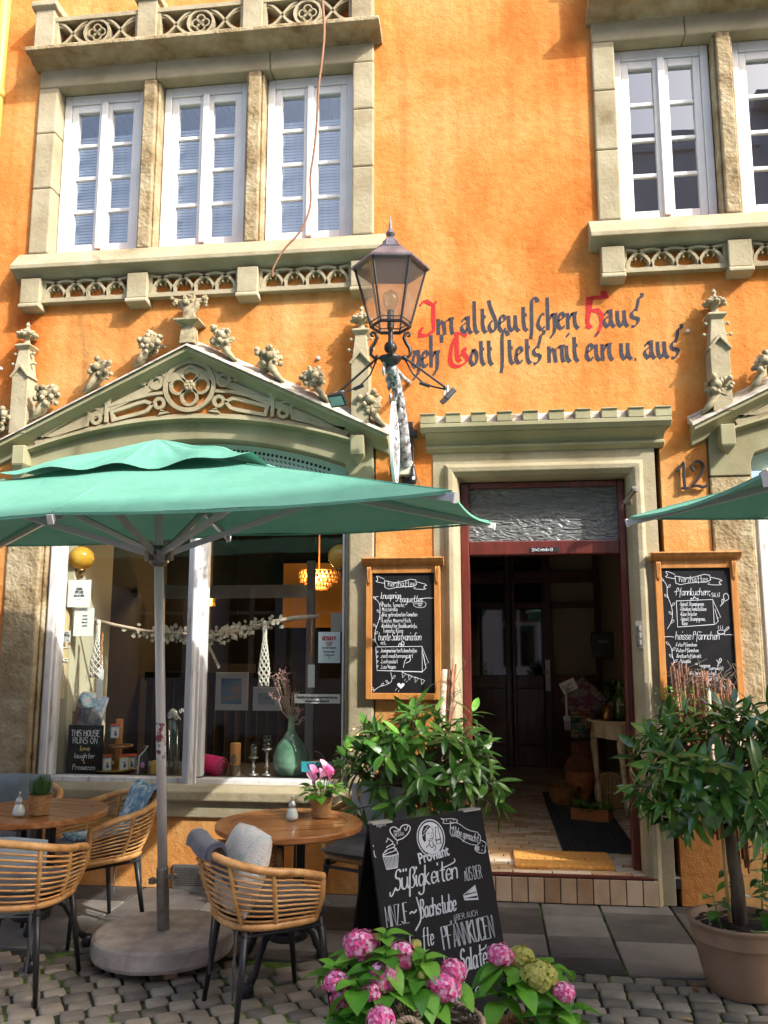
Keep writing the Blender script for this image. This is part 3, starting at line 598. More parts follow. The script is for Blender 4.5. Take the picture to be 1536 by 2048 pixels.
# shop room
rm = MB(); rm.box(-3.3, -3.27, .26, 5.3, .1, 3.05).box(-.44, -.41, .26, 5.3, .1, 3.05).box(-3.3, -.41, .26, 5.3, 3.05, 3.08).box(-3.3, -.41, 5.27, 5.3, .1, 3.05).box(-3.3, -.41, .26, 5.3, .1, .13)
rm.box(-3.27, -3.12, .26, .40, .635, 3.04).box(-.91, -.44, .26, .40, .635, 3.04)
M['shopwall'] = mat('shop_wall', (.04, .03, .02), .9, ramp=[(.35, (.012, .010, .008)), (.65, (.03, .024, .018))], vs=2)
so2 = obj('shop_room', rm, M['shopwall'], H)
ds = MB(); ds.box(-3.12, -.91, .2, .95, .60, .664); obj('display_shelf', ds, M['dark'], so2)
ow = MB(); ow.box(-2.4, -.45, 4.2, 4.24, 1.75, 2.5); obj('orange_back_wall', ow, mat('ochre_wall', (.5, .25, .05), .9), so2)
rl = MB(); rl.box(-3.12, -2.99, .265, .9, .635, 3.0); obj('reveal_panel', rl, mat('cream_reveal', (.5, .47, .33), .8), so2)
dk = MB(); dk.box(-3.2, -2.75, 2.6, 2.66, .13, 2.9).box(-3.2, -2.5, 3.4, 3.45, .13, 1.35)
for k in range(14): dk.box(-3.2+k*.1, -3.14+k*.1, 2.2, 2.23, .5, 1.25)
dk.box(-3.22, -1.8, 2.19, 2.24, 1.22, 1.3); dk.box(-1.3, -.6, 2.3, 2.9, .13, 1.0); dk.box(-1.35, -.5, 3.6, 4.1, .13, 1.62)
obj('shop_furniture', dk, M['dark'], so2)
lw = MB(); lw.box(-1.62, -1.55, 1.9, 1.95, .2, 2.3).box(-3.1, -1.62, 2.1, 2.13, 1.98, 2.1); obj('inner_frame', lw, mat('grey_inner_frame', (.3, .3, .31), .7), so2)
# vent grate, downpipe, security camera, screw caps, number, lettering
vg = MB(); vg.box(-2.06, -1.77, -.02, 0, .0, .15); vo = obj('vent_grate', vg, M['steel'], H, bevel=.003)
vh = MB()
for i in range(22):
    for j in range(9): vh.box(-2.045+i*.0122, -2.038+i*.0122, -.0225, -.0205, .022+j*.0125, .0295+j*.0125)
obj('grate_hole', vh, M['dark'], vo)
obj('downpipe', MB().tube([(-3.665, -.07, 3.6), (-3.645, -.07, 8.2)], .045, 14).tube([(-3.655, -.07, 5.68), (-3.655, -.07, 5.74)], .052, 14), mat('ochre_pipe', (.6, .38, .08), .5), H, smooth=True)
c = P(1262, 990, -.06); sc_ = MB(); sc_.tube([c+Vector((-.03, .03, -.045)), c+Vector((.02, -.06, .03))], .022, 12).tube([c+Vector((0, .03, -.06)), c+Vector((-.005, 0, -.03))], .012, 8).tube([c+Vector((.02, -.061, .031)), c+Vector((.021, -.062, .032))], .015, 10)
obj('security_camera', sc_, M['steel'], H)
for px, py in ((637, 717), (1375, 663), (3, 738)):
    p = P(px, py); obj('screw_cap', MB().ball((p.x, -.008, p.z), (.014, .012, .014), 8, 6), M['white'], H, smooth=True)
# ------------------------------------------------------------------ pen lettering
GL = {'a': '46 37 17 05 13 33 45;47 44 53', 'b': '0A 04;05 17 37 45 33 13 04', 'c': '46 37 17 05 13 33 44', 'd': '46 37 17 05 13 33 45;4A 44 53', 'e': '05 45 46 37 17 05 13 33 44',
 'f': '4A 3A 29 23 21;07 47', 'g': '46 37 17 05 13 33 45;47 41 30 10 01', 'h': '0A 03;05 17 37 46 43 53', 'i': '07 04 13;09 0A', 'j': '17 11 00;19 1A', 'k': '0A 03;37 05 33 43', 'l': '0A 04 13',
 'm': '07 03;05 17 27 36 33;35 47 57 66 63', 'n': '07 03;05 17 37 46 43', 'o': '27 06 04 23 44 46 27', 'p': '07 00;06 17 37 45 33 13 04', 'q': '46 37 17 05 13 33 45;47 40', 'r': '07 03;05 17 37 36',
 's': '46 37 17 06 15 35 44 33 13 04', 't': '2A 24 33 43;07 47', 'u': '07 04 13 33 45;47 44 53', 'v': '07 23 47', 'w': '07 13 36 53 67', 'x': '07 43;47 03', 'y': '07 05 24 44;47 42 20 00', 'z': '07 47 03 43',
 'ß': '00 03 09 1A 3A 48 27 45 33 13', 'A': '03 2A 43;15 35', 'B': '0A 03;0A 3A 48 27 07;27 45 33 03', 'C': '49 3A 1A 08 05 13 33 44', 'D': '0A 03;0A 2A 48 45 23 03', 'E': '4A 0A 03 43;07 37',
 'F': '4A 0A 03;07 37', 'G': '49 3A 1A 08 05 13 33 45 46 26', 'H': '0A 03;4A 43;07 47', 'I': '0A 03', 'J': '3A 34 23 04', 'K': '0A 03;4A 07 43', 'L': '0A 03 43', 'M': '03 0A 25 4A 43', 'N': '03 0A 43 4A',
 'O': '2A 08 05 23 45 48 2A', 'P': '03 0A 3A 48 37 07', 'R': '03 0A 3A 48 37 07;27 43', 'S': '49 3A 1A 08 17 37 45 33 13 04', 'T': '0A 4A;2A 23', 'U': '0A 05 13 33 45 4A', 'V': '0A 23 4A', 'W': '0A 13 28 33 4A',
 'Z': '0A 4A 03 43', '0': '2A 08 05 23 45 48 2A', '1': '08 2A 23', '2': '09 1A 3A 48 03 43', '3': '0A 4A 27 45 33 13 04', ',': '13 02', '.': '03 04', '-': '06 36', '~': '06 17 26 37', ':': '03 04;06 07', '+': '06 46;28 24', "'": '1A 08',
 '*': '05 16 25 14 05 15', '>': '06 36;27 36 25', '&': '43 09 1A 29 05 13 33 45', '·': '05 15'}
for u, b_ in (('ä', 'a'), ('ö', 'o'), ('ü', 'u')): GL[u] = GL[b_]+';19 1A;39 3A'
GL['Ä'] = GL['A']+';0B 0A;4B 4A'
# a broad-nib German letter
BL = {'i': '07 04 23;09 2A', 'n': '07 03;05 37 47 44 63', 'm': '07 03;05 37 43;46 77 87 84 93', 'u': '07 04 23 45;47 44 63', 'a': '06 27 47 44 63;46 05 04 23 45', 'c': '47 27 05 04 23 44', 'e': '05 46 37 17 05 04 23 44', 'd': '26 05 04 23 44 46 19 0B',
 'l': '0B 04 23', 't': '19 14 33;07 37', 'h': '0B 03;05 37 47 43 32 11', 'ſ': '01 13 1A 2B 4B 5A', 'o': '27 05 04 23 44 46 27', 'g': '27 05 04 23 45;07 47 42 21 00', 's': '47 27 06 15 45 44 23 03;37 48 5A 7A 7B', "'": '1B 19', '.': '03 13'}
RL = {'I': '0A 1B 2B 4A 5B;4A 46 44 23 03 04 15', 'H': '4B 5B 6A 4A 2A 1A 04;17 27 37 46 44 32 21;03 04 13', 'G': '5A 3B 19 06 04 13 33 54 55 46 25;2B 28 25 34;46 47 57'}
def strokes(ch, tab):
    out = []
    for s in tab[ch].split(';'):
        s = s.replace('?', '').split(); out.append([(int(q[0])*(.5 if tab is BL else 1), int(q[1], 16)-3) for q in s])
    return out
def chaikin(p, n):
    for _ in range(n):
        q = [p[0]]
        for a, b in zip(p, p[1:]):
            q += [(.75*a[0]+.25*b[0], .75*a[1]+.25*b[1]), (.25*a[0]+.75*b[0], .25*a[1]+.75*b[1])]
        p = q+[p[-1]]
    return p
PC = [0]
def pen(m, pts, wd, y0, y1, ang=40, thin=.35):      # broad nib: width follows direction
    PC[0] += 1; y0 = y0-.00006*(PC[0] % 11)         # no two strokes share a plane
    if len(pts) == 1: pts = [pts[0], (pts[0][0]+wd, pts[0][1])]
    ws = []
    for i in range(len(pts)):
        a = pts[max(0, i-1)]; b = pts[min(len(pts)-1, i+1)]; th = atan2(b[1]-a[1], b[0]-a[0])
        ws.append(wd*(thin+(1-thin)*abs(sin(th-radians(ang)))))
    m.rib(pts, ws, y0, y1)
def write(m, txt, x, z, h, wd, y0=-.0012, y1=0, tab=GL, sl=0, rot=0, sx=1, sp=1.3, sm=1, thin=.6, ang=40, center=False, fw=None, hard=True):
    u = h/7.; cur = 0; L = []
    for ch in txt:
        if ch == ' ' or ch not in tab: cur += 2.6; continue
        ss = strokes(ch, tab); wdt = max(p[0] for s in ss for p in s)
        for s in ss: L.append([(cur+px*1.0, py) for px, py in s])
        cur += wdt+sp
    if fw: sx = fw/((cur-sp)*u)
    tot = (cur-sp)*u*sx
    ox = -tot/2 if center else 0
    c, s_ = cos(rot), sin(rot)
    for st_ in L:
        q = [((px*u*sx+py*u*sl+ox), py*u) for px, py in st_]; q = chaikin(q, sm) if len(q) > 2 and not (hard and ch in 'AEFHIKLMNTVWZ14') else q
        pen(m, [(x+a*c-b*s_, z+a*s_+b*c) for a, b in q], wd, y0, y1, ang, thin)
    return tot
def line(m, pts, wd, y0=-.0012, y1=0, sm=1, closed=False):
    p = chaikin(list(pts), sm) if sm and not closed else list(pts)
    PC[0] += 1; m.rib(p, wd, y0-.00006*(PC[0] % 11), y1, closed)
def typed(txt, size, ext=.001, align='CENTER', bold=0):
    cu = bpy.data.curves.new('t', 'FONT'); cu.body = txt; cu.size = size; cu.extrude = ext; cu.align_x = align; cu.offset = bold; cu.resolution_u = 4
    o = bpy.data.objects.new('t', cu); COL.objects.link(o); bpy.context.view_layer.update()
    me = bpy.data.meshes.new_from_object(o.evaluated_get(bpy.context.evaluated_depsgraph_get())); bpy.data.objects.remove(o); bpy.data.curves.remove(cu)
    m = MB(); m.add([(v.co.x, -v.co.z, v.co.y) for v in me.vertices], [tuple(p.vertices) for p in me.polygons]); bpy.data.meshes.remove(me)
    return m
# -------- the painted verse and house number
vb, VR = MB(), []; YV0, YV1 = -.0012, 0.0
ADV = {'ſ': 1.4, 's': 2.2}
def fit(x, x1, z, words):             # letter widths set so that the line ends where the wall's line ends
    u = .116/4; tot = 0
    adv = lambda ch, t: {'I': 5.7, 'H': 5.0, 'G': 6.4}[ch] if t is RL else (ADV[ch] if ch in ADV else max(q[0] for s in strokes(ch, t) for q in s))+.95
    for wtxt, red in words:
        for k, ch in enumerate(wtxt): tot += adv(ch, RL if (red and k == 0) else BL)
        tot += 1.7
    sxx = (x1-x)/((tot-2.6)*u)
    for wtxt, red in words:
        for k, ch in enumerate(wtxt):
            t = RL if (red and k == 0) else BL
            m = vb
            if t is RL: m = MB(); VR.append(m)
            write(m, ch, x, z, u*7*(1.06 if t is RL else 1), .0295 if t is BL else .036, YV0, YV1, t, 0, 0, sxx, 0, 1, .26, 40)
            x += adv(ch, t)*u*sxx
        x += 1.7*u*sxx
fit(-.44, 1.03, 3.655, [('Im', 1), ('altdeutſchen', 0), ('Haus', 1)])
fit(-.49, 1.275, 3.425, [("geh'", 0), ('Gott', 1), ('ſtets', 0), ('mit', 0), ('ein', 0), ('u.', 0), ('aus', 0)])
obj('painted_verse', vb, M['letter'], H, recalc=False); [obj('red_initial', m, M['redlet'], H, recalc=False) for m in VR]
nb = MB()
def curve(m, pts, wd, y0, y1): m.rib(chaikin(pts, 2), wd, y0, y1)
curve(nb, [(1.215, 2.655), (1.25, 2.70), (1.262, 2.715), (1.258, 2.6), (1.262, 2.545)], .016, -.035, -.015); curve(nb, [(1.24, 2.548), (1.262, 2.54), (1.285, 2.548)], .014, -.035, -.015)
curve(nb, [(1.325, 2.655), (1.305, 2.68), (1.33, 2.72), (1.375, 2.715), (1.385, 2.67), (1.36, 2.62), (1.305, 2.555)], .015, -.035, -.015); curve(nb, [(1.3, 2.553), (1.34, 2.562), (1.375, 2.545), (1.405, 2.565)], .016, -.035, -.015)
for x, z in ((1.26, 2.7), (1.26, 2.56), (1.375, 2.7), (1.32, 2.56)): nb.tube([(x, 0, z), (x, -.02, z)], .005, 6)
obj('house_number', nb, M['iron'], H, bevel=.002)
cm = MB(); write(cm, '20+C+M+B+13', .288, 2.167, .019, .0028, .1232, .1242, sx=.92); obj('chalk_mark', cm, M['chalk'], sto)
# ------------------------------------------------------------------ ground
gb = MB(); gb.box(-7.2, 7.2, -3.1, .0, -.06, -.015); struct('bedding_ground', gb, M['joint']); gb = MB(); gb.box(-40, 40, -40, -2.96, -.05, -.004).box(-40, -7.0, -2.96, 0, -.05, -.004).box(7.0, 40, -2.96, 0, -.05, -.004).box(3.0, 7.0, -2.96, -1.16, -.05, -.006).box(-7.0, -4.25, -2.96, -1.16, -.05, -.006); struct('street', gb, M['street'])
rr = random.Random(11); sb = MB()
x = -7.0
cols = [-7, -6.3, -5.7, -5.1, -4.5, -3.9, -3.35, -2.8, -2.25, -1.75, -1.2, -.72, -.22, .27, .62, 1.04, 1.28, 1.75, 2.3, 2.9, 3.5, 4.1, 4.7, 5.3, 6, 7]
for a, b in zip(cols, cols[1:]):
    y = -.004-rr.uniform(.1, .3); y0 = 0
    while True:
        sb.box(a+.006, b-.006, max(y, -1.15)+.004, y0-.004, -.05, rr.uniform(-.002, .002)); 
        if y <= -1.15: break
        y0 = y; y -= rr.uniform(.3, .5)
        if y < -1.02: y = -1.15
for v in sb.v:
    if v.z > -.02: v.z += .0
struct('pavement_slabs', sb, M['slab'], bevel=.006)
cb = MB()
def stone(cx, cy, a, wx, wy, h):
    ca, sa = cos(a), sin(a); vs = []
    for z, q in ((-.05, 1), (h-.012, 1.0), (h-.003, .94), (h, .80)):
        for sx_, sy_ in ((-1, -1), (0, -1.06), (1, -1), (1.06, 0), (1, 1), (0, 1.06), (-1, 1), (-1.06, 0)):
            px, py = sx_*wx/2*q*rr.uniform(.95, 1.02), sy_*wy/2*q*rr.uniform(.95, 1.02); vs.append((cx+px*ca-py*sa, cy+px*sa+py*ca, z+rr.uniform(-.0015, .0015)))
    fs = [(i*8+j, i*8+(j+1) % 8, (i+1)*8+(j+1) % 8, (i+1)*8+j) for i in range(3) for j in range(8)]+[tuple(range(24, 32))]
    cb.add(vs, fs)
py = -1.155
while py > -2.9:                         # straight rows before the door
    dy = rr.uniform(.075, .095); px = -.34+rr.uniform(0, .05)
    while px < 3.2:
        dx = rr.uniform(.10, .15); stone(px+dx/2, py-dy/2, rr.uniform(-.03, .03), dx-.014, dy-.012, rr.uniform(-.008, .006)); px += dx
    py -= dy
an = radians(32); ca, sa = cos(an), sin(an)
for j in range(-40, 40):                 # oblique rows under the tables
    off = rr.uniform(0, .1)
    for i in range(-50, 50):
        u, v = i*.118+off, j*.1; X, Y = -2.2+u*ca-v*sa, -1.9+u*sa+v*ca
        if -4.3 < X < -.36 and -2.95 < Y < -1.2: stone(X, Y, an+rr.uniform(-.05, .05), .104*rr.uniform(.9, 1.04), .088, rr.uniform(-.008, .006))
struct('cobble_paving', cb, M['cobble'], smooth=True)
T = M['cobble'].node_tree
def island(m, amt=.5):
    T = m.node_tree; cr_ = [x for x in T.nodes if x.type == 'VALTORGB'][0]; nz = [x for x in T.nodes if x.type == 'TEX_NOISE' and x.outputs[0].links and x.outputs[0].links[0].to_node == cr_][0]
    T.links.remove(cr_.inputs[0].links[0]); g = T.nodes.new('ShaderNodeNewGeometry')
    a = T.nodes.new('ShaderNodeMath'); a.operation = 'MULTIPLY'; a.inputs[1].default_value = amt; b = T.nodes.new('ShaderNodeMath'); b.operation = 'MULTIPLY_ADD'; b.inputs[1].default_value = 1-amt
    T.links.new(g.outputs['Random Per Island'], a.inputs[0]); T.links.new(nz.outputs[0], b.inputs[0]); T.links.new(a.outputs[0], b.inputs[2]); T.links.new(b.outputs[0], cr_.inputs[0])
for k in ('cobble', 'slab', 'leaf', 'hleaf', 'pink'): island(M[k], {'pink': .75, 'hleaf': .6}.get(k, .45))
for px, py, c_, lb in ((1385, 1972, (.45, .22, .06), 'curled tan leaf lying on the cobbles left of the clay pot'), (1383, 1982, (.3, .07, .03), 'small reddish leaf lying just in front of the tan leaf'), (1368, 2041, (.5, .25, .07), 'tiny tan leaf at the bottom edge of the cobbles right of the hydrangeas'), (330, 1952, (.3, .2, .1), 'brown leaf under the front of the granite parasol base')):
    p = G(px, py, .004); tag(obj('fallen_leaf', MB().leaf((0, 0, .006), (1, .3, 0), (0, 0, 1), .05, .032, .4), mat('dry_leaf', c_, .8), loc=p), lb, 'leaf')
# ------------------------------------------------------------------ the street behind the camera
oh = thing('opposite_house', 'pale house across the street, seen only mirrored in the window panes', 'house')
M['facade'] = mat('pale_facade', (.65, .65, .68), .9, ramp=[(.3, (.6, .6, .64)), (.7, (.72, .72, .75))], vs=1)
hs = []
for i in range(-9, 5):
    for j in range(3 if i >= 0 else 2): hs.append((i*1.7+.3, i*1.7+1.3, .9+j*2.9, 2.7+j*2.9))
ow_ = wall_grid([h for h in hs if h[1] < 5 and h[3] < 8], -16, 5.0, 0, 8.0, 0, .3); up_ = wall_grid([h for h in hs if h[1] < 5 and h[2] > 6], -.1, 5.0, 6.5, 10.9, 0, .3)
ow_.extx([(0, 7.7), (.35, 7.9), (.35, 8.0), (0, 8.4)], -16, -.1); up_.extx([(0, 10.3), (.35, 10.5), (.35, 10.6), (0, 10.9)], -.1, 5); up_.xf(Matrix.Translation((0, .004, 0))); ow_.add(up_.v, up_.f)
for j in range(1, 3): ow_.extx([(0, j*2.9+.3), (.16, j*2.9+.34), (.16, j*2.9+.44), (0, j*2.9+.5)], -16, 5)
ow_.xf(Matrix.Translation((0, -9.4, 0)))
obj('wall', ow_, M['facade'], oh)
wf = MB(); wg = MB()
for a, b, c, d in hs:
    if b < 5:
        for x0_, x1_, z0_, z1_ in ((a-.12, a+.06, c-.1, d+.1), (b-.06, b+.12, c-.1, d+.1), (a+.06, b-.06, d-.06, d+.12), (a+.06, b-.06, c-.12, c+.06), ((a+b)/2-.04, (a+b)/2+.04, c+.06, d-.06), (a+.06, (a+b)/2-.04, c+1.2, c+1.26), ((a+b)/2+.04, b-.06, c+1.2, c+1.26)): wf.box(x0_, x1_, -9.42, -9.34, z0_, z1_)
        wg.box(a, b, -9.6, -9.56, c, d)
wfo = obj('window_frame', wf, M['white'], oh); obj('pane', wg, mg, oh)
ln = thing('sun_blocking_house', 'lower grey house further along the opposite side, seen only in reflections', 'house')
lm = MB(); lm.box(5.02, 26, -16, -9.4, 0, 11.4); lm.extx([(-9.4, 11.4), (-9.05, 11.4), (-9.0, 11.55), (-12.7, 12.0), (-16, 11.4)], 5.02, 26); obj('wall', lm, M['facade'], ln)  # out of view, added and sized to shade the street level
# ------------------------------------------------------------------ parasols
def parasol(loc, label):
    o = thing('parasol', label, 'parasol', loc, 0, 'turquoise parasols before the house')
    return o
PA = Vector((-1.66, -1.2, 0))
par = parasol(PA, 'large turquoise parasol over the two tables with a round granite base')
ax = Vector((-.024, -.078, 1)).normalized(); ph = -.081; ex = Vector((cos(ph), sin(ph), 0)); ex = (ex-ax*ex.dot(ax)).normalized(); ey = ax.cross(ex)
RM = Matrix(((ex.x, ey.x, ax.x, 0), (ex.y, ey.y, ax.y, 0), (ex.z, ey.z, ax.z, .1), (0, 0, 0, 1)))   # parasol axes -> local
LZ, HL, HW, PKZ = 2.075, 1.66, .953, 2.46
rim = [(HL, 0), (HL, HW), (0, HW), (-HL, HW), (-HL, 0), (-HL, -HW), (0, -HW), (HL, -HW)]
rim = [(HL, -HW), (HL, HW), (0, HW), (-HL, HW), (-HL, -HW), (0, -HW)]
rr2 = random.Random(2)
def canopy(q0, q1, lift, m, nu=10, nv=12, ruf=0):
    k = len(rim)
    for i in range(k):
        a, b = Vector(rim[i]), Vector(rim[(i+1) % k])
        def fn(u, v):
            p = a.lerp(b, u); s_ = q0+(q1-q0)*v; sg = sin(pi*u)
            p = p*s_*(1-.012*sg*s_); z = PKZ+(LZ-PKZ)*s_-.022*sg*s_*s_+lift
            if ruf: z += ruf*sin(9*p.x+2*p.y+3)*v*.6+ruf*sin(17*p.x-5*p.y)*v*v+ruf*.8*sin(5*p.y+7*p.x)*v+.03*(1-v)+.016*abs(sin(11*atan2(p.y, p.x+.001)))*sin(pi*v)-.01*abs(sin(7*p.x+3))*sin(pi*v)
            else: z += .006*sin(6*p.x+3*p.y)*sin(4*p.y)+.003*sin(19*p.x+7*p.y)*sin(pi*u)*v
            return (p.x, p.y, z)
        m.grid(fn, nu, nv)
    return m
cm_ = canopy(.02, 1, 0, MB()); n_ = len(cm_.v)
k = len(rim)
for i in range(k):                       # hem hanging from the edge
    a, b = Vector(rim[i]), Vector(rim[(i+1) % k])
    cm_.grid(lambda u, v: (a.lerp(b, u).x*(1-.012*sin(pi*u)), a.lerp(b, u).y*(1-.012*sin(pi*u)), LZ-.022*sin(pi*u)-.012*v), 10, 1)
co = obj('canopy', cm_.xf(RM), M['canopy'], par, smooth=True, recalc=False)
vc = canopy(.0, .40, .04, MB(), 14, 10, .015); obj('vent_cap', vc.xf(RM), M['canopy'], co, smooth=True, recalc=False)
for i in range(k):
    e = Vector((*rim[i], LZ-.025)); c = Vector((rim[i][0]*.03, rim[i][1]*.03, PKZ-.06)); d = (e-c).normalized(); sd_ = d.cross(Vector((0, 0, 1))).normalized(); up = sd_.cross(d)
    MM = Matrix(((d.x, sd_.x, up.x, c.x), (d.y, sd_.y, up.y, c.y), (d.z, sd_.z, up.z, c.z), (0, 0, 0, 1)))
    r_ = MB().box(0, (e-c).length+.012, -.011, .011, -.016, .016, MM).xf(RM); ro = obj('rib', r_, M['alu'], par, bevel=.002)
    ep = MB().box((e-c).length+.012, (e-c).length+.02, -.013, .013, -.02, .02, MM).xf(RM); obj('end_cap', ep, M['white'], ro)
    f = c.lerp(e, .48 if abs(rim[i][0]) > .1 else .6); h0 = Vector((f.x*.05, f.y*.09, 1.93)); d = (f-h0).normalized(); sd_ = d.cross(Vector((0, 0, 1))).normalized(); up = sd_.cross(d)
    MM = Matrix(((d.x, sd_.x, up.x, h0.x), (d.y, sd_.y, up.y, h0.y), (d.z, sd_.z, up.z, h0.z), (0, 0, 0, 1)))
    PP = [Vector((rim[i][0]*q, rim[i][1]*q, PKZ+(LZ-PKZ)*q+.001)) for q in (.38, .7, .99)]; obj('seam', MB().tube(PP, .0035, 5).xf(RM), M['canopy'], ro)
    obj('strut', MB().box(0, (f-h0).length, -.01, .01, -.016, .016, MM).xf(RM), M['alu'], ro, bevel=.002)
obj('crown_hub', MB().lathe([(.03, PKZ-.1), (.05, PKZ-.09), (.05, PKZ-.03), (.02, PKZ-.01)], 12).xf(RM), M['steel'], par)
hb = MB().lathe([(.03, 1.86), (.05, 1.88), (.05, 1.95), (.032, 1.97)], 12)
for i in range(6): a = pi/3*i; hb.box(.035, .075, -.016, .016, 1.89, 1.94, Matrix.Rotation(a, 4, 'Z'))
obj('hub', hb.xf(RM), M['steel'], par)
obj('pole', MB().tube([(0, 0, .3), (0, 0, 1.2), (0, 0, PKZ-.05)], .0245, 20).xf(RM), mat('anodised_pole', (.72, .71, .70), .4, metal=.25), par, smooth=True)
sl_ = MB().tube([(0, 0, .0), (0, 0, .33), (0, 0, .335), (0, 0, .345)], [.0305, .0305, .029, .026], 20).lathe([(.043, -.01), (.043, .006), (.032, .012)], 20)
sl_.tube([(0, -.03, .13), (0, -.037, .13)], .011, 10).tube([(.02, 0, .29), (.055, 0, .29)], .01, 8).lathe([(.012, -.012), (.02, -.008), (.02, .008), (.012, .012)], 8, (.055, 0, .295)).tube([(-.02, 0, .27), (-.055, 0, .27)], .01, 8).lathe([(.014, -.014), (.022, -.01), (.022, .01), (.014, .014)], 8, (-.055, 0, .27))
obj('sleeve', sl_.xf(RM), M['steel'], par)
st_ = MB().tube([(0, 0, .88), (0, 0, 1.06)], .0252, 20); obj('sticker', st_.xf(RM), mat('worn_sticker', (.6, .6, .6), .6, ramp=[(.42, (.25, .06, .06)), (.48, (.62, .62, .62)), (.6, (.68, .68, .68)), (.66, (.3, .3, .32))], vs=22, det=2), par)
rb = random.Random(9); gp_ = MB()
def gran(u, v):
    a = 2*pi*u; q = [(.02, .1), (.2, .102), (.292, .1), (.305, .09), (.308, .02), (.3, .0), (.05, .0)]; r_, z = q[round(v*6)]; r_ *= 1.13
    j = 1+.004*sin(7*a)+.005*sin(23*a+1)*(.3+.7*(z < .03))
    return (r_*j*cos(a), r_*j*sin(a), z+.035)
gp_.grid(gran, 60, 6, True); gp_.add([(0, 0, .135)], []); obj('granite_base', gp_, M['granite'], par, bevel=.004)
ft = MB()
for i in range(4): a = pi/2*i+.5; ft.box(.17, .30, -.03, .03, 0, .036, Matrix.Rotation(a, 4, 'Z'))
obj('base_foot', ft, M['claypot'], par)
par2 = dup(par, (2.43, -2.0, -.035), radians(6.8), 'turquoise parasol at the right edge of which only a corner shows by the house number', 'turquoise parasols before the house')
# ------------------------------------------------------------------ tables
def make_table(loc, label, rz):
    t = thing('bistro_table', label, 'table', loc, rz, 'round bistro tables')
    r_, zt, th = .355, .70, .032; m = MB()
    m.grid(lambda u, v: ((.275+(r_-.275)*v)*cos(2*pi*u), (.275+(r_-.275)*v)*sin(2*pi*u), zt), 64, 1, True)
    m2 = MB(); m2.lathe([(.278, zt-th), (r_-.006, zt-th), (r_, zt-th+.006), (r_, zt-.006), (r_-.006, zt), (.278, zt), (.278, zt-th)], 64)
    tp = obj('tabletop', m2, M['table'], t)
    pl = MB(); n = 6
    for i in range(n):
        a, b = -.276+.552*i/n+.0025, -.276+.552*(i+1)/n-.0025; pts = []
        for y in [a+(b-a)*q/4 for q in range(5)]: pts.append((sqrt(max(0, .276**2-y*y)), y))
        poly = pts+[(-x, y) for x, y in pts[::-1]]; kk = len(poly); zz = zt-.001+R.uniform(-.0006, .0006)
        pl.add([(x, y, zt-th) for x, y in poly]+[(x, y, zz) for x, y in poly], [tuple(range(kk-1, -1, -1)), tuple(range(kk, 2*kk))]+[(j, (j+1) % kk, kk+(j+1) % kk, kk+j) for j in range(kk)])
    obj('plank', pl, M['table'], tp)
    c = MB()
    for sx in (-1, 1):
        for sy in (-1, 1): c.box(sx*.05-.02, sx*.05+.02, sy*.05-.02, sy*.05+.02, .2, zt-th-.02)
    c.box(-.16, .16, -.03, .03, zt-th-.022, zt-th-.002).box(-.03, .03, -.16, .16, zt-th-.045, zt-th-.0222).lathe([(.09, .17), (.10, .18), (.10, .21), (.08, .22)], 20)
    obj('pedestal', c, M['black'], t, bevel=.004)
    for i in range(4):
        a = pi/4+pi/2*i; f = MB(); pts = [(.05, 0, .24), (.1, 0, .25), (.16, 0, .22), (.2, 0, .15), (.23, 0, .08), (.27, 0, .045)]
        f.tube(pts, [.018, .02, .019, .017, .016, .02], 8).lathe([(.025, 0), (.03, .01), (.028, .04), (.02, .055), (.01, .06)], 12, (.28, 0, 0)); f.xf(Matrix.Rotation(a, 4, 'Z'))
        obj('foot', f, M['black'], t, smooth=True)
    return t
T1 = make_table((-.985, -1.36, 0), 'round teak bistro table with the pink calla pot, beside the chalkboard stand', radians(20))
T2 = dup(T1, (-2.36, -1.22, 0), radians(-15), 'round teak bistro table cut by the left edge, with the grassy pot', 'round bistro tables')
# ------------------------------------------------------------------ rattan chairs
def uplan(t, sc_=1):                      # t -1..1 round the back from right arm front to left arm front
    a = t*(pi/2+.55); 
    hx, hy = .27, .27
    c, s = cos(a), sin(a); e = .72
    return Vector((hx*(abs(s)**e)*(1 if s > 0 else -1)*1.0, -hy*(abs(c)**e)*(1 if c > 0 else -1)*(1 if c > 0 else .95), 0))*sc_
def rimz(t): return .70-.12*abs(t)**1.5
def wrapped(m, pts, r, pitch=.007, n=9):
    pts = [Vector(p) for p in pts]; out = []; 
    for a, b in zip(pts, pts[1:]):
        k = max(1, int((b-a).length/pitch)); out += [a.lerp(b, i/k) for i in range(k)]
    out.append(pts[-1]); rs = [r*(1.05 if i % 2 else .94)*R.uniform(.97, 1.03) for i in range(len(out))]
    m.tube(out, rs, n)
def seatp(t): p = uplan(t, .83); return Vector((p.x, p.y+.02, .405))
def rimp(t): p = uplan(t, 1.04); return Vector((p.x, p.y-.02*(1-abs(t)), rimz(t)))
CN = 0
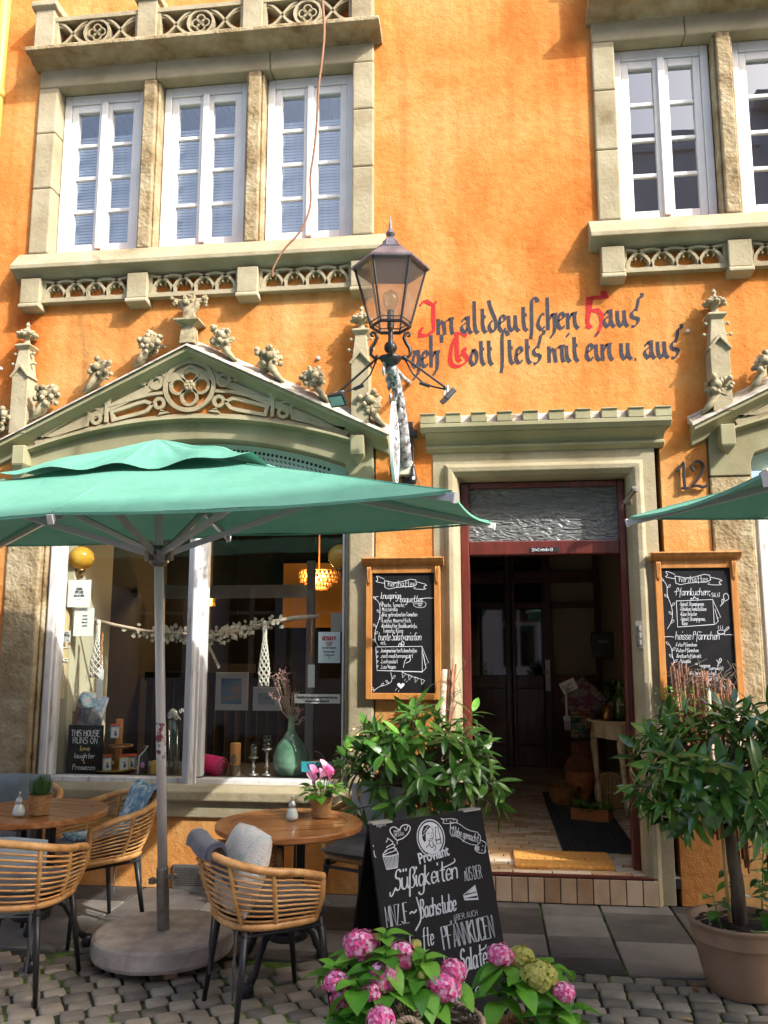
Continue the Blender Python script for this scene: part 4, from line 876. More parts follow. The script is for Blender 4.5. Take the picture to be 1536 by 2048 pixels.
def make_chair(loc, rz, label):
    ch = thing('rattan_chair', label, 'chair', loc, rz, 'rattan armchairs round the tables')
    ts = [-1+2*i/48 for i in range(49)]
    m = MB(); wrapped(m, [rimp(t) for t in ts], .0175); obj('rim', m, M['rattan'], ch, smooth=True)
    m = MB(); wrapped(m, [seatp(t) for t in ts]+[seatp(-1)], .0165); obj('seat_rail', m, M['rattan'], ch, smooth=True)
    m = MB()
    for k in range(9):
        q = .1+.8*k/8.5; m.tube([seatp(t).lerp(rimp(t), q)+Vector((uplan(t).x, uplan(t).y, 0))*.05*sin(pi*q) for t in ts], .0052, 6)
    obj('rod', m, M['rattan'], ch, smooth=True)
    for t in (-.985, -.68, -.36, 0, .36, .68, .985):
        m = MB(); wrapped(m, [seatp(t).lerp(rimp(t), q/8)+Vector((uplan(t).x, uplan(t).y, 0))*.05*sin(pi*q/8) for q in range(9)], .0155 if abs(t) > .9 else .0105)
        obj('post', m, M['rattan'], ch, smooth=True)
    sb_ = MB(); sb_.grid(lambda u, v: tuple(Vector((0, .03, .405)).lerp(seatp(-1+2*u), v)), 40, 3); obj('seat_web', sb_, M['black'], ch)
    for sx in (-1, 1):
        for sy in (-1, 1):
            l = MB().tube([(sx*.175, sy*.165+.02, .40), (sx*.215, sy*.215+.02, .0)], [.0165, .0105], 12); obj('leg', l, M['black'], ch, smooth=True)
    fr = MB(); q = [(sx*.187, sy*.18+.02, .29) for sx, sy in ((-1, -1), (1, -1), (1, 1), (-1, 1))]
    for i in range(4): fr.tube([Vector(q[i])+Vector((0, 0, .08)), Vector(q[(i+1) % 4])+Vector((0, 0, .08))], .008, 6)
    obj('stretcher', fr, M['black'], ch)
    return ch
def pillow(w_, h_, t_, nz=0, seed=1):
    m = MB(); r3 = random.Random(seed); a1, a2 = r3.uniform(0, 6), r3.uniform(0, 6)
    def f(sgn):
        def fn(u, v):
            x, y = 2*u-1, 2*v-1; e = (max(0, 1-abs(x)**2.6)*max(0, 1-abs(y)**2.6))**.42
            pin = 1-.06*(abs(x*y))
            z = sgn*t_/2*e+nz*e*sin(5*x+a1)*cos(4*y+a2)
            return (x*w_/2*pin*(1-.05*(1-abs(y)**2)*0), y*h_/2*pin, z)
        return fn
    m.grid(f(1), 16, 16); m.grid(lambda u, v: f(-1)(1-u, v), 16, 16); return m
C1 = make_chair((-1.0, -1.74, 0), radians(-55), 'rattan chair seen from behind at the calla table, slate fleece over its back')
cxs = [((-2.20, -1.66, 0), radians(2), 'rattan chair with its back to us at the bottom left corner'), ((-2.2, -.84, 0), radians(140), 'rattan chair turned side-on behind the parasol pole, with the blue blanket'),
       ((-2.86, -.66, 0), radians(-170), 'rattan chair behind the grassy pot table, against the shop window sill'), ((-.66, -.72, 0), radians(155), 'rattan chair behind the calla table, half hidden by the laurel')]
CH_ = [C1]+[dup(C1, a, b, c) for a, b, c in cxs]
def place(ch, m, mt, name, label, cat, off, rx=0, rz=0, group=None, smooth=True):
    Mx = Matrix.Translation(ch.location) @ Matrix.Rotation(ch.rotation_euler.z, 4, 'Z')
    p = Mx @ Vector(off); o = obj(name, m, mt, smooth=smooth); o.location = p; o.rotation_euler = (rx, 0, ch.rotation_euler.z+rz); tag(o, label, cat, group); return o
nm = ['grey seat pad on the chair draped with slate fleece', 'grey seat pad on the bottom left chair', 'grey seat pad on the chair with the blue blanket', 'grey seat pad on the chair behind the grassy pot', 'grey seat pad on the chair behind the calla table']
for c_, l in zip(CH_, nm): sp0 = place(c_, pillow(.43, .43, .075), M['grey'], 'seat_pad', l, 'cushion', (0, .02, .455), 0, 0, 'grey seat pads'); [obj('tie', MB().tube([(x, -.17, -.02), (x*1.08, -.2, -.06), (x*1.1+.01, -.215, -.2), (x*1.06, -.21, -.33)], .005, 5), M['grey'], sp0) for x in (-.15, .15)]
place(CH_[0], pillow(.38, .35, .12, .006, 2), M['cream'], 'cushion', 'cream and mint knitted cushion leaning in the chair next to the slate fleece', 'cushion', (.03, -.12, .60), radians(70), radians(4))
def drape(pts_w, th=.016):
    m = MB(); k = len(pts_w)
    for s in (0, 1): m.grid(lambda u, v: tuple(Vector(pts_w[round(v*(k-1))][0]).lerp(Vector(pts_w[round(v*(k-1))][1]), u)+Vector((0, .006*sin(9*u+v*5), th*s))), 14, k-1)
    return m
fl_ = MB()
for lay in range(2):
    o_ = .018*lay; pr_ = [(-.16+o_, .48+.02*lay), (-.20, .60), (-.225+o_*.3, .68), (-.245, .735+o_*.5), (-.272-o_*.5, .74+o_*.5), (-.305-o_*.5, .725), (-.312-o_*.5, .68)]
    pr_ = chaikin(pr_, 2)
    fl_.grid(lambda u, v: (-.20+.30*u, pr_[round(v*(len(pr_)-1))][0]-.55*(u-.5)**2*0+.004*sin(8*u), pr_[round(v*(len(pr_)-1))][1]+.004*sin(5*u+lay)), 10, len(pr_)-1)
fo = place(CH_[0], fl_, M['navy'], 'fleece_blanket', 'slate blue fleece folded over the back rim of the near chair', 'blanket', (.06, 0, 0)); sm_ = fo.modifiers.new('thick', 'SOLIDIFY'); sm_.thickness = .01
place(CH_[1], pillow(.38, .34, .1, .01, 3), M['ltgrey'], 'cushion', 'grey cushion inside the bottom left chair', 'cushion', (.0, -.12, .515), radians(78))
bl_ = MB(); pr_ = chaikin([(.16, .50), (.0, .50), (-.12, .53), (-.2, .64), (-.245, .735), (-.275, .745), (-.31, .69)], 2)
bl_.grid(lambda u, v: (-.15+.26*u+.015*sin(14*v), pr_[round(v*(len(pr_)-1))][0]+.012*sin(9*u+4*v), pr_[round(v*(len(pr_)-1))][1]+.012*sin(8*u+9*v)+.01), 14, len(pr_)-1)
for i in range(40):
    x = -.15+.26*i/39; bl_.tube([(x, -.31, .695), (x+R.uniform(-.01, .01), -.325, .67), (x+R.uniform(-.02, .02), -.32, .64)], .003, 4)
bo = place(CH_[2], bl_, M['blue'], 'blanket', 'blue and white patterned blanket with fringe thrown over the side-on chair', 'blanket', (-.02, .0, 0)); sm_ = bo.modifiers.new('thick', 'SOLIDIFY'); sm_.thickness = .008
place(CH_[3], pillow(.46, .36, .12, .012, 4), M['ltgrey'], 'cushion', 'grey-blue crumpled cushion behind the grassy pot', 'cushion', (0, -.14, .61), radians(75))
place(CH_[4], pillow(.42, .38, .11, .01, 5), mat('pale_cushion', (.5, .52, .52), .9), 'cushion', 'pale grey cushion behind the calla pot', 'cushion', (.02, -.14, .585), radians(77))
# -------- things on the tables
def spot(px, py): return G(px, py, .703)
def strawpot(name, label, p, r, h):
    o = thing(name, label, 'potted plant', p)
    m = MB(); q = [(r*.78, 0), (r*.82, .004)]+[(r*(.82+.18*i/18)+(.0014 if i % 2 else -.0014), h*(.05+.9*i/18)) for i in range(19)]+[(r*1.02, h*.96), (r*1.03, h), (r*.93, h), (r*.9, h*.88)]
    obj('woven_pot', m.lathe(q, 36), M['straw'], o, smooth=True); obj('soil', MB().lathe([(r*.9, h*.86), (r*.5, h*.885), (.001, h*.89)], 20), M['soil'], o); return o
gpot = strawpot('grassy_plant', 'dark green grassy plant in a woven straw pot on the left table', spot(78, 1628), .058, .098)
m = MB(); r3 = random.Random(4)
for i in range(230):
    a = r3.uniform(0, 2*pi); q = r3.uniform(0, .04); d = Vector((cos(a)*r3.uniform(.1, .9), sin(a)*r3.uniform(.1, .9), 1)); m.leaf((q*cos(a), q*sin(a), .085), d, (cos(a), sin(a), .3), r3.uniform(.06, .105), .007, r3.uniform(.2, .6), .2, 3)
obj('blades', m, M['grassleaf'], gpot)
cpot = strawpot('calla_plant', 'pink calla lilies in a woven straw pot on the teak table', spot(642, 1633), .056, .098)
m = MB(); sm2 = MB(); fm = MB()
for i in range(46):
    a = r3.uniform(0, 2*pi); d = Vector((cos(a)*r3.uniform(.2, 1), sin(a)*r3.uniform(.2, 1), r3.uniform(.3, 1))); b = Vector((.03*cos(a), .03*sin(a), .09)); e = b+d*.05
    sm2.tube([b, e], .0018, 4); m.leaf(e, d+Vector((0, 0, -.3)), (0, 0, 1), r3.uniform(.045, .07), r3.uniform(.03, .045), .5, .2)
for x, y, z in ((-.035, -.02, .20), (-.03, -.03, .165), (.02, -.01, .215), (.035, .0, .20), (.0, -.03, .185), (-.045, .01, .155), (.045, -.02, .18)):
    c = Vector((x, y, z)); tilt = Vector((r3.uniform(-.5, .5), r3.uniform(-.8, 0), 1)).normalized(); Mx = Matrix.Translation(c) @ tilt.to_track_quat('Z', 'Y').to_matrix().to_4x4()
    sm2.tube([(x*.5, y*.5, .09), c], .003, 5); n0 = len(fm.v)
    fm.grid(lambda u, v: tuple(Mx @ Vector(((.004+.02*v**1.5)*cos(2*pi*u), (.004+.02*v**1.5)*sin(2*pi*u), .05*v*(1-.35*cos(2*pi*u)*v)))), 14, 5, True)
obj('leaves', m, M['hleaf'], cpot, smooth=True); obj('stems', sm2, M['grassleaf'], cpot); obj('flowers', fm, M['pink'], cpot, smooth=True)
def sugar(label, p):
    o = thing('sugar_dispenser', label, 'sugar shaker', p, 0, 'glass sugar dispensers')
    obj('glass_jar', MB().lathe([(.022, 0), (.029, .004), (.031, .02), (.026, .04), (.018, .058), (.016, .066)], 20), M['clear'], o, smooth=True)
    obj('sugar', MB().lathe([(.021, .002), (.0285, .006), (.0302, .02), (.0252, .04), (.0175, .056), (.001, .058)], 20), mat('sugar', (.85, .85, .83), .8), o, smooth=True)
    obj('steel_lid', MB().lathe([(.018, .062), (.0185, .07), (.016, .082), (.008, .09), (.006, .094)], 16).tube([(0, 0, .09), (0, .0, .108), (.003, 0, .118)], .005, 8), M['alu'], o, smooth=True); return o
s1 = sugar('glass sugar dispenser beside the calla pot', spot(584, 1640)); dup(s1, spot(37, 1632), 0, 'glass sugar dispenser beside the grassy pot on the left table')
# ------------------------------------------------------------------ chalkboard stand
ab = thing('chalkboard_stand', 'black A-frame chalkboard with white lettering standing before the door', 'chalkboard', (-.29, -1.65, 0), radians(41.7))
HB = sqrt(.8**2+.2**2); TA = math.atan(.2/.8)
FM = Matrix.Translation((0, -.2, 0)) @ Matrix.Rotation(-TA, 4, 'X')
BMt = Matrix.Translation((0, .21, 0)) @ Matrix.Rotation(TA, 4, 'X')
fp = MB().box(-.315, .315, 0, .012, 0, HB); fpo = obj('front_panel', fp.xf(FM), M['chalkb'], ab, bevel=.002)
obj('rear_panel', MB().box(-.315, .315, -.012, 0, 0, HB-.005).xf(BMt), M['chalkb'], ab, bevel=.002)
[obj('hinge_strip', MB().box(a, a+.1, -.012, .03, .795, .803), M['alu'], ab) for a in (-.3, .2)]
d = MB(); Y0, Y1 = -.0016, -.0002
K = dict(y0=Y0, y1=Y1); LN = dict(y0=Y0, y1=Y1)
def chalkline(pts, wd=.003, sm=2): line(d, pts, wd, Y0, Y1, sm)
heart = [(-.181, .743), (-.203, .765), (-.215, .788), (-.200, .800), (-.178, .797), (-.163, .778), (-.152, .797), (-.125, .803), (-.100, .790), (-.112, .768), (-.145, .748), (-.181, .743)]
chalkline(heart, .004, 2); write(d, 'auch', -.192, .777, .013, .0016, fw=.035, **K); write(d, 'VEGAN', -.193, .759, .014, .0016, fw=.05, **K); chalkline([(-.135, .79), (-.13, .772), (-.115, .795)], .003)
chalkline([(-.181, .743), (-.184, .728)], .003)
for k, (a, z, w_) in enumerate(((-.225, .705, .038), (-.223, .72, .030), (-.222, .733, .02))): chalkline([(a-w_, z-.012), (a-w_*.4, z-.006), (a+w_*.6, z-.002), (a+w_, z+.006), (a+w_*.5, z+.012)], .0035)
chalkline([(-.24, .742), (-.228, .752), (-.232, .76), (-.21, .745)], .003); chalkline([(-.265, .69), (-.262, .70), (-.24, .71)], .003); chalkline([(-.185, .69), (-.188, .70), (-.2, .712)], .003)
for i in range(11):
    t = i/10; chalkline([(-.265+.08*t, .69), (-.254+.056*t, .637)], .0026, 0)
chalkline([(-.265, .69), (-.225, .684), (-.185, .69)], .004); chalkline([(-.254, .637), (-.2, .637)], .004)
# round emblem: ring, a smiling woman with waved hair holding up a bottle
cx, cz = .0, .732
line(d, arc(cx, cz, .075, 0, 360, 40)[:-1], .004, Y0, Y1, 0, True); d.prism(arc(cx, cz, .066, 0, 360, 36)[:-1], Y0+.0005, Y1)
kk = MB()
def kl(pts, wd=.003, sm=2): line(kk, pts, wd, Y0-.0004, Y0+.0004, sm)
kk.prism([(cx-.045, cz+.03), (cx-.03, cz+.052), (cx-.008, cz+.055), (cx+.008, cz+.045), (cx-.005, cz+.04), (cx-.02, cz+.03), (cx-.028, cz+.012), (cx-.03, cz-.008), (cx-.038, cz-.014), (cx-.047, cz+.0)], Y0-.0004, Y0)
for q in ((-.04, .02), (-.033, .035), (-.02, .045)): line(d, [(cx+q[0]-.004, cz+q[1]-.008), (cx+q[0]+.006, cz+q[1]), (cx+q[0]+.014, cz+q[1]+.004)], .002, Y0-.0008, Y0-.0004, 1)
kl([(cx+.012, cz+.042), (cx+.017, cz+.02), (cx+.012, cz-.004), (cx-.002, cz-.016), (cx-.02, cz-.006)], .0024); kl([(cx-.014, cz+.018), (cx-.006, cz+.021)], .0028, 0); kl([(cx+.004, cz+.021), (cx+.011, cz+.018)], .0028, 0); kl([(cx+.001, cz+.014), (cx+.004, cz+.006), (cx, cz+.005)], .0018); kl([(cx-.01, cz-.002), (cx, cz-.006), (cx+.008, cz)], .003)
kl([(cx-.012, cz-.014), (cx-.014, cz-.026), (cx-.035, cz-.036)], .003); kl([(cx+.004, cz-.016), (cx+.008, cz-.03), (cx+.022, cz-.04), (cx+.006, cz-.055)], .003); kl([(cx-.014, cz-.026), (cx-.002, cz-.045), (cx+.008, cz-.03)], .003)
kl([(cx+.03, cz+.04), (cx+.03, cz+.02), (cx+.026, cz+.01), (cx+.026, cz-.03), (cx+.05, cz-.03), (cx+.05, cz+.01), (cx+.046, cz+.02), (cx+.046, cz+.04), (cx+.03, cz+.04)], .0025, 0); kl([(cx+.02, cz-.012), (cx+.034, cz-.014), (cx+.052, cz-.01)], .0045)
obj('emblem_detail', kk.xf(FM), M['chalkb'], fpo)
pv = typed('Proviant', .062, .0007, 'CENTER', .0012); pv.xf(Matrix.Translation((.002, -.0009, .642)) @ Matrix.Rotation(radians(-5), 4, 'Y') @ Matrix.Scale(.82, 4, (1, 0, 0)))
d.add(pv.v, pv.f)
chalkline([(.07, .806), (.085, .80), (.12, .800), (.165, .790), (.16, .778), (.12, .778), (.075, .783), (.088, .795), (.07, .806)], .003, 1)
chalkline([(.122, .782), (.165, .776), (.21, .74), (.286, .718), (.268, .665), (.20, .682), (.15, .72), (.106, .728), (.122, .782)], .003, 1)
chalkline([(.278, .69), (.312, .671), (.296, .655), (.298, .631), (.262, .634), (.235, .65), (.24, .665), (.264, .662)], .003, 1)
for k in range(6): chalkline([(.238+.004*k, .65-.001*k), (.242+.004*k, .668-.001*k)], .002, 0)
for x, z in ((.1, .793), (.12, .787), (.14, .791), (.285, .662), (.275, .645), (.29, .64)): d.ball((x, Y0, z), (.003, .0005, .003), 6, 4)
write(d, 'mit', .118, .755, .016, .002, rot=-.3, **K); write(d, 'Liebe gemacht', .122, .732, .036, .003, rot=-.36, fw=.15, thin=.5, **K)
write(d, 'Süßigkeiten', -.225, .55, .078, .0085, fw=.335, sp=.75, sl=.18, thin=.3, ang=25, sm=2, **K); chalkline([(-.222, .56), (-.245, .53), (-.256, .535), (-.25, .548)], .005)
chalkline([(.03, .60), (.09, .612), (.115, .62), (.11, .632)], .005)
write(d, 'AUS·DER', .152, .532, .055, .0022, fw=.10, thin=.7, **K)
chalkline([(.129, .478), (.204, .508), (.208, .45), (.133, .459), (.129, .478)], .003, 0); d.prism([(.132, .476), (.206, .478), (.207, .466), (.132, .466)], Y0, Y1); chalkline([(.133, .461), (.207, .453)], .006, 0); d.prism([(.15, .482), (.20, .503), (.203, .482)], Y0, Y1); line(d, arc(.195, .495, .008, 0, 360, 10)[:-1], .002, Y0-.0003, Y1, 0, True)
write(d, 'MINZJE', -.288, .42, .078, .0028, fw=.112, sp=1.0, thin=.6, **K); chalkline([(-.168, .452), (-.155, .46), (-.145, .45), (-.13, .462)], .006)
write(d, 'Bachstube', -.112, .426, .07, .007, fw=.19, sp=.8, sl=.12, thin=.3, ang=25, sm=2, **K); chalkline([(-.122, .51), (-.113, .46), (-.112, .42), (-.15, .385)], .006)
write(d, '... ABER AUCH', .036, .388, .022, .0014, fw=.155, **K)
for dx in (0, .0045): write(d, 'PFÄNNKUCEN', -.02+dx, .288, .088, .0024, fw=.285, sp=1.0, thin=.8, **K)
write(d, 'herzha', -.285, .312, .06, .006, fw=.15, sp=.8, sl=.12, thin=.3, ang=25, sm=2, **K); write(d, 'fte', -.125, .318, .07, .006, fw=.058, sl=.12, thin=.3, ang=25, sm=2, **K)
write(d, 'le', -.03, .21, .06, .006, fw=.045, sl=.12, thin=.3, ang=25, sm=2, **K)
write(d, 'Salate', .055, .19, .084, .0085, fw=.145, sp=.8, sl=.14, thin=.3, ang=25, sm=2, **K); chalkline([(.062, .2), (.04, .165), (.03, .175)], .005); chalkline([(.17, .25), (.205, .256), (.212, .268)], .005)
for k in range(3): chalkline([(.142+.011*k, .172), (.137+.011*k, .155), (.145+.011*k, .143), (.14+.011*k, .128)], .0025)
line(d, arc(.155, .108, .04, 0, 360, 24, .015)[:-1], .003, Y0, Y1, 0, True); chalkline([(.115, .106), (.118, .088), (.155, .078), (.19, .09), (.195, .106)], .003); chalkline([(.192, .115), (.222, .128)], .004)
for dx in (0, .0035): write(d, 'HÄHNCHEN', -.155+dx, .072, .082, .0024, fw=.215, sp=1.0, thin=.8, **K)
write(d, 'Torten.', -.05, .012, .036, .004, sx=.6, sl=.15, **K)
so3 = typed('SORTE.', .036, .0007, 'LEFT', .001); so3.xf(Matrix.Translation((.028, -.0009, .008)) @ Matrix.Scale(.78, 4, (1, 0, 0))); d.add(so3.v, so3.f)
write(d, 'Angelina', -.278, .808, .012, .0016, sx=.8, sl=.2, **K); write(d, 'angelina', .165, .006, .014, .0012, fw=.1, sl=.3, **K); write(d, 'i', -.306, .69, .05, .003, **K)
obj('chalk_lettering', d.xf(FM), M['chalk'], fpo, recalc=False)
# ------------------------------------------------------------------ menu boards on the wall
def menu(xc, zt, zb, w_, label, draw):
    o = thing('menu_board', label, 'menu board', (xc, 0, zb), 0, 'wooden framed menu boards beside the door'); h = zt-zb; a = w_/2; y0, y1 = -.062, -.02; b = .04
    if xc < 0: y0 -= 0.0
    f = MB().box(-a, -a+b, y0, y1, 0, h-.05).box(a-b, a, y0, y1, 0, h-.05).box(-a+b, a-b, y0, y1, 0, b).box(-a+b, a-b, y0, y1, h-.1, h-.05); f.box(-a+.03, a-.03, y1, .0, .05, h-.1)
    f.extx([(y1, h-.05), (y0-.004, h-.05), (y0-.012, h-.038), (y0-.035, h-.028), (y0-.045, h-.012), (y0-.05, h-.01), (y0-.05, h), (y1, h)], -a-.025, a+.025)
    fo_ = obj('frame', f, M['oak'], o, bevel=.003)
    for s in (-1, 1):
        c = MB()
        for k in (-1, 0, 1): c.tube([(s*(a-.02)+k*.0095, y0-.006, h-.055), (s*(a-.02)+k*.0095, y0-.016, h-.07), (s*(a-.02)+k*.0085, y0-.008, h-.10), (s*(a-.02)+k*.006, y0-.004, h-.15), (s*(a-.02), y0-.002, h-.175)], [.006, .0055, .005, .0045, .004], 6)
        obj('carved_bracket', c, M['oak'], fo_, smooth=True)
    bo = obj('blackboard', MB().box(-a+b, a-b, y0+.014, y0+.022, b, h-.1), M['chalkb'], o)
    m = MB(); draw(m, -a+b, a-b, b, h-.1, y0+.0128); obj('chalk_lettering', m, M['chalk'], bo, recalc=False); return o
def board_art(kind):
    def f(m, x0, x1, z0, z1, yy):
        W_, H_ = x1-x0, z1-z0; K = dict(y0=yy-.0008, y1=yy+.0008)
        X = lambda u: x0+W_*u
        Z = lambda v: z1-H_*v
        def ln(pts, wd=.0028, sm=1): line(m, [(X(a), Z(b)) for a, b in pts], wd, yy-.0008, yy+.0008, sm)
        def wr(t, u, v, h, wd=.0028, sx=.75, **kw): write(m, t, X(u), Z(v), h, wd*.68, sx=sx*.9, **K, **kw)
        def vine(pts):
            ln(pts, .0024, 2); q = chaikin(pts, 1)
            for i in range(1, len(q)-1, 2):
                a, b = q[i]; s = 1 if (i//2) % 2 else -1
                L = [(a, b), (a+s*.02, b-.022), (a+s*.05, b-.03), (a+s*.045, b-.01), (a, b)]; ln(L, .002)
        ln([(.2, .05), (.06, .015), (.1, .055), (.05, .07), (.2, .085)]); ln([(.2, .062), (.4, .085), (.7, .04), (.72, .115), (.45, .115), (.21, .14), (.2, .062)], .003); ln([(.72, .075), (.9, .1), (.82, .115), (.88, .14), (.66, .135), (.7, .118)])
        wr('herzhaftes', .26, .112, .038, .0032, .66)
        if kind == 0:
            S = dict(sl=.15, thin=.4, sp=.7, sm=2)
            wr('knusprige', .14, .215, .042, .0045, .62, **S); wr('baguettes', .45, .245, .042, .0045, .62, **S); ln([(.02, .205), (.1, .195)]); ln([(.78, .22), (.88, .21), (.99, .215)])
            for v, t in ((.285, '*Pesto, Tomate,'), (.32, ' Mozzarella'), (.365, '*Brie, getrockneten Tomaten'), (.415, '*Lachs, Meerrettich'), (.46, '*Knobibutter, Basilikumtofu,'), (.50, '  Tomate, Käse')): wr(t, .15, v, .027, .0029, .52 if len(t) > 20 else .62)
            ln([(.66, .25), (.72, .235), (.8, .238), (.87, .25), (.86, .285), (.78, .295), (.68, .285), (.66, .25)], .002); wr('mit warmem', .69, .262, .012, .0016, .6); wr('Salat', .74, .28, .013, .0017, .6)
            wr('bunte Salatvariation', .1, .565, .05, .0046, .5, **S); wr('mit...', .14, .60, .026, .0026, .6)
            ln([(.06, .62), (.8, .615), (.8, .825), (.08, .815), (.06, .62)], .003, 0); ln([(.8, .62), (.9, .75), (.85, .77), (.8, .64)], .0022, 0); ln([(.8, .825), (.86, .795), (.82, .68)], .0022, 0)
            for q in range(4): ln([(.07, .66+.04*q), (.1, .65+.04*q), (.09, .67+.04*q), (.07, .665+.04*q)], .002)
            for v, t in ((.665, '...honigmarinierten Putenstreifen'), (.71, '...nach mediterraner Art'), (.755, '...Lachssalat'), (.80, '...Las Vegan')): wr(t, .14, v, .026, .0028, .47 if len(t) > 25 else .58)
            ln([(.5, .60), (.42, .625), (.44, .58), (.48, .615), (.47, .57), (.52, .58), (.5, .62)], .003); ln([(.5, .79), (.53, .72), (.6, .7), (.62, .735), (.54, .755)], .003)
            vine([(.05, .215), (.12, .25), (.13, .32), (.12, .38), (.08, .44), (.04, .5), (.05, .57), (.1, .615)]); vine([(.02, .99), (.1, .95), (.25, .93), (.33, .9), (.3, .83)])
            ln([(.46, .82), (.6, .86), (.82, .89)], .002)
            for q in range(4): a, b = .48+.1*q, .83+.018*q; ln([(a, b), (a+.01, b+.045), (a+.06, b+.012), (a, b)], .002, 0)
            m.prism([(X(.46), Z(.965)), (X(.40), Z(.935)), (X(.41), Z(.92)), (X(.44), Z(.917)), (X(.46), Z(.93)), (X(.49), Z(.917)), (X(.52), Z(.925)), (X(.51), Z(.94))], yy-.0008, yy+.0008)
            for a, b, c, e in ((.54, .91, .57, .9), (.52, .90, .53, .885), (.4, .96, .37, .98), (.43, .975, .42, .99)): ln([(a, b), (c, e)], .002, 0)
        else:
            S = dict(sl=.15, thin=.4, sp=.7, sm=2)
            wr('~Pfannkuchen~', .17, .22, .046, .0046, .6, **S); wr('+ SALAT', .68, .235, .026, .0028, .6)
            ln([(.2, .265), (.73, .255), (.73, .455), (.2, .475), (.2, .265)], .003, 0); ln([(.73, .26), (.83, .40), (.77, .405)], .0022, 0); ln([(.74, .455), (.79, .43), (.75, .33)], .0022, 0); ln([(.42, .265), (.41, .24), (.45, .255), (.46, .225), (.49, .25), (.52, .24), (.51, .265)], .003)
            for v, t in ((.305, '*Spinat, Champignons'), (.345, '*Schinken,Tomate,Käse'), (.385, '*Käse, Kräuter'), (.425, '*Spinat, Champignons,'), (.46, '  Käse')): wr(t, .25, v, .025, .0027, .47)
            vine([(.02, .09), (.08, .14), (.07, .22), (.12, .29), (.14, .36), (.12, .43), (.05, .49)]); ln([(.83, .31), (.9, .27), (.88, .22), (.94, .2), (.97, .25), (.9, .27)], .003); ln([(.86, .29), (.86, .25), (.89, .26)], .003)
            line(m, [(X(.82+.055*cos(a/8*pi)), Z(.515)+.012*sin(a/8*pi)) for a in range(16)], .0025, yy-.0008, yy+.0008, 0, True); ln([(.765, .515), (.78, .535), (.86, .535), (.875, .515)], .0025); ln([(.87, .505), (.93, .47), (.94, .485), (.88, .51)], .0025)
            for q in range(3): ln([(.79+.03*q, .495), (.78+.03*q, .48), (.79+.03*q, .465)], .0018)
            wr('heisse Pfännchen', .16, .575, .05, .0046, .56, **S); ln([(.0, .555), (.06, .55), (.14, .555)]); ln([(.86, .54), (.92, .535), (1, .54)])
            for u, v, t in ((.16, .63, '*Feta-Pfännchen'), (.16, .675, '*Puten-Pfännchen'), (.16, .72, '*Bratkartoffeln mit:'), (.2, .76, '>Spiegelei'), (.42, .775, 'oder'), (.48, .795, '>veganer'), (.62, .815, 'Currywurst'), (.34, .855, '*Kichererbsen Eintopf'), (.5, .90, 'n Sie gerne einen'), (.58, .94, 'unsere'), (.52, .975, 'Karte')): wr(t, u, v, .024 if u != .42 else .014, .0027 if u != .42 else .0018, .52)
            ln([(.4, .87), (.55, .865), (.75, .875), (.85, .89), (.93, .92), (.97, .96), (.94, .99)], .0025); ln([(.74, .79), (.76, .76), (.73, .735)], .003); ln([(.76, .76), (.78, .72), (.81, .735), (.77, .765)], .003); ln([(.79, .93), (.83, .95), (.82, .97), (.86, .985)], .0025); vine([(.06, .61), (.1, .65), (.1, .71), (.13, .75), (.09, .79)])
    return f
menu(-.557, 2.115, 1.205, .487, 'menu chalkboard in honey wood frame left of the door, listing baguettes', board_art(0))
menu(1.29, 2.128, 1.215, .497, 'menu chalkboard in honey wood frame right of the door, listing Pfannkuchen', board_art(1))
# ------------------------------------------------------------------ wall lantern, sign, floodlights
LX, LY = -.56, -.72
la = thing('street_lantern', 'old six-sided glass street lantern with a spike finial on the ornate wall arm', 'lantern', (LX, LY, 3.2)); la.scale = (.95, .95, .94)
def hexa(r0, z0, r1, z1): return [(r0, z0), (r1, z1)]
zb, zt, r0, r1 = .265, .665, .125, .232; A0 = radians(8)
def hp(i, r, z): a = A0+pi/3*i; return Vector((r*cos(a), r*sin(a), z))
f = MB()
for i in range(6):
    f.tube([hp(i, r0, zb), hp(i, r1, zt)], .008, 6); f.tube([hp(i, r0, zb), hp(i+1, r0, zb)], .011, 6); f.tube([hp(i, r1, zt), hp(i+1, r1, zt)], .011, 6); f.tube([hp(i, r0*1.02, zb+.03), hp(i+1, r0*1.02, zb+.03)], .004, 5)
obj('frame', f, M['iron'], la)
for i in range(6):
    obj('pane', MB().add([hp(i, r0-.004, zb), hp(i+1, r0-.004, zb), hp(i+1, r1-.004, zt), hp(i, r1-.004, zt)], [(0, 1, 2, 3)]), M['lampglass'], la)
rf = MB().lathe([(r1+.022, zt-.012), (r1+.024, zt), (.115, zt+.105), (.118, zt+.115), (.09, zt+.125), (.06, zt+.13), (.05, zt+.185), (.035, zt+.2), (.016, zt+.215), (.001, zt+.216)], 6, a0=A0)
rf.lathe([(.01, zt+.2), (.02, zt+.215), (.031, zt+.235), (.02, zt+.258), (.012, zt+.27), (.009, zt+.30), (.002, zt+.365)], 12); obj('roof', rf, M['roofmetal'], la)
obj('reflector', MB().lathe([(r1-.02, zt-.02), (r1-.06, zt+.0), (.001, zt+.01)], 6, a0=A0), mat('smoked_reflector', (.12, .10, .085), .5), la)
bl = MB().lathe([(.024, zb+.10), (.026, zb+.12), (.045, zb+.15), (.052, zb+.185), (.044, zb+.22), (.02, zb+.24), (.001, zb+.243)], 16); obj('bulb', bl, M['clear'], la, smooth=True)
obj('bulb_socket', MB().tube([(0, 0, zb-.01), (0, 0, zb+.11)], [.022, .022], 12), M['iron'], la)
ba = MB().tube([(0, 0, .12), (0, 0, zb)], .016, 12).ball((0, 0, .125), .042, 14, 10).lathe([(.02, .0), (.05, .02), (.068, .045), (.072, .06), (.03, .068), (.02, .09)], 20)
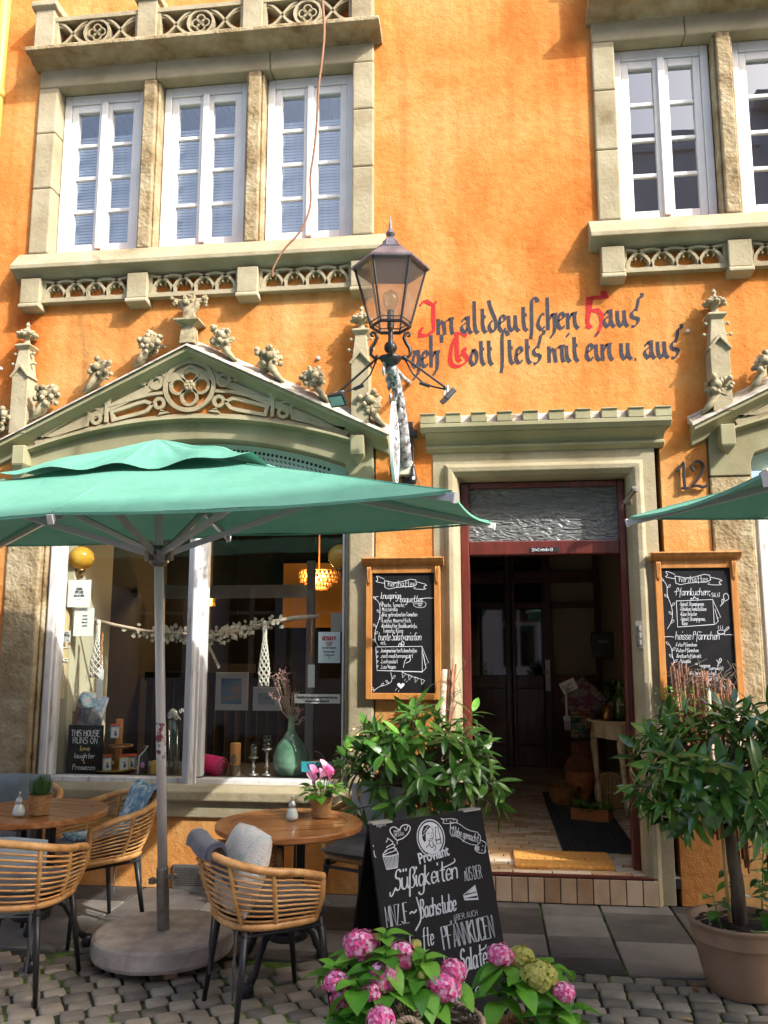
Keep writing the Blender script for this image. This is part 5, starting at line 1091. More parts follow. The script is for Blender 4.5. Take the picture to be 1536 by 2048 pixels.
for s in (0, 1, 2, 3):
    a = pi/2*s+A0; q = []
    for r_, z in ((.05, .06), (.1, .055), (.125, .08), (.122, .12), (.10, .155), (.085, .19), (.095, .22), (.115, .228), (.125, .215), (.118, .2), (.108, .205)): q.append((r_*cos(a), r_*sin(a), z))
    ba.tube([Vector((*p, 0)) .to_3d() for p in []] or [(p[0], p[1], p[2]) for p in q], [.012]*7+[.009, .009, .008, .008], 8); ba.ball((.088*cos(a), .088*sin(a), .058), .017, 8, 6)
obj('scroll_base', ba, M['iron'], la, smooth=True)
br = thing('lantern_arm', 'weathered carved grey arm rising from the wall to carry the street lantern', 'bracket', (-.53, 0, 2.7))
m = MB(); m.tube([(0, .0, -.02), (0, -.10, .05), (-.005, -.22, .22), (-.01, -.36, .36), (-.02, -.56, .47), (-.03, -.72, .505)], [.04, .04, .038, .034, .032, .034], 10); m.tube([(.015, 0, .62), (.005, -.3, .56), (-.03, -.72, .51)], .016, 8)
r4 = random.Random(8)
for k in range(90):
    t = r4.random(); p = Vector((-.03*t, -.05-.66*t, -.0+.52*t**.6)); m.ico(p+Vector((r4.uniform(-.045, .03), r4.uniform(-.04, .04), r4.uniform(-.06, .05))), (r4.uniform(.008, .016), r4.uniform(.014, .03), r4.uniform(.016, .04)))
obj('carved_arm', m, mat('weathered_silver', (.3, .29, .3), .6, ramp=[(.35, (.06, .055, .06)), (.5, (.32, .31, .32)), (.65, (.6, .59, .62))], vs=28, bs=50, bd=.5), br, smooth=True)
obj('back_plate', MB().box(-.035, .04, -.03, -.001, -.14, .34).tube([(.03, -.05, .25), (.07, -.05, .25)], .03, 10).tube([(.0, -.04, -.12), (.03, -.04, -.12), (.04, -.04, -.08), (.02, -.04, .2)], .007, 6), M['black'], br, bevel=.003)
sg = thing('hanging_sign', 'white oval hanging sign seen nearly edge-on beneath the lantern arm', 'sign', (-.565, -.44, 2.80))
m = MB()
m.grid(lambda u, v: ((0, -.011, -.009, .009, .011, 0)[round(v*5)], (0, .97, 1, 1, .97, 0)[round(v*5)]*.205*cos(2*pi*u), (0, .97, 1, 1, .97, 0)[round(v*5)]*.265*sin(2*pi*u)), 48, 5, True); obj('oval_panel', m, mat('sign_white', (.78, .78, .8), .35, coat=.3), sg)
m = MB()
for k in range(26):
    a, z = r4.uniform(-.12, .12), r4.uniform(-.17, .15); pts = [(a, z)]
    for q in range(4): pts.append((pts[-1][0]+r4.uniform(-.03, .03), pts[-1][1]+r4.uniform(-.03, .03)))
    m.rib(chaikin(pts, 1), .006, .0112, .0122)
m.rib([(.185*cos(t/20*pi), .24*sin(t/20*pi)) for t in range(40)], .006, .0112, .0122, True)
m.xf(Matrix(((0, 1, 0, 0), (1, 0, 0, 0), (0, 0, 1, 0), (0, 0, 0, 1)))); obj('ink_drawing', m, M['letter'], sg, recalc=False)
m = MB().box(-.008, .008, .14, .205, .10, .13).tube([(0, 0, .265), (0, .0, .36)], .006, 6).tube([(0, .1, .235), (0, .1, .32)], .006, 6); obj('hanger', m, M['iron'], sg)
def flood(loc, aim, base, label):
    o = thing('floodlight', label, 'floodlight', loc, 0, 'small floodlights under the lantern'); dirv = Vector(aim).normalized(); Mx = dirv.to_track_quat('-Y', 'Z').to_matrix().to_4x4()
    obj('housing', MB().box(-.055, .055, -.012, .02, -.042, .042, Mx), M['black'], o, bevel=.005)
    obj('lens', MB().box(-.044, .044, -.0145, -.0125, -.03, .03, Mx), mat('grey_lens', (.3, .36, .36), .2, coat=.5), o)
    obj('yoke', MB().tube([Mx @ Vector(p) for p in ((-.03, .02, 0), (-.03, .045, .03), (.03, .045, .03), (.03, .02, 0))], .007, 6), M['alu'], o)
    b = Vector(base)-Vector(loc); obj('arm', MB().tube([b, Mx @ Vector((0, .04, .03))], .007, 6), M['iron'], o)
    mid = b.lerp(Mx @ Vector((0, .05, .03)), .5)+Vector((0, .02, -.07)); c = MB().tube([b, b.lerp(mid, .4)+Vector((0, .01, -.03)), mid, (Mx @ Vector((0, .05, .03))).lerp(mid, .35)+Vector((0, 0, -.01)), Mx @ Vector((0, .03, .03))], .0055, 6); c.tube([mid+Vector((-.03, 0, .012)), mid+Vector((.03, 0, -.012))] if loc[0] > LX else [mid+Vector((-.03, 0, -.012)), mid+Vector((.03, 0, .012))], .012, 8); obj('cable', c, M['black'], o)
flood(tuple(P(675, 800, -.72)), (-.25, -.6, -.6), (LX-.08, LY, 3.255), 'small black floodlight on a thin arm pointing at the pediment left of the lantern')
flood(tuple(P(897, 793, -.72)), (.7, .25, -.65), (LX+.08, LY, 3.255), 'small black floodlight on a thin arm right of the lantern')
p = P(812, 935, -.09)
jb = thing('junction_box', 'cream junction box below the lantern arm', 'junction box', (p.x, 0, p.z-.05)); obj('casing', MB().box(-.05, .05, -.10, -.005, 0, .05).box(-.05, .05, -.10, -.005, .052, .09), mat('cream_plastic', (.55, .54, .42), .5), jb, bevel=.006); obj('cable', MB().tube([(-.02, -.05, 0), (-.06, -.06, -.03), (-.1, -.06, 0), (-.11, -.07, .06), (-.08, -.09, .12)], .005, 6), M['black'], jb)
p = P(826, 950, -.1)
pg = thing('power_plug', 'black power plug and socket hanging on its cable beside the door cornice', 'plug', tuple(p)); obj('socket', MB().lathe([(.018, -.06), (.024, -.05), (.024, .0), (.02, .01), (.014, .04), (.01, .06)], 14), M['black'], pg, smooth=True); obj('cable', MB().tube([(0, 0, .05), (.0, .02, .15), (-.005, .04, .3)], .006, 6).tube([(.01, 0, -.05), (.03, 0, -.02), (.045, .0, -.08)], .004, 6), M['black'], pg); obj('tag', MB().box(-.002, .016, -.027, -.024, -.035, -.015), M['paper'], pg)
# a dry tendril hanging down before the left windows
tp = [(642, -20), (650, 60), (646, 120), (638, 180), (634, 250), (626, 310), (618, 350), (622, 400), (612, 440), (596, 470), (572, 495), (556, 520), (545, 548)]
pts = [P(a, b, -1.3) for a, b in tp]; pts = [P(640, -260, -1.3), P(637, -120, -1.3)]+pts
q = [(v.x, v.z) for v in pts]; q = chaikin(q, 2); tv = MB().tube([(a, -1.3+.02*sin(b*5), b) for a, b in q], [.009-.004*i/len(q) for i in range(len(q))], 6); tv.ball((q[-1][0], -1.3, q[-1][1]), (.008, .008, .02), 6, 6)
tag(obj('dry_tendril', tv, mat('dry_tendril', (.25, .12, .06), .8), smooth=True), 'thin brown dry tendril dangling in front of the left upper windows', 'tendril')
# ------------------------------------------------------------------ laurels, willow screens, hydrangeas
def crown(m, br, c, rad, n, r5, L=(.125, .18), trunk=None, flat=.0):
    c = Vector(c)
    for k in range(n):
        while 1:
            d = Vector((r5.gauss(0, 1), r5.gauss(0, 1), r5.gauss(0, 1))).normalized()
            if d.z > -.75: break
        q = r5.uniform(.5, 1.0)**.6*r5.uniform(.85, 1.12)
        p = c+Vector((d.x*rad[0]*q, d.y*rad[1]*q, d.z*rad[2]*q)); g = (d+Vector((0, 0, .35))).normalized()
        b0 = trunk+(c-trunk)*r5.uniform(.3, .9) if trunk else c
        mid = b0.lerp(p, .5)+Vector((r5.uniform(-.04, .04), r5.uniform(-.04, .04), -.02)); br.tube([b0, mid, p], [.007, .005, .0028], 5)
        a0 = r5.uniform(0, 6)
        x = g.orthogonal().normalized(); y = g.cross(x); nl = r5.randint(6, 9)
        for i in range(nl):
            a = a0+2.4*i; t = i/nl; out = (x*cos(a)+y*sin(a))
            dl = (out*(1.1-.75*t)+g*(.25+.8*t)+Vector((0, 0, r5.uniform(-.75, .1)))).normalized()
            ll = r5.uniform(*L)*(1-.25*t); m.leaf(p-g*.07*(1-t), dl, g+Vector((0, 0, .4)), ll, ll*r5.uniform(.25, .34), r5.uniform(.1, .4), r5.uniform(.15, .4), 5)
def laurel(name, label, loc, cc, rad, n, seed, pot):
    o = thing(name, label, 'tree', loc, 0, 'laurel trees beside the door'); r5 = random.Random(seed); h, r0, r1 = pot
    pr = [(r0*.96, 0), (r0, .008), (r0+(r1-r0)*.35, h*.3), (r0+(r1-r0)*.72, h*.66), (r1*.965, h*.73), (r1*.975, h*.735), (r1*.985, h*.90), (r1*1.0, h*.93), (r1*1.03, h*.95), (r1*1.04, h*.985), (r1*1.02, h), (r1*.95, h), (r1*.92, h*.9)]
    po = obj('pot', MB().lathe(pr, 48), M['claypot'], o, smooth=True); e = po.modifiers.new('es', 'EDGE_SPLIT'); e.split_angle = radians(50)
    s = MB(); s.grid(lambda u, v: (r1*.93*v*cos(2*pi*u), r1*.93*v*sin(2*pi*u), h*.90+.008*sin(9*u*6.28*v)+.012*(1-v)), 40, 8, True); obj('soil', s, M['soil'], o)
    c = Vector(cc); tr = MB(); tt = Vector((c.x*.7, c.y*.7, c.z-rad[2]*.35)); tr.tube([(0, 0, h*.85), (c.x*.2+.01, c.y*.2, h+.15), (c.x*.45, c.y*.45, c.z-rad[2]*.8), tt], [.036, .031, .028, .022], 10); obj('trunk', tr, M['bark'], o, smooth=True)
    obj('stake', MB().tube([(-.045, -.015, h*.86), (-.045+c.x*.4, -.02+c.y*.3, c.z-rad[2]*.3)], .0095, 8), M['bamboo'], o, smooth=True)
    m, b = MB(), MB(); crown(m, b, c, rad, n, r5, trunk=tt); obj('branches', b, M['bark'], o); obj('foliage', m, M['leaf'], o, smooth=True, recalc=False)
    return o, h, r1
rp, h, r1 = laurel('laurel_tree', 'laurel standard with round glossy crown in a big taupe clay pot right of the door', (1.115, -1.27, 0), (-.03, .1, .95), (.42, .36, .36), 98, 21, (.31, .155, .222))
r5 = random.Random(3); m = MB(); b = MB()
for x, y, n_, hh in ((-.11, -.1, 5, .14), (.09, -.1, 9, .2), (.14, -.02, 11, .36), (.0, .1, 6, .2), (.12, .08, 8, .32)):
    top = Vector((x*1.3, y*1.2, .31+hh)); b.tube([(x, y, .29), top], .004, 5)
    for k in range(n_):
        t = k/n_; p = Vector((x, y, .3)).lerp(top, .3+.7*t); a = r5.uniform(0, 6.28); m.leaf(p, (cos(a), sin(a), r5.uniform(-.1, .6)), (0, 0, 1), r5.uniform(.07, .11), r5.uniform(.045, .06), .4, .2, 5)
b.tube([(-.11, -.1, .285), (0, -.1, .28), (.09, -.1, .285), (.14, -.02, .285), (.12, .08, .285), (0, .1, .285)], .004, 4); b.add(m.v, m.f); obj('underplanting', b, M['leaf'], rp, smooth=True, recalc=False)
obj('support_rod', MB().tube([(.15, .03, .3), (.155, .03, .78)], .008, 6), M['black'], rp)
laurel('laurel_tree', 'spreading laurel bush with loose glossy twigs behind the chalkboard stand left of the door', (-.37, -.55, 0), (.0, -.1, .86), (.50, .38, .38), 92, 33, (.33, .165, .235))
def screen(name, label, loc, n, wid, zb, zt, seed, slope, poles):
    o = thing(name, label, 'willow screen', loc, 0); r6 = random.Random(seed); m = MB(); tie = MB()
    for i in range(n):
        t = i/(n-1); x = -wid/2+wid*t+r6.uniform(-.008, .008); y = r6.uniform(-.03, .02); tp = zt(t)+r6.uniform(-.05, .05); bt = zb(t)+r6.uniform(-.04, .03); k = r6.uniform(.004, .0085)
        m.tube([(x, y, bt), (x+r6.uniform(-.01, .01)+slope*.4, y, (bt+tp)/2), (x+slope+r6.uniform(-.015, .015), y+.01, tp)], [k, k, k*.8], 6)
    for i in range(n//2):
        x = r6.uniform(-wid/2, wid/2)+slope; z = zt(r6.random())-.02; tie.tube([(x, -.03, z-.06), (x+.03, -.04, z+.01), (x+.07*r6.choice((-1, 1)), -.03, z+r6.uniform(.0, .06)), (x+.05, -.02, z+.08)], .002, 4)
    obj('willow_rods', m, M['twig'], o, smooth=True); obj('loose_twigs', tie, M['bark'], o)
    for x, y, z0, x1_, z1, r_ in poles: obj('birch_pole', MB().tube([(x, y, z0), (x1_, y, z1)], [r_, r_*.9], 12), mat('pale_birch', (.42, .33, .25), .8, ramp=[(.38, (.14, .09, .06)), (.48, (.40, .30, .22)), (.7, (.55, .46, .36))], vs=14, st=(1, 1, 3), bs=60, bd=.4), o, smooth=True)
screen('willow_screen', 'bundle of reddish willow rods with a pale birch stick behind the left laurel bush', (-.33, -.16, 0), 16, .10, lambda t: .3, lambda t: 1.18+.26*t, 5, .06, [(-.02, -.04, .3, .045, 1.40, .021)])
screen('willow_screen', 'wide screen of reddish willow rods hung behind the right laurel tree', (1.30, -.14, 0), 44, .36, lambda t: .62-.36*t, lambda t: 1.42-.12*t, 6, -.03, [(.16, -.05, .5, .145, 1.27, .022), (.0, -.05, .5, -.005, 1.28, .013)])
m = MB(); r6 = random.Random(12)
for k in range(260):
    p = Vector((r6.uniform(-.17, .14), r6.uniform(-.09, .02), r6.uniform(-.1, .07))); a = r6.uniform(0, 6.28); m.leaf(p, (cos(a), -.4, r6.uniform(-.2, .6)), (0, 0, 1), .028, .011, .3, .2, 3)
tag(obj('climber_sprig', m, M['leaf'], loc=P(1370, 1395, -.2), smooth=True), 'small-leaved green sprig in front of the right willow screen', 'plant')
def petal_head(m, c, r, r7, n=70, squash=.8, up=(0, 0, 1)):
    for k in range(n):
        z = 1-1.55*(k+.5)/n; a = 2.4*k; q = sqrt(max(0, 1-z*z)); d = Vector((q*cos(a), q*sin(a), z)); p = Vector(c)+Vector((d.x*r, d.y*r, d.z*r*squash))*r7.uniform(.80, 1.08)
        x = d.orthogonal().normalized(); y = d.cross(x); w_ = r7.uniform(0, 6)
        for i in range(4):
            t = w_+pi/2*i; o_ = x*cos(t)+y*sin(t); m.leaf(p, o_+d*r7.uniform(.0, .45), d, r*.30, r*.29, .2, .15, 3)
def hydrangea(name, label, loc, heads, leaves, basket):
    o = thing(name, label, 'potted plant', loc, 0, 'hydrangeas before the chalkboard'); r7 = random.Random(int(loc[0]*1000)); lm, stem = MB(), MB()
    for (x, y, z, r, kind) in heads:
        stem.tube([(x*.35, y*.35, .18), (x*.8, y*.8, z*.75), (x, y, z)], .004, 5); hm_ = MB(); r = r*1.12 if r > .025 else r; petal_head(hm_, (x, y, z), r, r7, 58 if kind == 0 else 60); obj('flower_head', hm_, M['pink'] if kind == 0 else M['lime'], o, recalc=False)
        for i in range(3):
            a = r7.uniform(0, 6.28); lm.leaf((x*.9, y*.9, z-.04), (cos(a), sin(a), r7.uniform(-.2, .35)), (0, 0, 1), r7.uniform(.11, .15), r7.uniform(.07, .10), r7.uniform(.3, .7), .3, 6)
    for (x, y, z, n_) in leaves:
        stem.tube([(x*.3, y*.3, .18), (x, y, z)], .0035, 5)
        a0 = r7.uniform(0, 6)
        for i in range(n_):
            t = i/n_; a = a0+pi/2*i*1.02+(i//2)*.6; L = r7.uniform(.105, .155)*(1-.45*t); lm.leaf((x, y, z-.05*(1-t)), (cos(a), sin(a), -.1+.7*t+r7.uniform(-.2, .2)), (0, 0, 1), L, L*r7.uniform(.6, .72), r7.uniform(.3, .7), .3, 6)
    obj('leaves', lm, M['hleaf'], o, smooth=True, recalc=False); obj('stems', stem, M['grassleaf'], o)
    h, r0, r1, mt, handle = basket; w_ = MB()
    for j in range(int(h/.013)):
        z = .006+j*.013; rr_ = r0+(r1-r0)*z/h; w_.tube([((rr_+.006*(1 if (i+j) % 2 else -1))*cos(2*pi*i/28), (rr_+.006*(1 if (i+j) % 2 else -1))*sin(2*pi*i/28), z) for i in range(28)], .0068, 5, True)
    for i in range(28): a = 2*pi*i/28; w_.tube([(r0*cos(a), r0*sin(a), 0), (r1*cos(a), r1*sin(a), h)], .004, 4)
    for k in (0, 1): w_.tube([((r1+.007*cos(a/60*2*pi*16+pi*k))*cos(2*pi*a/60), (r1+.007*cos(a/60*2*pi*16+pi*k))*sin(2*pi*a/60), h+.008+.007*sin(a/60*2*pi*16+pi*k)) for a in range(60)], .008, 6, True)
    obj('basket', w_, mt, o, smooth=True); obj('soil', MB().lathe([(r1*.9, h*.85), (.001, h*.88)], 16), M['soil'], o)
    if handle:
        hm = MB()
        for k in range(3):
            ph_ = 2*pi*k/3; pts = []
            for i in range(41):
                t = pi*i/40; c_ = Vector((.058*cos(t), 0, .075*sin(t))); n_ = Vector((cos(t), 0, sin(t))); a = ph_+i*.75; pts.append(c_+n_*.006*cos(a)+Vector((0, 1, 0))*.006*sin(a)+Vector((handle[0], handle[1], h)))
            hm.tube(pts, .0062, 6)
        obj('handle', hm, mt, o, smooth=True)
    return o
def rel(px, py, Y, base): p = P(px, py, Y); return (p.x-base[0], p.y-base[1], p.z)
B1 = (-.215, -2.45, 0)
hd1 = [(722, 1890, -2.40, .055, 0), (800, 1912, -2.42, .05, 0), (765, 1955, -2.52, .05, 0), (742, 1985, -2.58, .03, 0), (672, 1965, -2.48, .04, 0), (690, 2002, -2.5, .042, 0), (905, 1942, -2.42, .042, 0), (888, 1975, -2.5, .05, 0), (762, 2040, -2.66, .042, 0), (832, 1889, -2.38, .02, 1), (843, 1951, -2.5, .014, 1), (730, 1915, -2.3, .045, 0)]
lv1 = [(770, 1865, -2.42, 7), (700, 1895, -2.36, 6), (770, 1905, -2.5, 7), (850, 1905, -2.44, 6), (712, 1960, -2.58, 7), (840, 1960, -2.52, 7), (725, 2020, -2.6, 8), (690, 2035, -2.6, 7), (668, 1930, -2.45, 5), (750, 1930, -2.5, 6), (850, 1925, -2.4, 5)]
hydrangea('hydrangea', 'large pink hydrangea in a pale wicker basket with twisted handle, before the chalkboard', B1, [(*rel(a, b, y, B1), r, k) for a, b, y, r, k in hd1], [(*rel(a, b, y, B1), n) for a, b, y, n in lv1], (.27, .13, .165, M['wicker'], (-.07, -.155)))
B2 = (.13, -2.2, 0)
hd2 = [(1000, 1910, -2.25, .042, 0), (1127, 1985, -2.3, .036, 0), (1078, 1952, -2.28, .055, 1), (1043, 1915, -2.2, .042, 1)]
lv2 = [(1105, 1910, -2.15, 8), (1040, 1940, -2.3, 7), (1000, 1960, -2.3, 6), (1110, 2000, -2.34, 7), (1140, 1995, -2.2, 5), (1075, 1905, -2.1, 5)]
lv2 = [(a, b+14, y, n) for a, b, y, n in lv2]
hydrangea('hydrangea', 'small hydrangea with pink and lime heads in a brown wicker pot right of the chalkboard', B2, [(*rel(a, b, y, B2), r, k) for a, b, y, r, k in hd2], [(*rel(a, b, y, B2), n) for a, b, y, n in lv2], (.16, .095, .125, M['bwicker'], None))
# ------------------------------------------------------------------ things inside the door
FZ = .164
def floorpt(px, py): return G(px, py, FZ)
m = MB(); m.box(0, .62, 0, .40, 0, .022); p = floorpt(1030, 1737)
dm = tag(obj('doormat', m, M['coir'], loc=(p.x, p.y+.01, FZ), bevel=.006), 'orange coir doormat lying on the tiled threshold', 'doormat')
lt = MB()
for k in range(9): lt.rib(chaikin([(.1+.05*k+R.uniform(-.01, .01), .19+R.uniform(-.02, .02)) for _ in range(4)], 1), .006, 0, .002)
lt.xf(Matrix(((1, 0, 0, 0), (0, 0, 1, 0), (0, 1, 0, .0215), (0, 0, 0, 1)))); obj('faded_print', lt, M['darkwood'], dm)
m = MB(); x0, x1, y0, y1 = .47, .97, .56, 2.9
for i in range(16): m.box(x0+(x1-x0)*i/15-.002, x0+(x1-x0)*i/15+.002, y0, y1, 0, .008)
for j in range(84): m.box(x0, x1, y0+(y1-y0)*j/83-.002, y0+(y1-y0)*j/83+.002, .0, .0078)
m.box(x0-.008, x0-.002, y0, y1, 0, .01).box(x0, x1, y0-.008, y0-.002, 0, .01).box(x0, x1, y0, y1, -.001, .001)
tag(obj('rubber_runner', m, M['rubber'], loc=(0, 0, FZ+.001)), 'dark grated rubber runner on the right of the hall floor', 'mat')
p = floorpt(1232, 1635)
ct = thing('console_table', 'small antique white half-round console table just inside the door', 'table', (p.x+.08, p.y+.18, FZ))
H_ = .74; tp = MB(); pts = [(-.25, .16), (-.25, .02), (-.21, -.03), (-.17, -.05), (-.13, -.12), (-.05, -.17), (.06, -.18), (.13, -.14), (.16, -.06), (.2, -.03), (.2, .16)]; pts = chaikin(pts+[pts[0]], 1)[:-1]
k = len(pts); tp.add([(x, y, H_) for x, y in pts]+[(x, y, H_+.018) for x, y in pts], [tuple(range(k)), tuple(range(k, 2*k))]+[(i, (i+1) % k, k+(i+1) % k, k+i) for i in range(k)])
wc = mat('antique_cream', (.55, .46, .30), .6, ramp=[(.32, (.30, .22, .12)), (.45, (.55, .46, .30)), (.7, (.62, .54, .38))], vs=8); tpo = obj('tabletop', tp, wc, ct, bevel=.004)
mt = MB(); mt.add([(x*.9, y*.9, H_+.0195) for x, y in pts], [tuple(range(k))]); obj('marble_inlay', mt, mat('dark_marble', (.04, .05, .04), .2, ramp=[(.4, (.02, .025, .02)), (.7, (.15, .16, .14))], vs=12), tpo)
ap = MB(); q = [(x*.84, y*.84+.01) for x, y in pts]; ap.add([(x, y, H_-.12-.015*cos(6*x)) for x, y in q]+[(x, y, H_) for x, y in q], [(i, (i+1) % k, k+(i+1) % k, k+i) for i in range(k)]); obj('apron', ap, wc, ct)
for x, y in ((-.0, -.13), (-.19, .1), (.16, .1)): obj('leg', MB().tube([(x, y, H_-.02), (x-.012, y-.012, H_-.18), (x+.0, y, .4), (x+.018, y+.01, .12), (x+.015, y, .0)], [.028, .034, .024, .018, .02], 8), wc, ct, smooth=True)
p0 = ct.location
cl = thing('candle_glass', 'gold mercury-glass candle cup on the console table', 'candle holder', (p0.x-.10, p0.y-.03, FZ+H_+.02)); obj('cup', MB().lathe([(.033, 0), (.04, .01), (.04, .12), (.037, .12), (.036, .012)], 20), M['brass'], cl, smooth=True)
bt = thing('bottle', 'green glass bottle with cream lettering on the console table', 'bottle', (p0.x+.02, p0.y+.03, FZ+H_+.02)); gg = mat('green_bottle', (.05, .09, .015), .15, coat=.5); obj('glass', MB().lathe([(.055, 0), (.062, .01), (.062, .17), (.05, .21), (.022, .24), (.02, .31), (.024, .315), (.024, .33)], 24), gg, bt, smooth=True)
lt = typed('la vie', .032, .0005, 'CENTER'); lt.xf(Matrix.Translation((-.01, -.064, .12))); obj('lettering', lt, M['paper'], bt)
bw = thing('bowl', 'small pale bowl at the right of the green bottle', 'bowl', (p0.x+.12, p0.y-.03, FZ+H_+.02)); obj('shell', MB().lathe([(.02, 0), (.045, .025), (.06, .06), (.055, .06), (.04, .028), (.01, .012)], 20), mat('pale_glaze', (.5, .42, .33), .4), bw, smooth=True)
pl = thing('house_plant', 'dark leafy plant standing behind the green bottle on the console', 'potted plant', (p0.x+.0, p0.y+.13, FZ+H_+.02)); m = MB(); r8 = random.Random(5)
for k in range(60): a = r8.uniform(0, 6.28); m.leaf((0, 0, .16+r8.uniform(0, .15)), (cos(a), sin(a), r8.uniform(.1, 1)), (0, 0, 1), r8.uniform(.1, .18), .045, .5, .2)
obj('leaves', m, M['leaf'], pl); obj('pot', MB().lathe([(.05, 0), (.07, .14), (.06, .14)], 16), M['claypot'], pl)
# wire basket with bags
p = P(1166, 1478, 3.0); wb = thing('wire_basket', 'wire basket on a dark stand, filled with printed bags, beside the console', 'basket', (p.x, p.y, p.z)); m = MB()
for i in range(11):
    for s in (-1, 1): m.tube([(-.13+.026*i, s*.12, 0), (-.15+.03*i, s*.14, .27)], .0025, 4)
for j in range(9):
    z = .27*j/8; e = .13+.02*j/8; m.tube([(-e, -e+.01, z), (e, -e+.01, z), (e, e-.01, z), (-e, e-.01, z)], .0025, 4, True)
obj('wires', m, M['black'], wb)
obj('stand', MB().box(-.12, .12, -.1, .1, -(p.z-FZ), -.01), M['darkwood'], wb, bevel=.01)
bg1 = place.__globals__['pillow'](.24, .3, .14, .02, 9); o = obj('printed_bag', bg1, mat('teal_print', (.1, .3, .25), .8, ramp=[(.4, (.05, .25, .2)), (.5, (.5, .45, .35)), (.6, (.35, .12, .05))], vs=9), smooth=True, loc=(p.x, p.y, p.z+.15), rot=(radians(90), 0, .1)); tag(o, 'teal and cream printed bag inside the wire basket', 'bag')
o = obj('cushion', pillow(.36, .36, .14, .01, 10), mat('watercolour_print', (.3, .1, .2), .9, ramp=[(.3, (.05, .12, .25)), (.42, (.35, .3, .3)), (.5, (.22, .05, .14)), (.6, (.45, .40, .38)), (.7, (.4, .05, .03))], vs=6, det=8), smooth=True, loc=(p.x+.03, p.y+.02, p.z+.36), rot=(radians(80), radians(45), 0)); tag(o, 'purple and blue watercolour print cushion standing in the wire basket', 'cushion')
o = obj('price_card', MB().box(-.07, .07, -.001, .001, -.05, .05), M['paper'], loc=P(1137, 1372, 2.2), rot=(0, radians(-25), 0)); tag(o, 'white handwritten price card above the wire basket', 'card'); lt = MB(); write(lt, 'Proviant', -.055, .0, .028, .003, y0=-.0022, y1=-.001, sx=.6); write(lt, 'Taschen', -.05, -.035, .024, .003, y0=-.0022, y1=-.001, sx=.6); obj('lettering', lt, M['letter'], o)
hs_ = MB()
for k in (-1, 0, 1): hs_.tube([(k*.018, 0, 0), (k*.018, -.0, -.06), (k*.016, -.012, -.085)], .006, 5)
hs_.box(-.03, .03, -.006, .006, -.005, .035).tube([(0, 0, .03), (0, .0, .28)], .012, 6); tag(obj('hand_rake', hs_, mat('pale_steel', (.4, .4, .42), .4, metal=.3), loc=P(1134, 1440, 2.15)), 'pale three-pronged tool hanging left of the wire basket', 'tool')
# terracotta head, planter, wicker lantern, basket
p = floorpt(1165, 1605)
bh = thing('buddha_head', 'terracotta Buddha head with curled hair on the hall floor', 'sculpture', (p.x, p.y+.05, FZ), radians(-28)); tc_ = mat('terracotta', (.42, .15, .05), .75, ramp=[(.3, (.25, .08, .03)), (.6, (.46, .17, .06))], vs=9, bs=60, bd=.2)
m = MB()
def face(u, v):
    a = 2*pi*u; z = .02+.40*v; prof = [.085, .10, .118, .135, .142, .143, .138, .125, .10, .05, .0]; i = min(9, int(v*10)); r_ = prof[i]+(prof[i+1]-prof[i])*(v*10-i); x, y = r_*sin(a)*.88, -r_*cos(a)
    f_ = max(0, cos(a))
    if f_ > .3:
        y -= .03*math.exp(-((x)/.018)**2)*math.exp(-((z-.17)/.035)**2)+.012*math.exp(-(x/.03)**2)*math.exp(-((z-.105)/.012)**2)+.008*math.exp(-(x/.03)**2)*math.exp(-((z-.085)/.01)**2)
        y += .016*sum(math.exp(-((x-s*.05)/.028)**2) for s in (-1, 1))*math.exp(-((z-.205)/.016)**2); y -= .010*sum(math.exp(-((x-s*.05)/.03)**2) for s in (-1, 1))*math.exp(-((z-.19)/.01)**2); y -= .012*math.exp(-(x/.04)**2)*math.exp(-((z-.06)/.02)**2)
    return (x, y, z)
m.grid(face, 56, 40, True); obj('face', m, tc_, bh, smooth=True)
m = MB()
for j in range(9):
    z = .275+j*.017; r_ = .142*cos(j/9*1.35)+.004; n_ = max(6, int(26*r_/.142))
    for i in range(n_):
        a = 2*pi*(i+.5*(j % 2))/n_; m.ico((r_*sin(a)*.9, -r_*cos(a), z+.01), .0165)
for j in range(4):
    r_ = .062*cos(j/4*1.4); n_ = max(4, int(14*r_/.062))
    for i in range(n_): a = 2*pi*i/n_; m.ico((r_*sin(a), -r_*cos(a), .43+j*.02), .016)
for s in (-1, 1):
    for q in range(5): m.ico((s*.128, -.01+.0*q, .255-.012*q), .014)
obj('curled_hair', m, mat('dark_terracotta', (.2, .075, .03), .85), bh, smooth=True)
for s in (-1, 1): obj('ear', MB().tube([(s*.125, .0, .235), (s*.142, .01, .22), (s*.138, .005, .17), (s*.13, .0, .10)], [.012, .016, .013, .011], 8), tc_, bh, smooth=True)
p = floorpt(1188, 1645); pb = thing('planter_box', 'low wooden planter box with dark plants in front of the terracotta head', 'planter', (p.x, p.y+.1, FZ), radians(-20)); wb_ = mat('brown_box', (.3, .1, .03), .6)
obj('box', MB().box(-.15, .15, -.09, -.078, 0, .1).box(-.15, .15, .078, .09, 0, .1).box(-.15, -.138, -.078, .078, 0, .1).box(.138, .15, -.078, .078, 0, .1), wb_, pb, bevel=.003); m = MB()
for k in range(90): a = r8.uniform(0, 6.28); m.leaf((r8.uniform(-.13, .13), r8.uniform(-.06, .06), .06), (cos(a)*.6, sin(a)*.6, r8.uniform(.4, 1)), (0, 0, 1), r8.uniform(.09, .17), .03, .5, .2)
obj('leaves', m, M['leaf'], pb)
p = floorpt(1225, 1618); wl = thing('wicker_lantern', 'round ribbed cane lantern under the console table', 'lantern', (p.x, p.y+.1, FZ)); m = MB()
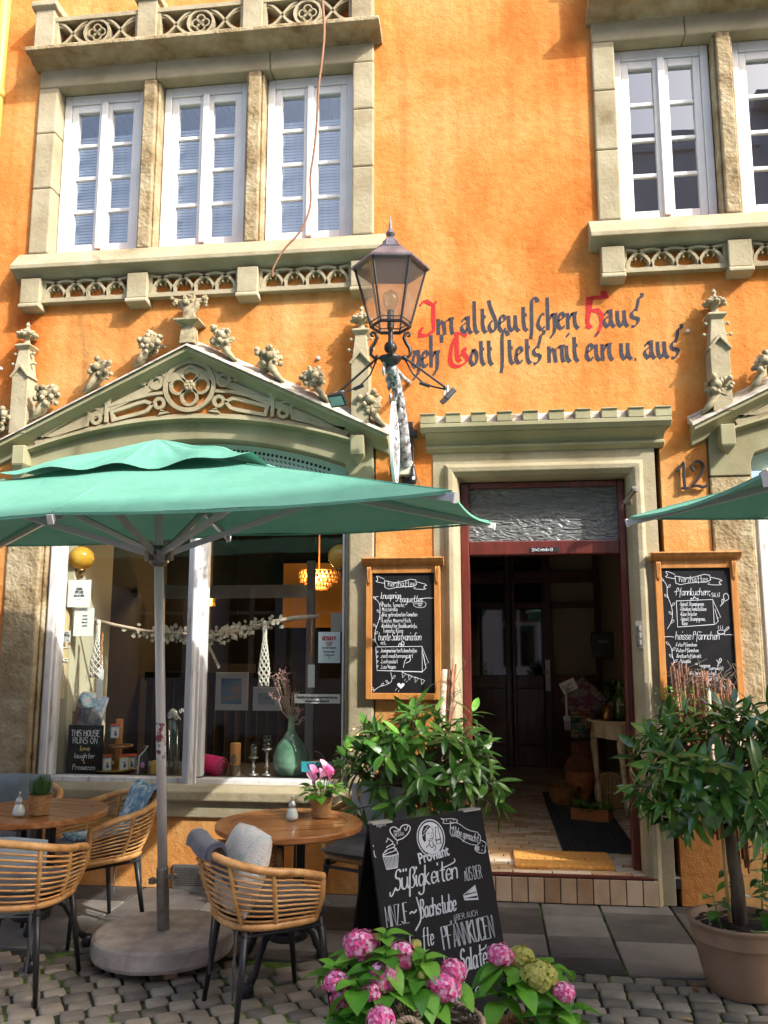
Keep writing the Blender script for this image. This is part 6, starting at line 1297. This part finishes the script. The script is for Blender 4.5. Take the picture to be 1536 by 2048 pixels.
for i in range(30):
    a = 2*pi*i/30; m.tube([((.06+.07*sin(pi*(.15+.85*q/8))**.6)*cos(a), (.06+.07*sin(pi*(.15+.85*q/8))**.6)*sin(a), .01+.27*q/8) for q in range(9)], .005, 5)
for z, r_ in ((.015, .11), (.14, .132), (.28, .065)): m.tube([(r_*cos(2*pi*i/24), r_*sin(2*pi*i/24), z) for i in range(24)], .005, 5, True)
obj('cane_ribs', m, M['bamboo'], wl, smooth=True)
p = floorpt(1130, 1612); ba_ = thing('round_basket', 'flat woven basket to the left of the terracotta head', 'basket', (p.x, p.y+.1, FZ)); m = MB()
for j in range(11): m.tube([((.10+.004*j+.004*(1 if (i+j) % 2 else -1))*cos(2*pi*i/24), (.10+.004*j+.004*(1 if (i+j) % 2 else -1))*sin(2*pi*i/24), .01+.014*j) for i in range(24)], .007, 5, True)
obj('weave', m, M['bwicker'], ba_, smooth=True)
p = P(1205, 1290, 2.6); mb_ = thing('wall_box', 'black square box hung on the hall wall above the basket', 'box', tuple(p)); obj('casing', MB().box(-.1, .1, -.04, .04, -.12, .12), M['black'], mb_, bevel=.02); obj('lettering', typed('MENU', .035, .0006).xf(Matrix.Translation((0, -.042, .02))), M['steel'], mb_)
# ------------------------------------------------------------------ the shop window display
SZ = .665
def D(px, py, Y): return P(px, py, Y)
def globe(px, py, Y, label):
    p = D(px, py, Y); o = thing('globe_lamp', label, 'lamp', tuple(p), 0, 'yellow glass globe lamps in the shop window'); obj('globe', MB().lathe([(.03, -.085)]+[(.092*cos(radians(a)), .085*sin(radians(a))) for a in range(-65, 91, 8)], 28), M['ybulb'], o, smooth=True)
    s = -1 if px < 400 else 1
    obj('arm', MB().lathe([(.035, -.10), (.038, -.083), (.02, -.08)], 14).tube([(0, 0, -.1), (0, 0, -.135), (s*.03, .02, -.14), (s*.115, .03, -.14)], .012, 8).ball((s*.118, .03, -.14), (.016, .05, .058), 12, 8), M['brass'], o, smooth=True); return o
globe(163, 1116, .30, 'yellow glass globe lamp on a brass arm at the left of the shop window'); globe(682, 1113, .30, 'yellow glass globe lamp at the right edge of the shop window')
def sheet(name, px0, py0, px1, py1, Y, m, label, cat, lines, th=.002):
    a, b = D(px0, py0, Y), D(px1, py1, Y); w_, h_ = b.x-a.x, a.z-b.z; o = obj(name, MB().box(0, w_, 0, th, 0, h_), m, loc=(a.x, Y, b.z)); tag(o, label, cat); t = MB(); t2 = MB()
    for txt, u, v, h, wd, sx, c in lines: write(t2 if c else t, txt, w_*u, h_*(1-v), h_*h, h_*wd, y0=-.0012, y1=-.0002, sx=sx, center=True, thin=.8)
    if t.v: obj('lettering', t, M['letter'], o, recalc=False)
    if t2.v: obj('red_lettering', t2, M['redlet'], o, recalc=False)
    return o
sheet('paper_notice', 137, 1160, 180, 1214, .20, M['paper'], 'white paper notice reading GOING OFFLINE hung below the left globe', 'notice', [('GOING', .5, .38, .09, .022, .8, 0), ('OFFLINE', .5, .50, .09, .022, .8, 0), ('BACK IN A WEEK', .5, .62, .07, .014, .65, 0), ('~~~', .5, .76, .08, .012, 1, 0)])
sheet('paper_notice', 149, 1216, 186, 1272, .22, M['paper'], 'second white note with grey handwriting below the offline notice', 'notice', [('bin da', .55, .3, .06, .012, .7, 0), ('wo das', .55, .42, .06, .012, .7, 0), ('Meer ist', .55, .54, .06, .012, .7, 0), ('und du', .55, .66, .06, .012, .7, 0)])
sheet('poster', 637, 1264, 680, 1326, .135, M['bluepaper'], 'bluish paper poster headed GESUCHT taped inside the right pane', 'poster', [('GESUCHT', .5, .26, .11, .026, .8, 1), ('freundliche', .5, .37, .045, .01, .7, 1), ('Aushilfe', .5, .44, .045, .01, .7, 1), ('fuer unser Team gesucht', .5, .53, .045, .01, .6, 0), ('Bitte einfach melden', .5, .66, .045, .01, .6, 0), ('wir freuen uns auf', .5, .76, .045, .01, .6, 0), ('Sie', .5, .84, .045, .01, .6, 0)])
sheet('paper_notice', 662, 1226, 684, 1264, .14, mat('grey_paper', (.3, .3, .27), .9), 'blank grey paper behind glass above the GESUCHT poster', 'notice', [])  # one even grey, darker than the other papers
sheet('terrace_sign', 589, 1388, 680, 1407, .13, M['paper'], 'white strip sign about the summer terrace low on the right pane', 'sign', [('Besuchen Sie unsere schöne Sommerterrasse', .5, .46, .3, .05, .52, 0), ('im historischen Weinviertel', .5, .88, .3, .05, .52, 0)])
sheet('vegan_sign', 603, 1523, 663, 1545, .14, M['teal'], 'turquoise strip sign reading VEGAN at the bottom of the right pane', 'sign', [('VEGAN', .5, .72, .55, .12, .9, 0)])
o = tag(obj('hanging_photo', MB().box(-.025, .025, 0, .002, -.04, .04), M['paper'], loc=D(134, 1273, .19)), 'small framed black and white portrait print pinned on the beige cloth', 'photo'); obj('print', MB().box(-.02, .02, -.0012, -.0004, -.034, .034), mat('photo_print', (.1, .1, .1), .5, ramp=[(.42, (.02, .02, .02)), (.56, (.5, .5, .5))], vs=24, det=1), o)
# beige cloth roll hanging at the left reveal
p = D(128, 1300, .24); m = MB(); m.grid(lambda u, v: ((.032+.028*v)*cos(2*pi*u)*(1+.12*sin(3*2*pi*u))-.05*v, (.03+.015*v)*sin(2*pi*u), .48-.82*v+.01*sin(20*v)*0), 24, 30, True); hc = thing('rolled_cloth', 'rolled beige canvas cloth tied with string, hanging at the left of the window', 'cloth', tuple(p)); obj('cloth', m, mat('beige_canvas', (.5, .38, .2), .9, bs=40, bd=.4), hc, smooth=True)
m = MB()
for z, tl in ((.0, .02), (-.06, -.02), (-.09, .03)): m.tube([((.05)*cos(a/16*2*pi)-.025, .045*sin(a/16*2*pi), z+tl*cos(a/16*2*pi)) for a in range(16)], .005, 5, True)
m.tube([(.02, -.04, -.09), (.03, -.045, -.16), (.028, -.045, -.2)], .005, 5); obj('string', m, M['cream'], hc)
# driftwood with eucalyptus
p = D(420, 1265, .32); dw = thing('driftwood_branch', 'driftwood branch wound with dried eucalyptus hanging across both panes', 'branch', tuple(p)); pts = [Vector(D(x, y, .32))-p for x, y in ((183, 1238), (230, 1250), (290, 1262), (350, 1266), (420, 1272), (480, 1262), (540, 1245), (590, 1236), (638, 1232))]
m = MB().tube(pts, [.009, .012, .011, .01, .012, .013, .015, .017, .014], 8); obj('wood', m, M['wicker'], dw, smooth=True); m = MB(); r9 = random.Random(15)
for k in range(300):
    t = r9.triangular(.12, .86, .5); i = int(t*8); q = pts[i].lerp(pts[i+1], t*8-i)+Vector((r9.uniform(-.02, .02), r9.uniform(-.05, .03), r9.uniform(-.055, .045))); a = r9.uniform(0, 6.28); m.leaf(q, (cos(a), -.5, sin(a)), (0, -1, 0), r9.uniform(.022, .04), r9.uniform(.018, .03), .2, .1, 3)
for k in range(12): q = pts[4]+Vector((-.03+.009*k, -.02, -.02-.017*k)); m.leaf(q, (.5, -.5, -.3), (0, -1, 0), .03, .028, .2, .1, 3)
obj('eucalyptus', m, mat('dried_eucalyptus', (.36, .34, .24), .85, ramp=[(.3, (.22, .22, .14)), (.5, (.38, .36, .26)), (.7, (.45, .32, .26))], vs=20), dw)
def macrame(px, py0, py1, w_, label):
    p = D(px, py0, .27); L = p.z-D(px, py1, .27).z; o = thing('macrame_hanger', label, 'macrame', tuple(p), 0, 'macrame hangers on the driftwood'); m = MB()
    for s in range(6):
        for dr in (1, -1): m.tube([((.012+w_*max(0, t/14-.25)**.8*1.1 if t/14 < .85 else w_*.78)*cos(dr*t*.62+s*pi/3), (.012+w_*max(0, t/14-.25)**.8 if t/14 < .85 else w_*.7)*.5*sin(dr*t*.62+s*pi/3), -L*t/14) for t in range(15)], .0042, 5)
    m.ball((0, 0, .01), (.016, .016, .022), 8, 6); obj('knotted_cord', m, mat('cotton_cord', (.66, .63, .55), .95), o, smooth=True)
macrame(197, 1248, 1355, .055, 'white macrame hanger at the left end of the driftwood'); macrame(530, 1250, 1372, .045, 'white macrame hanger in the right pane')
def beads(px, y0, y1, y2, label):
    p = D(px, y0, .26); o = thing('bead_string', label, 'bead string', tuple(p), 0, 'wooden bead strings'); L = p.z-D(px, y1, .26).z; n = int(L/.0135); m = MB()
    for i in range(n): m.ball((.003*sin(i), 0, -i*L/n), .0075, 8, 6)
    obj('beads', m, M['oak'], o, smooth=True); h = D(px, y1, .26).z-D(px, y2, .26).z; obj('tag', MB().box(-.024, .024, -.001, .001, -L-h, -L-.005), M['paper'], o)
beads(205, 1268, 1336, 1398, 'wooden bead string with long paper tag beside the left macrame'); beads(624, 1240, 1328, 1375, 'wooden bead string with tag at the right end of the driftwood')
# chalk sign
p = D(167, 1548, .24); a = D(133, 1450, .24); w_ = D(202, 1548, .24).x-D(132, 1548, .24).x; h_ = a.z-SZ; cs = thing('chalk_sign', 'small black sign reading THIS HOUSE RUNS ON love laughter and Prosecco', 'sign', (p.x, .24, SZ), 0); so_ = obj('board', MB().box(-w_/2, w_/2, 0, .012, 0, h_), M['chalkb'], cs, bevel=.002); t, ty = MB(), MB()
KW = dict(y0=-.002, y1=-.0004, center=True)
write(t, 'THIS HOUSE', .0, h_*.77, .042, .005, sx=.78, **KW); write(t, 'RUNS ON', .0, h_*.62, .042, .0045, sx=.9, **KW); write(ty, 'love', .0, h_*.47, .036, .0045, sx=.8, sl=.15, **KW); write(t, 'laughter', .0, h_*.32, .034, .004, sx=.75, sl=.15, **KW); write(ty, '&', .0, h_*.21, .02, .003, **KW); write(t, 'Prosecco', .0, h_*.08, .036, .004, sx=.78, **KW); obj('lettering', t, M['chalk'], so_, recalc=False); obj('yellow_lettering', ty, M['yellowchalk'], so_, recalc=False)
p = D(163, 1450, .42); o = obj('round_cushion', pillow(.26, .42, .16, .01, 12), mat('floral_print', (.25, .28, .3), .9, ramp=[(.3, (.03, .12, .12)), (.45, (.2, .19, .18)), (.53, (.05, .05, .10)), (.62, (.12, .2, .2)), (.7, (.3, .12, .18))], vs=11, det=7), smooth=True, loc=(p.x, .46, SZ+.34), rot=(radians(75), radians(12), 0)); tag(o, 'printed cushion standing behind the THIS HOUSE sign', 'cushion')
m = MB(); r9 = random.Random(2)
for k in range(70): a = r9.uniform(0, 6.28); e = Vector((.05*cos(a), .03*sin(a), r9.uniform(.3, .45))); m.tube([(0, 0, .0), e*.6, e], .0015, 4); m.ico(e, .006)
o = thing('dried_flowers', 'dry reddish flowers in a green vase behind the chalk sign', 'dried flowers', (D(137, 1500, .36).x, .38, SZ)); obj('stems', m, mat('dry_red', (.22, .10, .06), .9), o); obj('vase', MB().lathe([(.05, 0), (.085, .04), (.09, .11), (.06, .19), (.03, .24), (.035, .26)], 20), mat('green_vase', (.07, .14, .07), .3, coat=.4), o, smooth=True)
# tiered tray with boxes
p = D(228, 1548, .34); tt = thing('tiered_tray', 'two-tier brass tray stand with a hoop handle behind the chalk sign', 'tray', (p.x, .36, SZ)); m = MB()
for z, r_ in ((.012, .15), (.17, .085)): m.lathe([(r_-.02, z-.006), (r_, z), (r_+.004, z+.014), (r_-.004, z+.012), (r_-.02, z+.002)], 28, (.0 if z < .1 else .03, 0, 0)); m.lathe([(r_-.02, z-.006), (r_-.02, z+.001)], 28, (.0 if z < .1 else .03, 0, 0))
obj('trays', m, M['brass'], tt, smooth=True); obj('hoop', MB().tube([(-.095, 0, 0), (-.095, 0, .2), (-.085, 0, .26), (-.05, 0, .305), (.0, 0, .31), (.04, 0, .295)], .005, 6), M['brass'], tt, smooth=True)
def carton(px, py, Y, w_, d_, h_, c, label, rz=.5, side=(.75, .72, .68)):
    q = D(px, py, Y); o = thing('carton', label, 'box', (q.x, Y, q.z), rz, 'small cartons on the tiered tray'); obj('box', MB().box(-w_/2, w_/2, -d_/2, d_/2, 0, h_), mat('card', c, .6), o, bevel=.002); obj('front_label', MB().box(-w_*.42, w_*.42, -d_/2-.002, -d_/2-.0005, h_*.05, h_*.8), mat('card_label', side, .6), o); obj('lid_band', MB().box(-w_/2-.001, w_/2+.001, -d_/2-.003, d_/2+.001, h_*.88, h_+.001), mat('card_red', (.55, .08, .05), .6), o); obj('figure_print', MB().ball((0, -d_/2-.0025, h_*.5), (.006, .001, .007), 8, 6).ball((.004, -d_/2-.0025, h_*.3), (.010, .001, .014), 8, 6), mat('card_blue', (.05, .15, .35), .6), o)
carton(229, 1476, .33, .062, .05, .095, (.04, .35, .5), 'blue carton on the upper tray'); carton(213, 1541, .30, .062, .05, .105, (.05, .32, .45), 'blue carton at the left of the lower tray'); carton(247, 1540, .31, .064, .05, .105, (.45, .5, .06), 'lime green carton in the middle of the lower tray', .5); carton(264, 1538, .37, .05, .05, .10, (.04, .25, .4), 'darker blue carton at the right end of the lower tray', .2)
q = D(310, 1548, .26); tag(obj('yellow_box', MB().box(-.03, .03, 0, .05, 0, .09), mat('yellow_card', (.6, .38, .02), .6), loc=(q.x, .26, SZ), bevel=.002), 'plain yellow box on the display shelf beside the parasol pole', 'box')
q = D(232, 1445, .45); tag(obj('wooden_block', MB().box(-.022, .022, 0, .03, 0, .35), M['oak'], loc=(q.x, .5, SZ), bevel=.003), 'narrow light wooden block behind the upper tray', 'block')
q = D(288, 1540, .3); o = thing('gift_bottle', 'slim dark bottle with a pink sticker and white ribbon', 'bottle', (q.x, .3, SZ)); obj('glass', MB().lathe([(.026, 0), (.028, .01), (.028, .11), (.012, .15), (.011, .19)], 16), M['black'], o, smooth=True); obj('sticker', MB().ball((0, -.028, .06), (.015, .002, .02), 10, 6), M['pink'], o); obj('ribbon', MB().tube([(0, -.01, .15), (-.03, -.02, .12), (-.035, -.025, .0)], .005, 5).tube([(0, -.01, .15), (.03, -.02, .19)], .004, 5), M['paper'], o)
# white flowers in a tall glass
q = D(347, 1548, .36); o = thing('flower_vase', 'tall clear vase of white flowers beside the window mullion', 'vase', (q.x, .36, SZ)); obj('glass', MB().lathe([(.035, 0), (.04, .01), (.05, .36), (.048, .36), (.037, .012)], 20), M['clear'], o, smooth=True); m, s_ = MB(), MB()
for k in range(14): a = r9.uniform(0, 6.28); e = Vector((.07*cos(a)*r9.random(), .05*sin(a), r9.uniform(.37, .44))); s_.tube([(0, 0, .02), e], .002, 4); petal_head(m, e, .022, r9, 16)
obj('stems', s_, M['grassleaf'], o); obj('blooms', m, M['cream'], o, recalc=False)
# right pane: mat roll, log candle, candle holders, demijohn
q = D(418, 1540, .32); m = MB(); m.tube([(-.12, .05, .07), (.10, -.06, .055)], .068, 28); o = thing('rolled_mat', 'bright pink felt roll lying at the left of the right pane', 'roll', (q.x, .34, SZ)); obj('roll', m, mat('pink_felt', (.62, .015, .14), .9, bs=200, bd=.3), o, smooth=True)
sp_ = MB()
u_ = Vector((.22, -.11, -.015)).normalized(); s1_ = u_.cross(Vector((0, 0, 1))).normalized(); s2_ = s1_.cross(u_); sp_.tube([Vector((.10, -.06, .055))+u_*.002+(s1_*cos(t*.35)+s2_*sin(t*.35))*(.008+.0011*t) for t in range(50)], .0035, 5); obj('spiral', sp_, M['grey'], o)
q = D(470, 1548, .30); o = thing('log_candle', 'tall pale wooden log candle with bark on the window shelf', 'candle', (q.x, .3, SZ)); obj('log', MB().lathe([(.036, 0), (.037, .21), (.034, .215)], 20), M['oak'], o, smooth=True); obj('bark_patch', MB().lathe([(.0375, 0), (.0378, .07)], 20).ball((.0, -.036, .11), (.022, .006, .035), 8, 6), M['bark'], o)
def holder(px, pt, pb, label):
    q = D(px, pb, .31); h_ = D(px, pt, .31).z-SZ; o = thing('candle_holder', label, 'candle holder', (q.x, .31, SZ), 0, 'crystal candle holders'); obj('stem', MB().lathe([(.04, 0), (.04, .008), (.014, .015), (.01, .04), (.018, .055), (.01, .07), (.009, h_-.12), (.02, h_-.1), (.034, h_-.095), (.034, h_-.088)], 18), M['steel'], o, smooth=True); m = MB()
    for j in range(3): m.lathe([(.03, h_-.088+.029*j), (.033, h_-.075+.029*j), (.030, h_-.06+.029*j)], 10)
    obj('crystal_cup', m, M['clear'], o)
holder(506, 1488, 1548, 'shorter crystal candle holder next to the log candle'); holder(533, 1471, 1548, 'taller crystal candle holder beside the green demijohn')
q = D(580, 1550, .34); dj = thing('demijohn', 'large green glass demijohn holding dried pink flowers', 'vase', (q.x, .36, SZ)); obj('glass', MB().lathe([(.08, 0), (.105, .01), (.125, .07), (.125, .13), (.10, .2), (.055, .255), (.027, .3), (.025, .38), (.03, .39), (.03, .4)], 28), mat('sea_green_glass', (.16, .30, .2), .12, coat=.6, ramp=[(.35, (.07, .18, .11)), (.6, (.22, .38, .26)), (.75, (.45, .5, .3))], vs=7), dj, smooth=True); m, s_ = MB(), MB()
for k in range(46):
    a = r9.uniform(0, 6.28); e = Vector((-.06+.10*cos(a)*r9.random()-.0, .05*sin(a), r9.uniform(.5, .72))); 
    if k % 4 == 0: e.x += .12; e.z -= .14
    s_.tube([(0, 0, .35), e*.7+Vector((0, 0, .08)), e], .0018, 4)
    for z in range(5): m.ico(e+Vector((r9.uniform(-.02, .02), r9.uniform(-.02, .02), r9.uniform(-.02, .02))), r9.uniform(.004, .008))
obj('dried_stems', s_, M['wicker'], dj); obj('dried_blooms', m, mat('dusty_pink', (.42, .24, .22), .9), dj)
q = D(630, 1530, .45); o = thing('display_plate', 'pale oval plate with a wire handle behind the vegan sign', 'plate', (q.x, .45, SZ+.06)); obj('plate', MB().lathe([(.02, .0), (.07, .004), (.085, .012), (.08, .014), (.05, .008)], 28), mat('pale_plate', (.4, .38, .32), .5), o, smooth=True); obj('handle', MB().tube([(.07*cos(t/12*pi), 0, .01+.08*sin(t/12*pi)) for t in range(13)], .003, 5).tube([(0, 0, -.06), (0, 0, .0)], .03, 10), M['steel'], o)
def picture(px0, py0, px1, py1, Y, label, ramp):
    a, b = D(px0, py0, Y), D(px1, py1, Y); w_, h_ = b.x-a.x, a.z-b.z; o = thing('framed_picture', label, 'picture', (a.x, Y, b.z), 0, 'framed seascape pictures inside the shop'); t = .05; obj('frame', MB().box(0, w_, 0, .03, 0, t).box(0, w_, 0, .03, h_-t, h_).box(0, t, 0, .03, t, h_-t).box(w_-t, w_, 0, .03, t, h_-t), mat('grey_frame', (.45, .45, .45), .6), o, bevel=.003); obj('painting', MB().box(t, w_-t, .012, .02, t, h_-t), mat('painted_sea', (.1, .2, .3), .6, ramp=ramp, vs=3, st=(.6, 1, 2)), o)
picture(432, 1345, 494, 1421, 1.5, 'larger framed abstract seascape leaning inside the right pane', [(.35, (.03, .08, .18)), (.5, (.12, .22, .3)), (.62, (.4, .2, .12))]); picture(506, 1374, 560, 1422, 1.5, 'smaller framed seascape leaning right of the larger one', [(.35, (.05, .2, .28)), (.5, (.3, .35, .35)), (.65, (.1, .12, .2))])
p = D(638, 1158, 3.0); ch = thing('chandelier', 'glittering tiered bead chandelier glowing at the back of the shop', 'chandelier', tuple(p)); m = MB()
for j, (r_, z) in enumerate(((.2, .06), (.2, .02), (.19, -.02), (.14, -.06), (.10, -.1))):
    for i in range(26): a = 2*pi*i/26+j*.1; m.ico((r_*cos(a), r_*sin(a), z), (.013, .013, .02))
    m.tube([(r_*cos(2*pi*i/26), r_*sin(2*pi*i/26), z+.02) for i in range(26)], .005, 4, True)
m.tube([(0, 0, .06), (0, 0, .6)], .008, 6); obj('beads', m, mat('amber_beads', (.35, .14, .04), .25, coat=.5), ch); obj('glowing_bulb', MB().ball((.07, -.1, .02), .02, 10, 8), mat('warm_bulb', (1, .7, .3), .5, emis=(1, .55, .2), es=14), ch)
pl_ = bpy.data.lights.new('chandelier_light', 'POINT'); pl_.energy = 28; pl_.color = (1, .6, .25); pl_.shadow_soft_size = .12; lo = bpy.data.objects.new('chandelier_light', pl_); COL.objects.link(lo); lo.parent = ch; lo.location = (.0, -.3, -.0)
p = D(423, 1200, 2.4); sc2 = thing('wall_sconce', 'small glowing wall light deep inside the shop behind the right pane', 'lamp', tuple(p)); obj('bulb', MB().ball((0, 0, 0), .022, 10, 8), mat('warm_bulb_small', (1, .7, .3), .5, emis=(1, .6, .25), es=12), sc2); obj('shade', MB().lathe([(.05, .04), (.035, -.02), (.04, -.06)], 12), M['brass'], sc2)
pl_ = bpy.data.lights.new('sconce_light', 'POINT'); pl_.energy = 2; pl_.color = (1, .6, .25); lo = bpy.data.objects.new('sconce_light', pl_); COL.objects.link(lo); lo.parent = sc2; lo.location = (0, -.08, -.02)
